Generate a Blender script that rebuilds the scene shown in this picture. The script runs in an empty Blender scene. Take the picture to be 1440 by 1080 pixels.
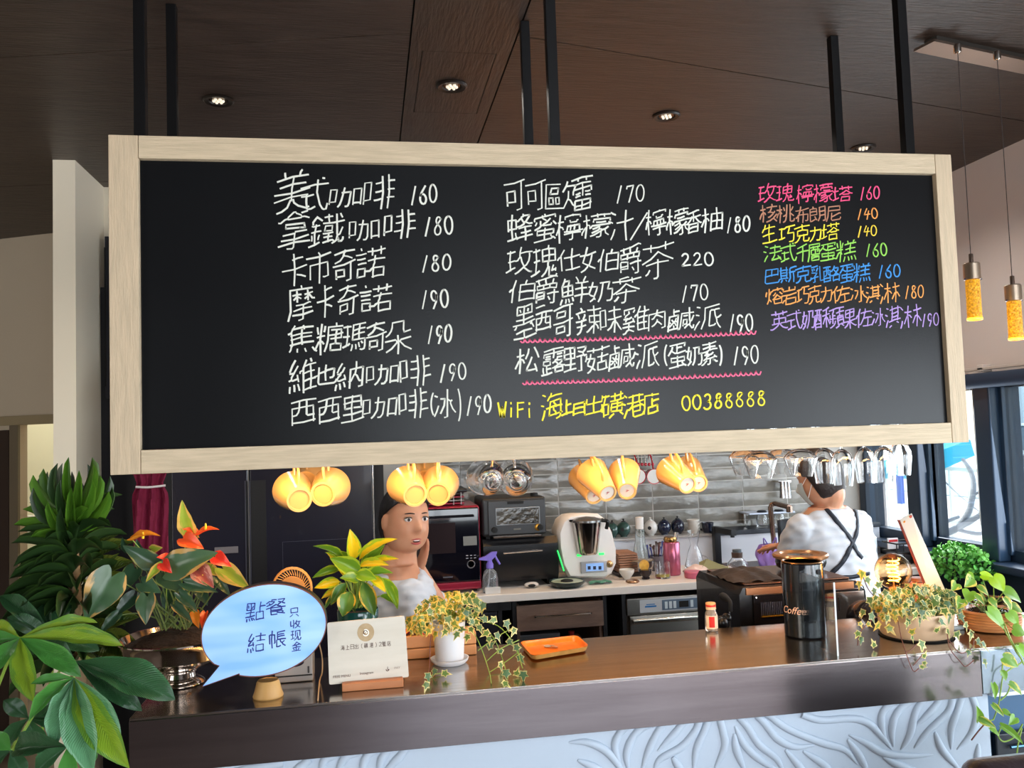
import bpy, bmesh, math, random
from mathutils import Vector, Matrix
sc = bpy.context.scene
COL = sc.collection
R = math.radians
# ---------------------------------------------------------------- camera
FPX = 1204.7
def _cam_axes(yaw, pitch, roll):
    cy, sy, cp, sp, cr, sr = math.cos(yaw), math.sin(yaw), math.cos(pitch), math.sin(pitch), math.cos(roll), math.sin(roll)
    f = Vector((sy*cp, cy*cp, sp)); r0 = Vector((cy, -sy, 0)); u0 = r0.cross(f)
    return r0*cr+u0*sr, u0*cr-r0*sr, f
CR, CU, CF = _cam_axes(.167125, .057294, -.033198)
CAM = Vector((0, 0, 1.6))
cam = bpy.data.cameras.new('camera'); camo = bpy.data.objects.new('camera', cam); COL.objects.link(camo)
cam.sensor_width = 36; cam.lens = FPX/1440*36; cam.clip_start = .05; cam.clip_end = 500
camo.matrix_world = Matrix(((CR.x, CU.x, -CF.x, 0), (CR.y, CU.y, -CF.y, 0), (CR.z, CU.z, -CF.z, 1.6), (0, 0, 0, 1)))
sc.camera = camo
def P(x, y, Y=None, Z=None, X=None):
    """point of the place seen at photograph position x, y, on the plane Y=, Z= or X="""
    d = CF + CR*((x-720)/FPX) - CU*((y-540)/FPX)
    t = Y/d.y if Y is not None else ((Z-1.6)/d.z if Z is not None else X/d.x)
    return CAM + d*t
# ---------------------------------------------------------------- light
sc.view_settings.view_transform = 'Standard'; sc.view_settings.look = 'None'
sc.view_settings.exposure = 0.3; sc.view_settings.gamma = 1; sc.view_settings.use_curve_mapping = False
w = bpy.data.worlds.new('sky'); sc.world = w; w.use_nodes = True
nt = w.node_tree; bg = nt.nodes['Background']
sky = nt.nodes.new('ShaderNodeTexSky'); sky.sky_type = 'NISHITA'; sky.sun_disc = False
sky.sun_elevation = R(50); sky.sun_rotation = R(60); sky.air_density = 1; sky.dust_density = 2
hz = nt.nodes.new('ShaderNodeMixRGB'); hz.inputs[0].default_value = .5
nt.links.new(sky.outputs[0], hz.inputs[1]); hz.inputs[2].default_value = (5.5, 5.8, 6.2, 1)
nt.links.new(hz.outputs[0], bg.inputs[0]); bg.inputs[1].default_value = .7
def sunlight(e, az, power):
    l = bpy.data.lights.new('sun', 'SUN'); l.energy = power; l.angle = R(.6); l.color = (1, .95, .88)
    o = bpy.data.objects.new('sun', l); COL.objects.link(o)
    d = Vector((math.sin(az)*math.cos(e), math.cos(az)*math.cos(e), math.sin(e)))
    o.rotation_euler = d.to_track_quat('Z', 'Y').to_euler()
sunlight(R(52), R(62), 9)
def area(name, loc, to, sx, sy, power, col, spread=180):
    l = bpy.data.lights.new(name, 'AREA'); l.shape = 'RECTANGLE'; l.size = sx; l.size_y = sy; l.energy = power; l.color = col; l.spread = R(spread)
    o = bpy.data.objects.new(name, l); COL.objects.link(o); o.location = loc
    o.rotation_euler = (Vector(loc)-Vector(to)).to_track_quat('Z', 'Y').to_euler(); return o
DAY = (.86, .93, 1)
area('daylight_back_window', (1.5, -2.72, 1.35), (1.2, 3, 1.2), 2.4, 2.0, 78, DAY)
area('daylight_right_window', (2.72, .2, 1.35), (-1, .9, 1.1), 2.6, 1.2, 78, DAY)
area('daylight_kitchen_window', (2.72, 3.1, 1.36), (0, 3.2, 1.1), 2.2, .7, 24, DAY)
area('left_fill_light', (-3.6, -.6, 1.5), (0, 2.4, 2.0), 2.6, 1.8, 75, (1, .97, .9))  # added fill for column and ceiling; the left wall has no window
WARM = (1, .56, .2)
# ---------------------------------------------------------------- materials
def lin(c):
    c = c/255; return c/12.92 if c <= .04045 else ((c+.055)/1.055)**2.4
def rgb(h):
    return (lin(int(h[0:2], 16)), lin(int(h[2:4], 16)), lin(int(h[4:6], 16)), 1)
MC = {}
def mat(name, col, rough=.5, metal=0, trans=0, bump=0, bscale=40, stretch=(1, 1, 1), col2=None, cscale=8, emit=0, ecol=None, ior=1.45, coat=0, detail=4, alpha=1, spec=.5):
    if name in MC: return MC[name]
    m = bpy.data.materials.new(name); m.use_nodes = True; n = m.node_tree.nodes; L = m.node_tree.links
    b = n['Principled BSDF']
    b.inputs['Base Color'].default_value = rgb(col); b.inputs['Roughness'].default_value = rough
    b.inputs['Metallic'].default_value = metal; b.inputs['Transmission Weight'].default_value = trans
    b.inputs['IOR'].default_value = ior; b.inputs['Coat Weight'].default_value = coat; b.inputs['Alpha'].default_value = alpha
    b.inputs['Specular IOR Level'].default_value = spec
    if emit:
        b.inputs['Emission Color'].default_value = rgb(ecol or col); b.inputs['Emission Strength'].default_value = emit
    if bump or col2:
        tc = n.new('ShaderNodeTexCoord'); mp = n.new('ShaderNodeMapping'); mp.inputs['Scale'].default_value = stretch
        L.new(tc.outputs['Object'], mp.inputs[0])
        if col2:
            t = n.new('ShaderNodeTexNoise'); t.inputs['Scale'].default_value = cscale; t.inputs['Detail'].default_value = detail
            L.new(mp.outputs[0], t.inputs[0]); r = n.new('ShaderNodeValToRGB')
            r.color_ramp.elements[0].position = .35; r.color_ramp.elements[1].position = .65
            r.color_ramp.elements[0].color = rgb(col); r.color_ramp.elements[1].color = rgb(col2)
            L.new(t.outputs['Fac'], r.inputs[0]); L.new(r.outputs[0], b.inputs['Base Color'])
        if bump:
            t = n.new('ShaderNodeTexNoise'); t.inputs['Scale'].default_value = bscale; t.inputs['Detail'].default_value = detail
            L.new(mp.outputs[0], t.inputs[0]); bp = n.new('ShaderNodeBump'); bp.inputs['Strength'].default_value = bump; bp.inputs['Distance'].default_value = .01
            L.new(t.outputs['Fac'], bp.inputs['Height']); L.new(bp.outputs[0], b.inputs['Normal'])
    MC[name] = m; return m
def leafmat(name, centre, margin, edge=.75, noise=.5, rough=.38, transl=.3, vein=0, nscale=9):
    """leaf: colour runs from the midrib (UV x = 0) to the margin (UV x = 1)"""
    if name in MC: return MC[name]
    m = bpy.data.materials.new(name); m.use_nodes = True; n = m.node_tree.nodes; L = m.node_tree.links
    b = n['Principled BSDF']; b.inputs['Roughness'].default_value = rough
    uv = n.new('ShaderNodeUVMap'); sp = n.new('ShaderNodeSeparateXYZ'); L.new(uv.outputs[0], sp.inputs[0])
    ab = n.new('ShaderNodeMath'); ab.operation = 'ABSOLUTE'; L.new(sp.outputs[0], ab.inputs[0])
    oi = n.new('ShaderNodeObjectInfo'); ad0 = n.new('ShaderNodeVectorMath'); ad0.operation = 'ADD'
    cx = n.new('ShaderNodeCombineXYZ'); mu = n.new('ShaderNodeMath'); mu.operation = 'MULTIPLY'; mu.inputs[1].default_value = 37
    L.new(oi.outputs['Random'], mu.inputs[0]); L.new(mu.outputs[0], cx.inputs[2]); L.new(uv.outputs[0], ad0.inputs[0]); L.new(cx.outputs[0], ad0.inputs[1])
    t = n.new('ShaderNodeTexNoise'); t.inputs['Scale'].default_value = nscale/3; t.inputs['Detail'].default_value = 3; L.new(ad0.outputs[0], t.inputs[0])
    ma = n.new('ShaderNodeMath'); ma.operation = 'MULTIPLY_ADD'; ma.inputs[1].default_value = noise*2; ma.inputs[2].default_value = -noise
    L.new(t.outputs['Fac'], ma.inputs[0]); ad = n.new('ShaderNodeMath'); ad.operation = 'ADD'; L.new(ma.outputs[0], ad.inputs[0]); L.new(ab.outputs[0], ad.inputs[1])
    r = n.new('ShaderNodeValToRGB'); r.color_ramp.elements[0].position = max(0, edge-.06); r.color_ramp.elements[1].position = min(1, edge+.06)
    r.color_ramp.elements[0].color = rgb(centre); r.color_ramp.elements[1].color = rgb(margin); L.new(ad.outputs[0], r.inputs[0])
    out = r.outputs[0]
    hsv = n.new('ShaderNodeHueSaturation'); mr = n.new('ShaderNodeMapRange'); mr.inputs[3].default_value = .8; mr.inputs[4].default_value = 1.2
    L.new(oi.outputs['Random'], mr.inputs[0]); L.new(mr.outputs[0], hsv.inputs['Value']); L.new(out, hsv.inputs['Color']); out = hsv.outputs[0]
    L.new(out, b.inputs['Base Color'])
    if vein:
        wv = n.new('ShaderNodeTexWave'); wv.wave_type = 'BANDS'; wv.bands_direction = 'Y'; wv.inputs['Scale'].default_value = vein
        cb = n.new('ShaderNodeCombineXYZ'); k = n.new('ShaderNodeMath'); k.operation = 'MULTIPLY_ADD'; k.inputs[1].default_value = -.22
        L.new(ab.outputs[0], k.inputs[0]); L.new(sp.outputs[1], k.inputs[2]); L.new(k.outputs[0], cb.inputs[1]); L.new(cb.outputs[0], wv.inputs[0])
        bp = n.new('ShaderNodeBump'); bp.inputs['Strength'].default_value = .5; bp.inputs['Distance'].default_value = .004
        L.new(wv.outputs['Fac'], bp.inputs['Height']); L.new(bp.outputs[0], b.inputs['Normal'])
    tr = n.new('ShaderNodeBsdfTranslucent'); L.new(out, tr.inputs[0]); mx = n.new('ShaderNodeMixShader'); mx.inputs[0].default_value = transl
    L.new(b.outputs[0], mx.inputs[1]); L.new(tr.outputs[0], mx.inputs[2]); L.new(mx.outputs[0], n['Material Output'].inputs[0])
    MC[name] = m; return m
def panemat(name, tint='F4FAFA', refl=.08):
    if name in MC: return MC[name]
    m = bpy.data.materials.new(name); m.use_nodes = True; n = m.node_tree.nodes; L = m.node_tree.links
    n.remove(n['Principled BSDF']); t = n.new('ShaderNodeBsdfTransparent'); t.inputs[0].default_value = rgb(tint)
    g = n.new('ShaderNodeBsdfGlossy'); g.inputs['Roughness'].default_value = .02; mx = n.new('ShaderNodeMixShader')
    lw = n.new('ShaderNodeLayerWeight'); lw.inputs[0].default_value = .25; k = n.new('ShaderNodeMath'); k.operation = 'MULTIPLY_ADD'; k.inputs[1].default_value = .6; k.inputs[2].default_value = refl
    L.new(lw.outputs['Fresnel'], k.inputs[0]); L.new(k.outputs[0], mx.inputs[0])
    L.new(t.outputs[0], mx.inputs[1]); L.new(g.outputs[0], mx.inputs[2]); L.new(mx.outputs[0], n['Material Output'].inputs[0])
    MC[name] = m; return m
# ---------------------------------------------------------------- mesh helpers
def base(o):
    v = Vector((0, 0, 0))
    while o: v += o.location; o = o.parent
    return v
class MB:
    def __init__(s): s.v = []; s.f = []; s.hard = False; s.soft = False
    def add(s, vs, fs):
        n = len(s.v); s.v += [Vector(q) for q in vs]; s.f += [[i+n for i in f] for f in fs]; return s
    def bm(s, b):
        b.verts.ensure_lookup_table(); b.verts.index_update()
        s.add([v.co.copy() for v in b.verts], [[v.index for v in f.verts] for f in b.faces]); b.free(); return s
    def box(s, lo, hi, bev=0, seg=2, M=None):
        b = bmesh.new(); bmesh.ops.create_cube(b, size=1)
        if bev: s.soft = True
        else: s.hard = True
        lo, hi = Vector(lo), Vector(hi); c = (lo+hi)/2; d = hi-lo
        for v in b.verts: v.co = Vector((v.co.x*d.x, v.co.y*d.y, v.co.z*d.z))
        if bev: bmesh.ops.bevel(b, geom=b.edges[:], offset=min(bev, min(abs(d.x), abs(d.y), abs(d.z))*.49), segments=seg, affect='EDGES', profile=.5)
        for v in b.verts:
            v.co = (M @ v.co if M else v.co) + c
        return s.bm(b)
    def lathe(s, prof, o=(0, 0, 0), n=32, axis=(0, 0, 1), sq=1):
        """prof: list of (radius, height) along axis"""
        o = Vector(o); a = Vector(axis).normalized(); q = a.to_track_quat('Z', 'Y'); vs = []; fs = []
        for r, h in prof:
            for i in range(n):
                t = 2*math.pi*i/n; vs.append(o + q @ Vector((r*math.cos(t), r*sq*math.sin(t), h)))
        for k in range(len(prof)-1):
            for i in range(n): fs.append([k*n+i, k*n+(i+1) % n, (k+1)*n+(i+1) % n, (k+1)*n+i])
        if prof[0][0] > 1e-5: fs.append(list(range(n))[::-1])
        if prof[-1][0] > 1e-5: fs.append([(len(prof)-1)*n+i for i in range(n)])
        return s.add(vs, fs)
    def tube(s, pts, r, n=8, flat=1, up=None):
        pts = [Vector(p) for p in pts]; rs = r if isinstance(r, (list, tuple)) else [r]*len(pts)
        vs = []; fs = []; prev = None
        for i, p in enumerate(pts):
            t = (pts[min(i+1, len(pts)-1)]-pts[max(i-1, 0)]).normalized()
            u = Vector(up) if up else (prev or (Vector((0, 0, 1)) if abs(t.z) < .9 else Vector((1, 0, 0))))
            a = (u - t*u.dot(t))
            if a.length < 1e-6: a = t.orthogonal()
            a.normalize(); b2 = t.cross(a); prev = a
            for k in range(n):
                th = 2*math.pi*k/n; vs.append(p + (a*math.cos(th)*flat + b2*math.sin(th))*rs[i])
        for i in range(len(pts)-1):
            for k in range(n): fs.append([i*n+k, i*n+(k+1) % n, (i+1)*n+(k+1) % n, (i+1)*n+k])
        fs.append(list(range(n))[::-1]); fs.append([(len(pts)-1)*n+k for k in range(n)])
        return s.add(vs, fs)
    def prism(s, pts, d):
        """polygon of points, pushed along vector d"""
        d = Vector(d); n = len(pts); vs = [Vector(p) for p in pts]; vs += [p+d for p in vs]
        return s.add(vs, [list(range(n))[::-1], [n+i for i in range(n)]] + [[i, (i+1) % n, n+(i+1) % n, n+i] for i in range(n)])
    def ball(s, c, r, seg=16, M=None):
        r = Vector((r, r, r)) if not hasattr(r, '__len__') else Vector(r); b = bmesh.new(); bmesh.ops.create_uvsphere(b, u_segments=seg, v_segments=max(6, seg//2+2), radius=1)
        for v in b.verts:
            q = Vector((v.co.x*r.x, v.co.y*r.y, v.co.z*r.z)); v.co = (M @ q if M else q)+Vector(c)
        return s.bm(b)
    def grid(s, fn, nu, nv, closed=False):
        vs = [fn(i/nu, j/nv) for j in range(nv+1) for i in range(nu+1)]
        return s.add(vs, [[j*(nu+1)+i, j*(nu+1)+i+1, (j+1)*(nu+1)+i+1, (j+1)*(nu+1)+i] for j in range(nv) for i in range(nu)])
    def mesh(s, name, m, smooth=True, off=Vector((0, 0, 0)), ang=38):
        me = bpy.data.meshes.new(name); me.from_pydata([v-off for v in s.v], [], s.f)
        for mm in (m if isinstance(m, list) else [m]): me.materials.append(mm)
        b = bmesh.new(); b.from_mesh(me); bmesh.ops.recalc_face_normals(b, faces=b.faces[:]); b.to_mesh(me); b.free()
        if smooth:
            me.polygons.foreach_set('use_smooth', [True]*len(me.polygons)); me.set_sharp_from_angle(angle=R(ang))
            if s.soft and not s.hard:      # bevelled blocks: flat faces keep flat shading
                acc = [Vector((0, 0, 0)) for _ in me.vertices]
                for f in me.polygons:
                    for i in f.vertices: acc[i] += f.normal*f.area
                me.normals_split_custom_set_from_vertices([a.normalized() if a.length else Vector((0, 0, 1)) for a in acc])
        me.update(); return me
    def build(s, name, m, parent=None, smooth=True, ang=38, **props):
        o = bpy.data.objects.new(name, s.mesh(name, m, smooth, base(parent), ang)); COL.objects.link(o)
        if parent: o.parent = parent
        for k, v in props.items(): o[k] = v
        return o
def thing(name, label, cat, loc=(0, 0, 0), group=None):
    o = bpy.data.objects.new(name, None); COL.objects.link(o); o.location = loc; o.empty_display_size = .05
    o['label'] = label; o['category'] = cat
    if group: o['group'] = group
    return o
def tag(o, label, cat, group=None, kind=None):
    o['label'] = label; o['category'] = cat
    if group: o['group'] = group
    if kind: o['kind'] = kind
    return o
def inst(me, name, parent, M=None, loc=None):
    o = bpy.data.objects.new(name, me); COL.objects.link(o)
    if parent: o.parent = parent
    if M is not None: o.matrix_basis = Matrix.Translation(-base(parent)) @ M
    elif loc is not None: o.location = Vector(loc)-base(parent)
    return o
def copytree(root, M=None, label=None, group=None):
    r = root.copy(); COL.objects.link(r)
    if M is not None: r.matrix_basis = M
    if label: r['label'] = label
    if group: r['group'] = group
    for ch in list(root.children):
        c = ch.copy(); COL.objects.link(c); c.parent = r
        for g in ch.children:
            d = g.copy(); COL.objects.link(d); d.parent = c
    return r
def frameM(o, y, z, s=(1, 1, 1)):
    """matrix with local Y along y and local Z near z"""
    y = Vector(y).normalized(); z = Vector(z); z = (z-y*z.dot(y))
    if z.length < 1e-5: z = y.orthogonal()
    z.normalize(); x = y.cross(z)
    M = Matrix(((x.x*s[0], y.x*s[1], z.x*s[2], o[0]), (x.y*s[0], y.y*s[1], z.y*s[2], o[1]), (x.z*s[0], y.z*s[1], z.z*s[2], o[2]), (0, 0, 0, 1)))
    return M
def spline(pts, k=6):
    pts = [Vector(p) for p in pts]
    if len(pts) < 3: return [pts[0].lerp(pts[-1], i/k) for i in range(k+1)]
    q = [pts[0]*2-pts[1]]+pts+[pts[-1]*2-pts[-2]]; out = []
    for i in range(1, len(q)-2):
        for j in range(k):
            t = j/k; a, b, c, d = q[i-1:i+3]
            out.append(.5*((2*b)+(c-a)*t+(2*a-5*b+4*c-d)*t*t+(3*b-a-3*c+d)*t**3))
    return out+[pts[-1]]
rnd = random.Random(7)
# pen strokes of each written character: lists of x,y,x,y ... on a 0 to 63 square
GLYPH = {
 '上': [[50,36,29,36],[29,53,29,9],[54,9,8,9]],
 '也': [[42,22,47,23,49,26,50,44,46,44,39,42,33,41],[8,32,17,34],[33,39,22,37,17,37],[17,50,17,14,19,9,21,8,50,8,54,11,55,16],[33,54,33,19]],
 '乳': [[32,54,31,55,21,53,9,52],[21,42,19,47],[40,53,41,9,54,9,55,17],[32,49,28,41],[11,47,13,41],[32,23,7,20],[14,7,20,8,20,24,21,26,27,32,29,35,10,36]],
 '仕': [[7,33,11,38,15,39],[23,37,55,37],[39,54,39,10],[25,10,54,10],[16,8,15,41,21,54]],
 '伯': [[40,54,37,45],[10,32,12,35,16,37],[53,28,28,28],[53,10,28,10],[28,10,29,45,53,44,53,10],[16,8,16,37,22,55]],
 '佐': [[7,32,7,34,10,38,14,40],[35,54,34,44],[42,9,42,29],[29,9,55,9],[54,29,30,29],[32,44,32,38,30,29,29,29,25,20,21,14,15,14],[20,55,16,47,14,41,15,8],[55,44,22,44]],
 '克': [[55,15,54,11,52,8,39,8,37,11,37,26],[9,8,14,9,20,14,24,21,24,26],[31,40,47,39,47,27,15,26,15,39,31,40],[31,54,31,40],[53,49,9,49]],
 '冰': [[8,50,13,47],[21,17,28,29,30,40,21,41],[8,15,15,29],[45,35,42,34],[54,15,47,22,42,31,42,34],[37,37,42,34],[37,54,37,9,31,8]],
 '出': [[51,8,51,26],[31,54,31,11],[14,49,14,35,49,35,49,49],[11,26,11,11,51,11]],
 '力': [[29,54,29,35,26,26,19,14,11,8],[37,9,38,8,47,8,50,12,52,29,52,43,11,43]],
 '千': [[54,34,9,34],[31,8,31,51],[48,54,46,54,32,51,11,49]],
 '卡': [[51,18,36,24],[48,47,29,47],[30,9,29,54],[9,34,54,34]],
 '只': [[10,11,15,14,23,21],[53,10,48,16,40,21],[30,54,48,54,47,32,14,32,14,53,30,54]],
 '可': [[37,10,47,11,47,53],[8,53,54,53],[14,19,14,40,32,41,32,24,14,24]],
 '味': [[39,8,39,25,40,26],[24,32,37,32,39,31],[23,12,29,16,34,26,39,29],[53,32,41,32,40,31,39,31],[8,17,8,50,19,50,19,21,8,21],[51,46,27,46],[39,54,39,29],[53,12,47,19,44,24,39,29]],
 '咖': [[53,14,43,14],[30,9,33,9,34,10,36,16,37,44,24,44],[9,16,9,52,18,52,18,22,9,21],[21,9,24,14,27,26,29,55],[54,10,54,49,43,49,43,10]],
 '哥': [[14,15,35,15,35,24,15,24,14,15],[15,40,16,47,37,47,36,39,15,39,15,40],[40,9,45,9,47,10,47,54],[53,54,9,54],[8,32,54,32]],
 '啡': [[53,34,44,34],[25,34,34,34],[53,46,44,46],[54,21,44,21],[24,21,34,21],[25,46,34,46],[44,8,44,54],[34,8,34,54],[8,17,8,49,18,49,18,23,8,22]],
 '塔': [[49,9,49,22,29,22,28,9],[49,9,28,9],[49,33,46,30,32,30,29,34],[31,44,31,54],[54,49,23,49],[47,55,47,44],[7,42,19,42],[14,54,14,19],[54,32,49,33,49,34,39,42,32,36,30,36,29,34,22,31],[7,16,14,18,14,19,17,19,21,21]],
 '墨': [[9,21,11,21,14,25],[40,49,39,46],[23,46,21,49],[45,26,48,26],[52,21,48,26],[48,29,48,26],[13,36,49,36],[31,53,47,54,48,42,14,42,14,52,15,54,31,53],[31,53,31,29],[8,9,54,9],[31,20,31,9],[48,17,14,17],[8,29,54,29]],
 '奇': [[32,54,31,51],[37,7,46,8,47,33],[11,37,22,40,29,46],[49,38,29,46],[29,50,29,46],[8,33,54,33],[14,11,14,24,32,24,32,14,14,14],[52,50,11,50]],
 '女': [[10,8,21,11,29,15,32,19],[29,56,26,48,25,42],[43,42,43,37,41,29,35,19],[9,42,54,42],[52,9,37,16,35,19,32,19,17,26,23,41]],
 '奶': [[11,10,19,18],[26,9,30,16,33,26,34,52],[21,17,19,18],[43,8,49,8,52,11,54,20,54,35,45,35,47,52,29,52],[15,55,14,45,13,43,10,28,14,24,19,22],[19,18,19,22,20,24,23,34,24,44,8,44]],
 '尼': [[51,30,47,31,30,24,25,23],[10,10,14,24,16,54,49,54,49,42,15,42],[53,17,51,11,27,11,25,15,25,34]],
 '層': [[46,35,44,32],[30,39,29,46],[47,46,46,39],[37,39,37,27],[51,16,24,16],[37,39,23,39,21,38,22,27,53,27,52,39,37,39],[14,46,53,47,53,54,15,54,14,24,10,10],[24,10,24,21,26,22,51,21,51,10,24,10]],
 '岩': [[32,54,32,45],[9,16,15,21,19,21],[19,9,51,9],[51,9,51,23,20,23],[12,52,12,45,51,45,51,52],[9,35,54,35],[19,9,19,23,24,34]],
 '巧': [[38,9,47,9,51,12,53,24,53,34,34,34],[16,49,16,21],[34,34,37,47,37,53],[55,53,29,53,24,49,8,49],[7,19,25,23]],
 '巴': [[28,53,28,34],[47,33,47,53,11,53,10,14,11,12,14,10,48,10,51,13,52,17],[47,33,10,33]],
 '市': [[13,14,14,35,49,35,49,14,41,14,39,15],[7,47,54,47],[29,54,32,51,31,7]],
 '布': [[28,54,26,47],[18,13,17,31],[23,47,23,43,19,37,19,32],[34,8,34,39],[44,13,49,13,52,14,52,32,19,32],[9,47,54,47],[9,26,19,32]],
 '帳': [[40,12,36,10,29,9,29,29],[50,38,31,38],[49,45,31,45],[51,23,44,19],[31,30,31,52,52,53],[15,56,15,8],[7,19,7,44,9,45,22,44,22,21,20,19],[53,29,31,30],[53,9,45,15,44,19,43,19,39,23,38,29]],
 '店': [[53,36,34,36],[33,54,34,52,34,49],[22,10,50,10],[9,9,12,21,13,49,54,49],[22,10,23,24,50,24,50,10],[34,42,34,24]],
 '式': [[45,54,48,53],[19,32,19,13],[10,32,30,32],[53,45,8,45],[55,16,52,8,48,8,46,9,42,16,37,35,37,54],[9,9,19,11,19,13,25,13,32,15]],
 '拿': [[20,47,21,49,30,54,33,54,34,52,41,49,42,47],[38,34,46,34,45,40,16,39,16,34,38,34],[54,14,8,14],[11,21,51,21],[31,26,31,8,29,6,21,7],[54,44,47,47,42,47,42,46,21,46,20,47,16,47,9,44,6,45],[13,27,32,26,32,28,50,28]],
 '摩': [[33,55,34,52],[18,35,25,40],[32,37,25,40],[39,36,46,39],[54,43,48,43,47,42],[16,15,54,15],[46,34,46,47],[32,43,17,43],[25,33,25,47],[52,22,19,22],[35,28,35,8,27,6],[21,28,36,28,47,30,49,29],[7,9,11,21,11,51,54,51],[57,34,53,35,47,42,44,43,39,43]],
 '收': [[9,49,9,20],[53,9,42,18],[29,9,32,9,40,17,42,18],[29,32,31,37,33,38],[49,44,48,33,44,23,42,22],[22,23,9,20],[33,38,34,37,35,33,39,24,42,22],[42,18,42,22],[54,44,34,44],[22,8,22,54],[37,55,33,38]],
 '斯': [[14,16,11,10],[49,8,49,37],[24,16,26,12],[26,39,12,39],[12,31,26,31],[12,54,12,22],[30,48,8,48],[56,54,52,55,39,52,37,49,37,21,32,9],[26,22,26,54],[54,37,37,37],[31,21,7,21]],
 '日': [[47,14,14,14],[47,34,14,34],[14,10,15,53,47,53,47,10]],
 '朗': [[28,13,27,15,25,16],[23,24,25,19,25,16],[19,54,20,49],[37,39,53,39],[37,26,53,26],[25,16,15,11,11,11],[29,39,11,39],[47,8,52,8,53,9,53,53,37,52,37,21,33,9],[11,29,29,30,29,49,20,49,11,48,11,11]],
 '朵': [[9,12,18,16,29,26],[54,12,42,19,34,27],[53,37,42,37,41,42,41,54,21,54,21,47,19,42,15,38,10,36],[9,29,27,29,29,26],[31,9,31,34],[53,29,36,29,34,27,29,26]],
 '松': [[40,36,36,24,32,16,31,11,39,11,51,13],[54,35,46,54],[28,34,33,44,35,52],[24,27,21,33,18,35,16,35],[7,19,13,32,15,33],[9,44,23,44],[53,9,48,22],[16,8,16,32,15,33,16,55]],
 '果': [[56,12,53,11,46,15,37,21,34,25],[9,11,19,16,28,25],[48,44,14,44],[31,35,14,36,14,53,48,54,48,36,31,35],[31,54,31,9],[54,26,35,26,34,25,28,25,27,26,8,26]],
 '柚': [[23,30,22,33,20,35,16,36],[8,20,13,32,16,34],[42,12,42,54],[54,28,29,28],[9,44,23,44],[54,11,29,11],[29,8,30,43,54,43,54,9],[16,8,16,54]],
 '核': [[22,29,21,33,18,35,16,35],[41,55,42,48],[54,9,45,17],[26,8,35,11,42,16,45,17],[16,8,15,34],[53,28,46,20,45,17],[47,37,46,34,41,32],[38,47,38,44,32,34],[9,44,21,44],[16,54,16,35],[54,47,27,47],[29,33,32,34,41,32],[7,18,7,21,11,31,16,35],[29,21,32,21,39,27,42,30,41,32]],
 '桃': [[26,24,34,27],[29,39,26,47],[21,31,18,36,14,37],[6,20,11,31,14,32],[55,22,48,29,44,29],[49,38,54,47],[7,44,20,44],[56,14,55,9,53,8,47,8,44,9,44,55],[35,55,35,31,34,27,34,24,31,14,28,10,24,8],[14,8,14,54]],
 '檬': [[23,10,29,11,41,18],[25,17,35,21,37,24],[25,39,26,44,54,44,54,39],[54,11,49,15,47,22],[32,37,47,37],[14,8,14,29,13,30],[25,24,36,28],[41,21,39,24,37,24],[19,44,9,44],[33,55,33,49],[45,54,45,49],[55,52,25,52],[34,7,38,7,41,9,41,21],[55,32,24,32,22,29,20,29],[36,31,37,24],[7,16,7,20,11,29,14,32,14,35,14,55],[20,26,19,33,14,35],[52,26,47,22,41,21]],
 '檸': [[33,43,34,39,46,39,47,42,49,42],[34,7,38,7,40,9,40,19],[20,29,18,33,14,34],[39,54,39,52],[7,19,11,32,14,34],[43,25,43,34],[35,25,35,34],[14,55,14,8],[19,44,9,44],[54,19,24,19],[27,25,28,34,51,34,52,25],[23,25,56,25],[24,47,24,51,39,52,54,51,54,47]],
 '歐': [[50,36,52,46,37,46],[53,9,48,14,45,22,42,24],[29,21,29,29,24,29,24,18,29,18,29,21],[13,21,13,29,19,29,19,18,13,18,13,21],[26,43,26,46,16,46,15,36,26,36,26,43],[39,54,38,47,34,37],[29,52,8,52,8,10,35,9,43,25,43,37]],
 '汁': [[11,54,19,50],[16,36,9,39],[10,9,18,24],[39,54,39,8],[24,36,54,36]],
 '法': [[12,54,19,51],[19,24,11,9],[9,39,15,36],[37,31,37,26,32,17,30,16,29,11],[29,11,50,13],[39,54,39,32],[52,46,27,46],[54,8,52,11,50,13,49,16,46,21],[25,32,54,32]],
 '派': [[50,54,25,49,25,26,20,9],[13,37,8,39],[16,24,9,10],[16,52,11,54],[53,31,49,27,46,26],[44,15,44,14,42,12,34,11],[54,9,51,13,47,21,47,24,43,34,42,42],[50,44,49,44,43,43,42,42,36,42,34,40,34,11]],
 '海': [[13,35,8,37],[17,51,11,54],[53,49,28,49],[9,9,15,24],[39,15,39,20,35,24,35,28],[37,39,37,36,41,32,41,28],[54,28,21,28],[53,15,24,15,28,39,51,39,50,16,49,14,49,11,47,8,40,7],[22,41,26,48,28,49,29,54]],
 '淇': [[27,11,21,8],[14,36,8,39],[16,52,11,54],[16,24,9,9],[49,13,44,16],[29,39,48,39],[29,30,48,30],[29,21,29,54],[54,48,23,48],[48,21,48,54],[55,21,21,21]],
 '淋': [[9,9,13,23],[10,54,15,48],[54,19,49,30,45,32],[17,16,24,32,26,32],[34,29,31,34,26,35],[35,17,42,31,45,32],[20,43,33,43],[45,8,45,54],[39,43,54,43],[27,8,27,32,26,32,27,55]],
 '港': [[14,36,8,39],[11,54,16,50],[28,19,44,19,45,28],[52,12,51,9,48,7,32,7,29,9,28,28],[53,49,22,49],[19,38,54,38],[48,29,44,39,44,54],[26,28,29,35,29,54],[54,24,49,29,26,28,24,27,21,24,16,24,15,22,9,9]],
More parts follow.
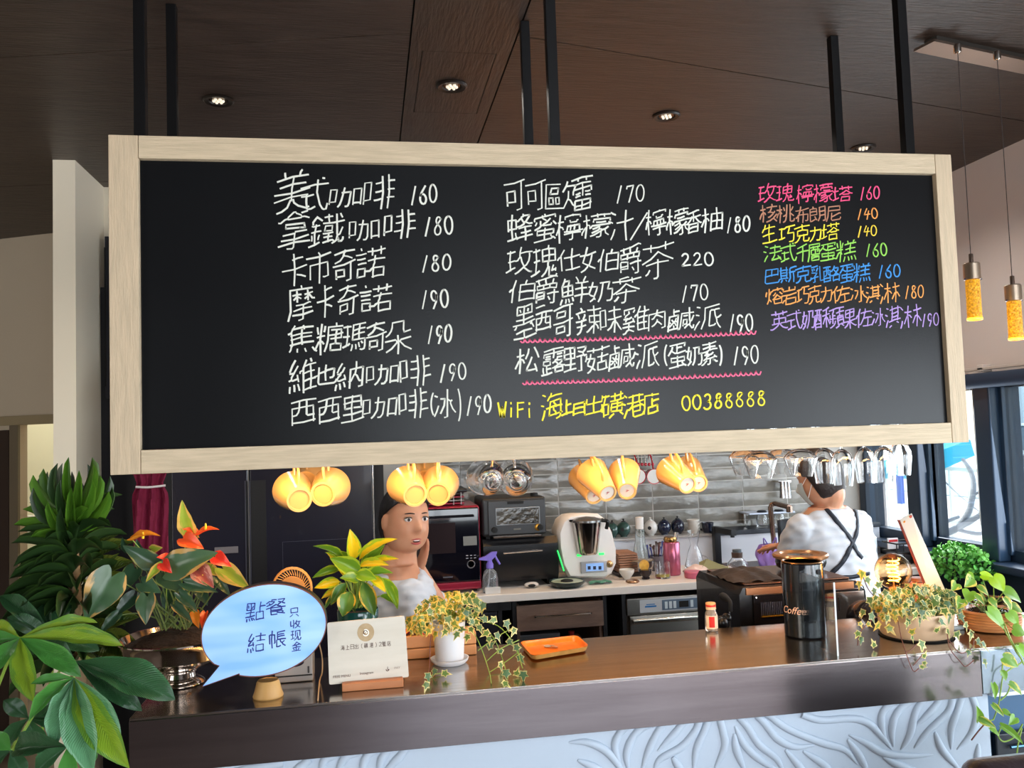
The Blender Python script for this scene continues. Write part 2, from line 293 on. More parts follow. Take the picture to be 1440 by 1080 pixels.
 '焦': [[50,14,54,8,57,6],[37,14,39,9],[34,54,36,51,36,48],[25,14,25,9],[11,42,15,43],[49,31,16,31],[49,39,16,39],[34,47,34,22],[20,54,15,43],[52,21,16,21],[11,9,13,12,14,17,16,19,15,43],[53,47,18,48]],
 '熔': [[46,42,53,35],[26,23,30,24],[34,42,29,35,27,35],[54,24,51,24],[9,44,7,33],[21,16,18,21,14,22],[39,56,41,49],[30,24,31,26,33,27,37,32,37,33,40,34],[31,22,50,22],[51,24,50,26,45,29,40,34],[15,54,15,26,14,21,9,10],[51,24,50,9,31,9],[30,24,31,9],[19,37,22,45,26,46,27,49,54,49,54,44]],
 '爵': [[45,50,43,44],[38,15,35,20],[27,6,25,7,10,6],[17,44,15,49,16,53],[24,36,24,44],[30,44,29,49,29,54],[37,44,37,37],[11,25,26,25],[40,8,45,8,47,9,47,32],[54,26,32,26],[11,14,11,29,12,31,26,30,26,19,11,19],[52,54,48,56,33,54,9,53],[37,37,49,36,50,44,43,44,10,43,11,36,37,37]],
 '玫': [[54,9,54,8,49,10,39,18],[24,8,29,10,39,18],[49,45,49,40,47,31,43,24,39,21],[8,50,22,50],[54,45,33,45],[9,34,21,34,22,33,26,33,29,37,31,38],[14,50,14,17],[35,55,31,38],[23,19,14,17,13,16,7,14],[31,38,33,37,35,28,39,21,39,18]],
 '现': [[50,28,50,54,29,54,29,28],[54,19,55,16,53,10,44,10,42,11,42,25,39,26],[22,53,9,53],[9,37,21,37],[16,53,16,19],[39,45,39,27,34,16,27,10,24,9],[24,20,16,19,15,17,7,15]],
 '瑪': [[34,12,34,19],[47,22,49,19],[41,21,42,14],[27,21,27,18,24,11],[52,37,29,37],[52,45,29,45],[42,54,42,28],[9,37,21,37],[15,21,15,53],[22,53,8,53],[54,54,29,54,29,28,55,27,54,14,52,9,47,8,44,9],[8,18,15,20,15,21,19,21,22,23]],
 '瑰': [[56,11,54,8,41,9,40,23,37,24],[25,9,26,9,32,14,37,24],[48,24,46,16],[40,56,39,50],[52,21,52,17],[52,17,46,16],[37,30,37,24],[39,31,40,49],[8,52,20,52],[52,40,27,40],[19,35,9,35],[14,16,14,52],[6,14,21,18],[39,31,27,31,27,49,39,50,52,49,52,31,39,31]],
 '生': [[9,9,54,9],[49,27,14,27],[52,44,16,44],[31,54,31,9],[18,54,16,44,13,42,9,35]],
 '磺': [[53,9,47,14],[7,22,7,26,10,28],[34,13,25,8],[11,35,21,35,21,15,11,14],[52,26,52,34,29,34,28,19,52,18,52,26],[40,18,40,41],[28,26,52,26],[47,55,47,41],[27,50,52,50],[34,54,34,42],[8,52,21,52],[25,41,54,41],[11,10,11,27,10,29,14,52]],
 '糕': [[8,52,10,43],[51,55,49,55,47,47],[25,7,29,17],[45,9,44,16],[22,25,20,29,15,30],[37,8,36,16],[7,16,12,28,15,29],[23,52,21,42],[55,8,52,18],[34,54,35,52,35,46],[22,37,8,37],[54,24,28,24],[52,35,29,35],[41,46,41,24],[16,8,16,55],[54,46,29,46]],
 '糖': [[8,52,9,42],[19,43,21,51],[6,16,11,27,15,28],[21,22,18,26,15,28],[42,54,42,50],[42,20,53,19,53,9,34,9,34,19,42,20],[34,27,53,28,52,42,34,42],[15,55,15,8],[28,34,53,34],[42,42,42,20],[21,36,8,36],[54,49,28,49,28,27,26,16,23,9]],
 '納': [[25,13,23,21],[17,10,16,19],[10,18,8,9],[22,47,19,40,16,38],[18,55,10,39],[42,31,45,29,49,21,50,19,54,19],[42,31,41,31,36,19,32,19],[24,28,14,26,11,27],[43,55,43,44,42,34,42,31],[48,8,54,9,54,43,32,42,32,8],[16,38,10,39],[25,25,22,34],[11,27,13,32,16,35,16,38]],
 '素': [[55,9,52,9,47,13,42,15,42,14],[25,7,29,7,32,9,32,20],[21,15,11,9,6,9],[8,37,27,37],[54,37,31,38],[24,29,24,32],[21,21,22,24,29,26,29,28],[11,52,52,52],[48,44,14,44],[31,38,31,54],[47,22,32,20,16,21,11,19],[44,25,46,24,47,22,52,20],[42,32,42,32,37,29,30,28,29,29,16,29],[31,38,28,37,26,34,21,32,20,29]],
 '結': [[24,12,22,20],[17,55,9,39],[8,9,9,19],[16,18,17,9],[24,28,11,26],[32,9,52,9],[32,9,32,25,52,25,52,9],[11,26,11,30,16,37,16,39],[42,54,42,35],[54,48,29,48],[53,35,32,35],[22,34,24,25],[22,46,18,39,9,39]],
 '維': [[45,50,43,54],[24,12,22,20],[16,11,16,19],[9,18,8,10],[27,35,27,37,32,39],[16,54,9,39],[9,39,16,39],[52,34,32,34],[53,23,32,23],[44,11,44,45],[54,11,32,11],[54,45,33,45],[22,34,24,25],[21,46,11,30,11,27],[36,54,32,43,32,8],[8,26,11,27,14,26,24,28]],
 '美': [[55,9,50,8,40,12,34,17,33,21],[9,7,16,9,24,13,26,16,29,21],[20,54,21,48],[43,54,41,52,40,48],[8,30,54,30],[49,39,13,39],[31,47,30,21],[52,47,10,47],[53,22,9,22]],
 '肉': [[43,16,34,24,30,25],[18,32,22,33,29,41],[44,33,34,39,29,41],[32,54,29,41],[10,8,11,47,52,47,52,9,44,8],[31,30,30,25,27,21,23,17,18,15]],
 '英': [[55,8,51,8,41,12,34,18,32,22],[48,24,48,37,14,37,14,24],[41,44,41,54],[9,50,53,50],[20,44,20,54],[54,24,34,24,32,22],[32,22,29,24,9,24],[6,9,11,8,15,9,22,13,27,17,30,24,30,43]],
 '茶': [[9,29,21,35,31,43,40,36,54,29],[13,12,16,14,19,19],[41,54,41,45],[25,7,29,7,31,9,31,32],[47,26,15,26],[20,54,20,45],[9,50,54,50]],
 '菇': [[16,42,16,35],[33,10,52,10],[40,47,40,54],[52,10,52,23,34,23,33,10],[26,11,18,18,11,21,11,26,14,30,14,35],[21,54,21,46],[9,51,54,51],[32,34,54,34],[42,41,42,23],[9,8,14,11,20,17,24,28,25,34,8,35]],
 '蕾': [[40,49,40,52],[15,33,24,33],[48,28,38,28],[37,33,47,33],[21,49,21,52],[24,28,14,28],[31,21,49,22,49,9,13,9,13,21,14,22,31,21],[9,33,9,37,11,39,52,39,52,33],[31,28,31,44],[54,52,8,52],[13,16,49,16],[31,9,31,21],[50,45,12,45]],
 '蘋': [[28,7,36,11,37,12,37,16],[26,39,19,39],[11,40,11,31],[7,19,11,25],[9,8,13,9,21,14,25,19,26,24],[54,8,48,12,48,16],[42,42,42,36],[52,23,34,23],[52,29,34,29],[54,52,7,52],[40,48,40,54],[28,31,7,31],[21,54,21,47,19,43,18,19],[54,43,31,43],[37,16,52,16,51,36,35,36,34,34,34,16,37,16]],
 '號': [[32,8,36,12,38,23,47,23,47,9,54,9,55,10,55,14],[52,52,41,52],[11,9,19,9,21,17,21,24,11,24],[11,24,11,34],[9,49,9,53,22,53,22,42,9,42,9,49],[41,54,41,45],[23,34,6,34],[40,39,40,34,42,29,52,29,53,32],[35,36,48,37],[54,38,54,44,41,45,29,44,29,21,26,9]],
 '蛋': [[53,10,50,12,47,13],[8,35,15,42,16,44,18,44],[44,47,31,47],[19,49,18,44],[44,21,44,16,47,14,47,13],[31,29,49,29,49,21,14,21,14,29,31,29],[31,39,31,54],[11,54,52,54,50,48],[31,32,31,12],[54,38,32,38,31,39,26,39,18,44],[9,11,28,11,31,12,45,11,47,13]],
 '蜂': [[22,21,23,14],[54,34,48,35,42,39],[37,51,49,50,48,47,42,39],[34,47,39,39],[39,39,42,39],[39,39,38,37,31,34,23,33],[16,54,16,13],[54,14,28,14,24,12],[52,29,30,29],[32,21,50,21],[41,8,41,32],[23,43,23,29,9,28],[6,11,23,14],[8,25,8,44,23,45,23,43],[37,55,37,51,34,50,34,48,33,47,32,47,28,43,23,43]],
 '蜜': [[11,37,14,42],[32,44,26,48],[42,47,35,41,27,37,26,35],[30,55,31,52],[47,42,52,37],[9,32,18,34,21,36],[53,7,50,10,47,11],[21,44,21,36],[44,18,44,14,47,11],[26,52,26,48],[9,47,9,50,10,52,52,52,52,47],[31,29,31,9],[44,18,48,19,48,26,14,26,15,18,44,18],[9,9,44,9,47,11],[43,37,42,34,27,34,21,36]],
 '西': [[11,13,51,13],[54,54,9,54],[51,26,39,26,37,28,37,54],[51,10,51,41,11,41,11,9],[25,54,25,37,23,31,19,26,11,25]],
 '諾': [[9,39,21,39],[14,55,15,52],[39,41,38,35],[7,46,22,46],[21,31,9,31],[21,19,28,19,31,22,33,23],[52,9,34,9],[36,35,36,31,34,27,33,23],[34,23,34,9],[48,44,48,55],[27,49,54,49],[34,44,34,54],[52,9,52,23,33,23],[54,35,27,35],[9,10,9,23,21,23,21,11,9,10]],
 '辣': [[12,37,10,44],[22,43,22,41,19,36,19,32],[27,11,29,12,37,21,40,22],[15,55,17,52,17,48],[8,23,24,23],[9,8,11,9,14,11,16,17,16,32],[24,48,7,48],[29,49,54,49],[6,32,25,32],[49,16,47,21,39,28,31,28,31,39,52,39,52,28,44,28,41,26],[41,7,41,54]],
 '酥': [[53,18,47,31,43,33],[32,37,41,37,43,36],[33,18,39,30,43,33],[54,37,45,37,44,36,43,36],[26,21,8,21],[26,11,8,11],[14,54,14,34,12,29,11,27,8,27],[20,54,19,31,20,29,26,29],[26,54,7,54],[43,51,43,8],[8,8,8,43,26,43,26,11],[52,54,51,54,43,51,33,50]],
 '酪': [[8,11,26,11],[26,20,8,20],[34,26,42,34],[34,26,26,26],[36,45,42,36],[51,9,34,9],[42,36,48,42,49,49,38,49],[51,24,34,24],[26,29,20,29,19,32,20,53],[26,53,6,53],[14,53,14,31,11,26,7,26],[26,39,26,11],[34,26,34,9],[7,7,7,41,26,42,26,39],[51,9,51,24,53,26,42,34],[26,39,31,39,34,44,36,45,39,55]],
 '里': [[49,42,14,42],[9,9,54,9],[31,32,14,32,14,53,49,54,49,32,31,32],[12,21,51,21],[31,54,31,9]],
 '野': [[51,25,53,29,54,35],[37,9,43,9,43,36],[38,46,46,43],[35,54,52,54,51,49,46,44,46,43],[46,43,46,41,47,40,49,36],[9,44,9,54,29,54,29,34,9,34,9,44],[29,44,9,44],[9,24,29,24],[19,13,19,54],[30,14,8,11],[54,35,35,36]],
 '金': [[41,12,45,20,47,20],[16,20,20,13],[51,26,11,26],[31,37,31,8],[53,8,9,8],[47,40,43,37,18,37,16,40],[54,38,53,37,47,40,46,42,38,46,32,52],[8,38,9,37,16,40,24,46,29,52,32,52]],
 '鐵': [[21,24,20,17],[52,54,54,48],[10,16,9,24],[23,46,18,51,15,52],[54,34,51,23,48,21],[56,15,56,12,54,9,50,9,49,14,47,14],[30,29,39,29,39,37,29,37,28,29,30,29],[39,18,28,18],[34,24,34,11],[21,31,8,31],[15,41,15,11],[26,42,54,42],[39,50,28,50],[34,55,34,42],[26,10,38,12,40,12,42,10],[40,8,47,14],[7,9,22,13],[20,41,11,41,9,42],[47,14,48,21,47,24,46,33,46,55],[27,24,40,24],[16,54,15,52,14,52,9,46,9,42]],
 '雞': [[27,45,29,49],[18,48,19,44],[28,9,20,14,18,14],[28,54,9,52,10,44],[47,54,49,44],[31,35,32,37,35,39],[8,8,12,9,16,14,18,14],[16,35,16,32,14,30,14,28],[53,21,36,21],[55,10,36,10],[29,19,8,19],[37,44,54,44],[53,33,36,33],[47,44,47,10],[19,24,18,14],[9,27,27,29],[36,10,35,41,39,54],[23,37,19,35,9,35],[26,33,27,29,29,26],[12,36,13,39,19,44]],
 '露': [[47,39,38,39,38,33],[23,39,14,39],[37,44,46,44],[10,20,10,9],[23,44,15,44],[25,19,18,19],[18,25,25,26,24,34,11,33,11,26,18,25],[41,24,35,30],[49,18,34,18],[18,25,18,10],[49,54,11,54],[52,43,52,49,9,49,9,43],[30,39,30,54],[7,9,26,11],[30,28,35,30,35,32,38,33],[50,20,49,9,34,9,34,20],[54,20,50,20,45,22,44,24],[38,33,48,33,48,29,44,26,44,24,41,24,34,20,29,19]],
 '餐': [[13,42,15,42,17,39],[29,53,19,53],[52,39,46,42,46,44],[36,47,40,46,42,44],[35,53,50,53,50,51,46,44],[19,48,19,53],[36,37,37,39,41,42,42,44],[44,11,44,12,47,15],[18,23,44,23],[47,15,44,18],[46,44,42,44],[18,29,18,9,32,10],[18,18,44,18],[44,18,44,30],[9,34,20,39,25,44,26,47,14,48,8,42],[51,8,33,14,33,18],[9,27,14,29,44,29],[54,29,44,30,43,32,36,35,36,37,34,37,32,39,20,32,18,29]],
 '香': [[56,29,54,28,47,31,40,36,37,39,37,42],[14,29,16,26],[46,9,16,9],[46,18,16,18],[31,32,31,52],[46,9,46,26,16,26],[16,26,16,9],[14,51,33,52,43,54,49,54],[8,42,54,42],[6,28,9,27,18,32,25,39,26,42]],
 '鮮': [[23,10,21,16],[10,16,8,8],[16,9,16,16],[30,11,28,17],[52,55,48,48,48,44],[35,55,38,49,38,44],[21,42,23,50,14,50],[52,33,34,33],[43,8,43,44],[55,21,32,21],[33,44,54,44],[19,23,19,42],[28,32,10,32],[10,42,27,42,28,24,10,24,9,42,14,52,15,56]],
 '鹹': [[25,50,16,50],[39,8,44,14,47,16],[19,35,18,29],[11,32,14,28,16,28],[35,37,42,37],[54,37,51,26,48,24],[16,18,17,16,17,11],[11,25,10,26,7,27],[20,19,18,24,16,25],[6,18,10,18,16,25],[16,25,16,28],[16,28,18,29],[18,29,21,27,24,27],[16,55,16,41],[53,45,30,44,29,14,27,9,24,9,24,11],[24,11,7,11],[35,15,35,29,42,29,42,19,35,18],[6,8,7,41,24,41,24,11],[55,15,54,9,52,8,47,16,48,24,47,24,46,29,45,55]],
 '點': [[23,10,21,16],[22,42,24,48],[9,15,8,8],[15,15,16,9],[55,43,43,43],[14,42,14,44,13,49],[26,17,30,11],[53,10,34,10],[18,37,28,38,28,54,9,54,9,37,18,37],[29,30,9,30],[18,22,18,54],[53,10,53,29,35,29,34,10],[43,54,43,29],[8,21,30,23]],
}
# ================================================================ the room
CEIL = 2.765; WX = 2.75; WY = 4.5
M_ceil = mat('ceiling_wood', '33271F', .42, bump=.3, bscale=14, stretch=(1, 9, 1), col2='41332B', cscale=7)
M_ceilL = mat('ceiling_wood_left', '362A23', .42, bump=.3, bscale=14, stretch=(1.2, 9, 1), col2='463830', cscale=6)
M_strip = mat('ceiling_wood_strip', '352A24', .42, bump=.3, bscale=14, stretch=(9, 1, 1), col2='403630', cscale=6)
M_black = mat('black_gap', '0A0909', .7)
M_wall = mat('plaster_greige', 'C8B9A4', .85, bump=.06, bscale=120)
M_wallR = mat('plaster_taupe', 'D8CDC8', .85, bump=.06, bscale=120)
M_white = mat('paint_cream', 'F4E9D4', .6, bump=.03, bscale=90)
M_floor = mat('floor_tile', '6E5F56', .35, col2='5E524A', cscale=3)
M_navy = mat('window_frame_navy', '1B2A3C', .35)
M_navy2 = mat('window_sash_navy', '24384E', .3)
def struct(name, mb, m, parent=None, **k):
    o = mb.build(name, m, parent, **k)
    if not parent: o['kind'] = 'structure'
    return o
struct('floor', MB().box((-4, -3, -.05), (WX+.15, 6.4, 0)), M_floor)
ceil = struct('ceiling', MB().box((-4, -3, CEIL+.012), (WX+.15, 6.4, CEIL+.1)), M_black)
def cpanel(name, pts, m):
    b = MB().prism([(x, y, CEIL) for x, y in pts], (0, 0, .0119)); o = b.build(name, m, ceil, smooth=False); return o
g = .0025
# strip along the room, with its hatch; wide boards left and right of it
sl, sr = .147, .457
hx0, hx1, hy0, hy1 = .188, .412, 2.54, 3.03
cpanel('ceiling_board', [(sl+g, -3), (sr-g, -3), (sr-g, hy0-g), (sl+g, hy0-g)], M_strip)
cpanel('ceiling_board', [(sl+g, hy1+g), (sr-g, hy1+g), (sr-g, 6.4), (sl+g, 6.4)], M_strip)
cpanel('ceiling_board', [(sl+g, hy0-g), (hx0-g, hy0-g), (hx0-g, hy1+g), (sl+g, hy1+g)], M_strip)
cpanel('ceiling_board', [(hx1+g, hy0-g), (sr-g, hy0-g), (sr-g, hy1+g), (hx1+g, hy1+g)], M_strip)
cpanel('access_hatch', [(hx0, hy0), (hx1, hy0), (hx1, hy1), (hx0, hy1)], M_strip)
def joint(x, side): return 2.428-(x-sl)*.226 if side < 0 else 2.41+(x-sr)*.249
for side, x0, x1, m in ((-1, -4, sl-g, M_ceilL), (1, sr+g, WX+.1, M_ceil)):
    for k in range(-4, 4):
        o0, o1 = k*1.24, (k+1)*1.24
        c = lambda y: max(-3, min(6.4, y))
        a, b, d, e = c(joint(x0, side)+o0+g), c(joint(x1, side)+o0+g), c(joint(x1, side)+o1-g), c(joint(x0, side)+o1-g)
        if d-b > .05 or e-a > .05: cpanel('ceiling_board', [(x0, a), (x1, b), (x1, d), (x0, e)], m)
# kitchen back wall and its tiles
struct('wall_back', MB().box((-.9, WY+.0075, 0), (WX+.15, WY+.15, CEIL)), mat('grout', 'B9B6B0', .8))
wb = bpy.data.objects['wall_back']
TW, TH, TG = .262, .0735, .006
def tilemesh(seed):
    r = random.Random(seed); b = MB(); h = [[r.uniform(0, .0022) for _ in range(4)] for _ in range(9)]
    def fn(u, v):
        i, j = u*8, v*3; e = min(u, 1-u)*8; f2 = min(v, 1-v)*3
        z = .008+h[int(i)][int(j)]-(0.003 if e < .5 or f2 < .5 else 0)
        return Vector((u*(TW-TG), -z, v*(TH-TG)))
    b.grid(fn, 8, 3); n = len(b.v)
    W, H = TW-TG, TH-TG
    b.box((0, -.0055, 0), (W, 0, H)); return b
M_tile = []
for i, (a, c) in enumerate((('807C74', '6F6C66'), ('78756E', '88837A'), ('8A857B', '77736B'), ('727069', '827E76'))):
    M_tile.append(mat('glazed_tile_%s' % 'abcd'[i], a, .16, col2=c, cscale=12, bump=.28, bscale=16, coat=.1, stretch=(1, 1, 2)))
TM = [tilemesh(i).mesh('tile', M_tile[i % 4]) for i in range(8)]
tx0 = P(786, 690, Y=WY).x
k0 = -3
for j in range(13):
    z = 1.008+(j-1)*TH
    for k in range(k0, 9):
        x = tx0+k*TW
        if x < -.02+.0 or x+TW > WX+.02: continue
        o = inst(rnd.choice(TM), 'tile', wb, loc=(x, WY+.012, z))
        o.rotation_euler = (rnd.uniform(-.012, .012), 0, rnd.uniform(-.004, .004))
struct('trim_1', MB().box((-.9, WY-.006, 1.008+12*TH), (WX, WY+.0115, CEIL)), M_wallR)
# right wall: sill, head, piers between windows
yw0, yw1 = -2.3, 4.36
HZ, SZ = 1.775, .965
struct('wall_right', MB().box((WX, -3, HZ), (WX+.15, 6.4, CEIL)).box((WX, 2.36, 0), (WX+.15, 6.4, SZ-.03)).box((WX, -3, 0), (WX+.15, 2.36, .08)).box((WX, 4.501, SZ-.03), (WX+.15, 6.4, HZ)), M_wallR)
struct('trim_2', MB().box((WX-.09, 2.36, SZ-.035), (WX+.13, 4.49, SZ), .006), M_navy)
struct('trim_3', MB().box((WX-.012, 2.36, .3), (WX-.001, 4.49, SZ-.04), .003), mat('sill_panel_navy', '18222E', .4))
GL = panemat('window_glass', 'F6FBFC', .02)
def window(n, y0, y1):
    SZ = .965 if y1 > 2.35 else .09; d0, d1 = WX+.02, WX+.09; t = .07
    w_ = struct('window_%d' % n, MB().box((d0, y0, SZ), (d1, y0+t, HZ)).box((d0, y1-t, SZ), (d1, y1, HZ)).box((d0, y0+t, SZ), (d1, y1-t, SZ+.05)).box((d0, y0+t, HZ-.045), (d1, y1-t, HZ)), M_navy)
    MB().box((d0-.018, y0+t-.03, SZ+.03), (d0+.02, y0+t, HZ-.03), .004).box((d0-.018, y1-t, SZ+.03), (d0+.02, y1-t+.03, HZ-.03), .004).build('sash', M_navy2, w_)
    MB().box((d0+.03, y0+t, SZ+.05), (d0+.036, y1-t, HZ-.045)).build('pane', GL, w_)
    MB().box((d0-.006, y0+t-.035, SZ+.03), (d0-.0185, y0+t-.028, HZ-.03)).build('seal', mat('seal_pale', '9FB6C4', .4), w_)
    return w_
ys = [4.5, 3.962, 3.436, 2.9, 2.3, 1.4, .4, -.7, -1.8]
for i in range(len(ys)-1): window(i+1, ys[i+1]+.0, ys[i])
ws = bpy.data.objects['window_1']
MB().box((WX-.02, 4.43, SZ), (WX+.02, 4.49, HZ), .006).build('corner_post', M_navy, ws)
for n, yy in ((1, 3.962), (2, 3.436), (3, 2.9)):
    MB().box((WX-.045, yy-.05, SZ), (WX+.018, yy+.055, HZ), .008).build('mullion_cover', M_navy2 if n > 1 else M_navy, bpy.data.objects['window_%d' % n])
# blind and curtain track on the right wall
bl = thing('roller_blind', 'rolled up navy roller blind fixed over the right hand windows', 'blind', (WX-.06, 3.4, HZ))
MB().lathe([(.034, 0), (.034, 2.1)], (WX-.055, 3.5, HZ-.01), 20, (0, -1, 0)).build('roll', mat('blind_navy', '21344C', .6), bl)
MB().lathe([(.036, 0), (.042, .004), (.042, .012), (.036, .016)], (WX-.055, 3.53, HZ-.01), 24, (0, -1, 0)).build('end_bracket', mat('bracket_pale', 'B8A99F', .4), bl)
MB().tube([(WX-.03, 3.47, HZ-.02), (WX-.03, 3.47, SZ+.15)], .003, 6).tube([(WX-.03, 3.505, HZ-.02), (WX-.03, 3.505, SZ+.15)], .003, 6).build('pull_chain', mat('chain_tan', 'B3A58A', .5), bl)
tk = thing('curtain_track', 'thin white curtain track running above the roller blind', 'curtain track', (WX-.03, 3.4, HZ+.045))
MB().box((WX-.045, 1.4, HZ+.036), (WX-.02, 4.3, HZ+.05), .003).build('rail', mat('track_white', 'CFC5BE', .4), tk)
for yy in (3.43, 2.9): MB().box((WX-.045, yy-.02, HZ+.03), (WX, yy+.02, HZ+.062), .004).build('clip', mat('clip_white', 'D8D0CB', .4), tk)
# left: stub wall, doorway wall, lit passage
struct('wall_left', MB().box((-1.235, 3.66, 0), (-1.15, 4.08, CEIL)), M_white)
struct('wall_recess', MB().box((-1.15, 4.04, 0), (-.9, 4.14, CEIL)), M_white)
a0, a1 = P(75, 450, Y=4.93), P(0, 450, Y=5.08)
door_x0, door_x1 = P(28, 650, Y=5.02).x, -1.2
zb = P(40, 596, Y=5.0).z
def slab(x0, x1, z0, z1, off=0, th=.1):
    f = lambda x: 4.93+(a0.x-x)/(a0.x-a1.x)*.15-off
    return [(x0, f(x0), z0), (x1, f(x1), z0), (x1, f(x1), z1), (x0, f(x0), z1)], (0, th, 0)
b = MB()
b.prism(*slab(-4, -1.2, zb, CEIL)); b.prism(*slab(-4, door_x0, 0, zb))
struct('wall_passage', b, M_wall)
struct('trim_4', MB().prism(*slab(-4, -1.2, zb-.005, zb+.045, .02, .019)), mat('door_head', '9A8A6C', .5))
dx0 = P(11, 700, Y=5.0).x
struct('trim_5', MB().prism(*slab(dx0, door_x0, 0, zb-.006, .03, .029)), mat('door_jamb', '6E6250', .5))
struct('trim_6', MB().prism(*slab(-2.1, dx0-.004, 0, zb-.03, .03, .029)), mat('door_dark', '33251F', .45))
struct('wall_far', MB().box((-3, 6.2, 0), (-.9, 6.3, CEIL)), mat('passage_wall', 'D5D2BC', .8))
struct('wall_side', MB().box((-4, -3, 0), (-3.9, 6.3, CEIL)), M_wall)
struct('wall_inner', MB().box((-.98, 4.14, 0), (-.9, 6.2, CEIL)), M_wall)
sw = thing('light_switch', 'white wall switch plate seen between the dragon plant and the door frame', 'switch', P(43, 737, Y=6.19))
c = P(43, 737, Y=6.2)
MB().box(c+Vector((-.045, -.012, -.06)), c+Vector((.045, 0, .06)), .006).build('plate', mat('switch_white', 'E6E4DC', .4), sw)
MB().box(c+Vector((-.02, -.018, -.006)), c+Vector((.03, -.011, .006)), .003).build('rocker', mat('switch_grey', '77736A', .4), sw)
area('passage_light', (-1.9, 5.6, 2.6), (-1.9, 5.7, 0), .6, .6, 14, (1, .98, .8))
# behind the camera: wall with tall windows on its right part
struct('wall_front', MB().box((-4, -2.95, 0), (-.1, -2.85, CEIL)).box((-.1, -2.95, 2.4), (WX, -2.85, CEIL)).box((-.1, -2.95, 0), (WX, -2.85, .25)), mat('plaster_brown', '5E4A42', .8))
for i, x in enumerate((-.1, .8, 1.7, 2.6)):
    struct('trim_%d' % (7+i), MB().box((x-.04, -2.93, .25), (x+.06, -2.87, 2.4)), M_navy)
# downlights
M_dl = mat('downlight_led', 'FFF4DE', .4, emit=.4, ecol='FFF0D8')
for k, (x, y, lab) in enumerate(((-.478, 2.972, 'recessed ceiling downlight left of the hatch strip'), (.3, 2.786, 'recessed ceiling downlight set in the square hatch'), (1.122, 2.991, 'recessed ceiling downlight between the middle and right rods'), (2.103, 3.282, 'recessed ceiling downlight just above the right end of the menu board'))):
    t = thing('downlight', lab, 'downlight', (x, y, CEIL), 'ceiling downlights')
    MB().lathe([(.05, 0), (.052, -.004), (.046, -.009), (.034, -.006), (.031, 0)], (x, y, CEIL), 28).build('ring', mat('dl_ring', '1C1511', .4), t)
    MB().lathe([(.0305, -.001), (.028, -.003), (0, -.003)], (x, y, CEIL), 24).build('reflector', mat('dl_cup', '5B4B40', .2, .7), t)
    for q in range(7):
        an = q*math.pi/3; rr = .0 if q == 6 else .015
        MB().ball((x+rr*math.cos(an), y+rr*math.sin(an), CEIL-.0055), .0058, 8).build('led', M_dl, t)
    l = bpy.data.lights.new('downlight_beam', 'SPOT'); l.energy = 22; l.color = (1, .93, .84); l.spot_size = R(140); l.spot_blend = .8; l.shadow_soft_size = .03
    lo = bpy.data.objects.new('downlight_beam', l); COL.objects.link(lo); lo.location = (x, y, CEIL-.02)
# pendant lamps
M_chrome = mat('chrome', 'D9D2CC', .12, 1)
pl = thing('ceiling_canopy', 'long polished steel canopy plate carrying the two pendant lamps', 'canopy', (1.9, 2.3, CEIL))
c0, c1 = P(1314, 58, Z=CEIL-.03), P(1440, 85, Z=CEIL-.03)
dv = (c1-c0); dv.z = 0; dv = dv.normalized()*.75; sd = Vector((-dv.y, dv.x, 0)).normalized()*.075
b = MB().prism([c0, c0+dv, c0+dv+sd, c0+sd], (0, 0, .008)); b.build('plate', M_chrome, pl, smooth=False)
q = sd*.2
MB().prism([c0+q+dv*.04+Vector((0, 0, .0081)), c0+q+dv*.96+Vector((0, 0, .0081)), c0+sd*.8+dv*.96+Vector((0, 0, .0081)), c0+sd*.8+dv*.04+Vector((0, 0, .0081))], (0, 0, .0218)).build('backplate', mat('canopy_side', '5E5A55', .4, .8), pl, smooth=False)
M_cap = mat('lamp_cap', 'A89684', .35, .9, bump=.1, bscale=60, stretch=(1, 1, 20))
M_crys = mat('bubble_crystal', 'FFC63C', .25, trans=.25, bump=1, bscale=150, col2='7A4A08', cscale=170, emit=.32, ecol='FFB420')
M_glow = mat('crystal_rim_glow', 'FFD24A', .3, emit=4, ecol='FFB62A')
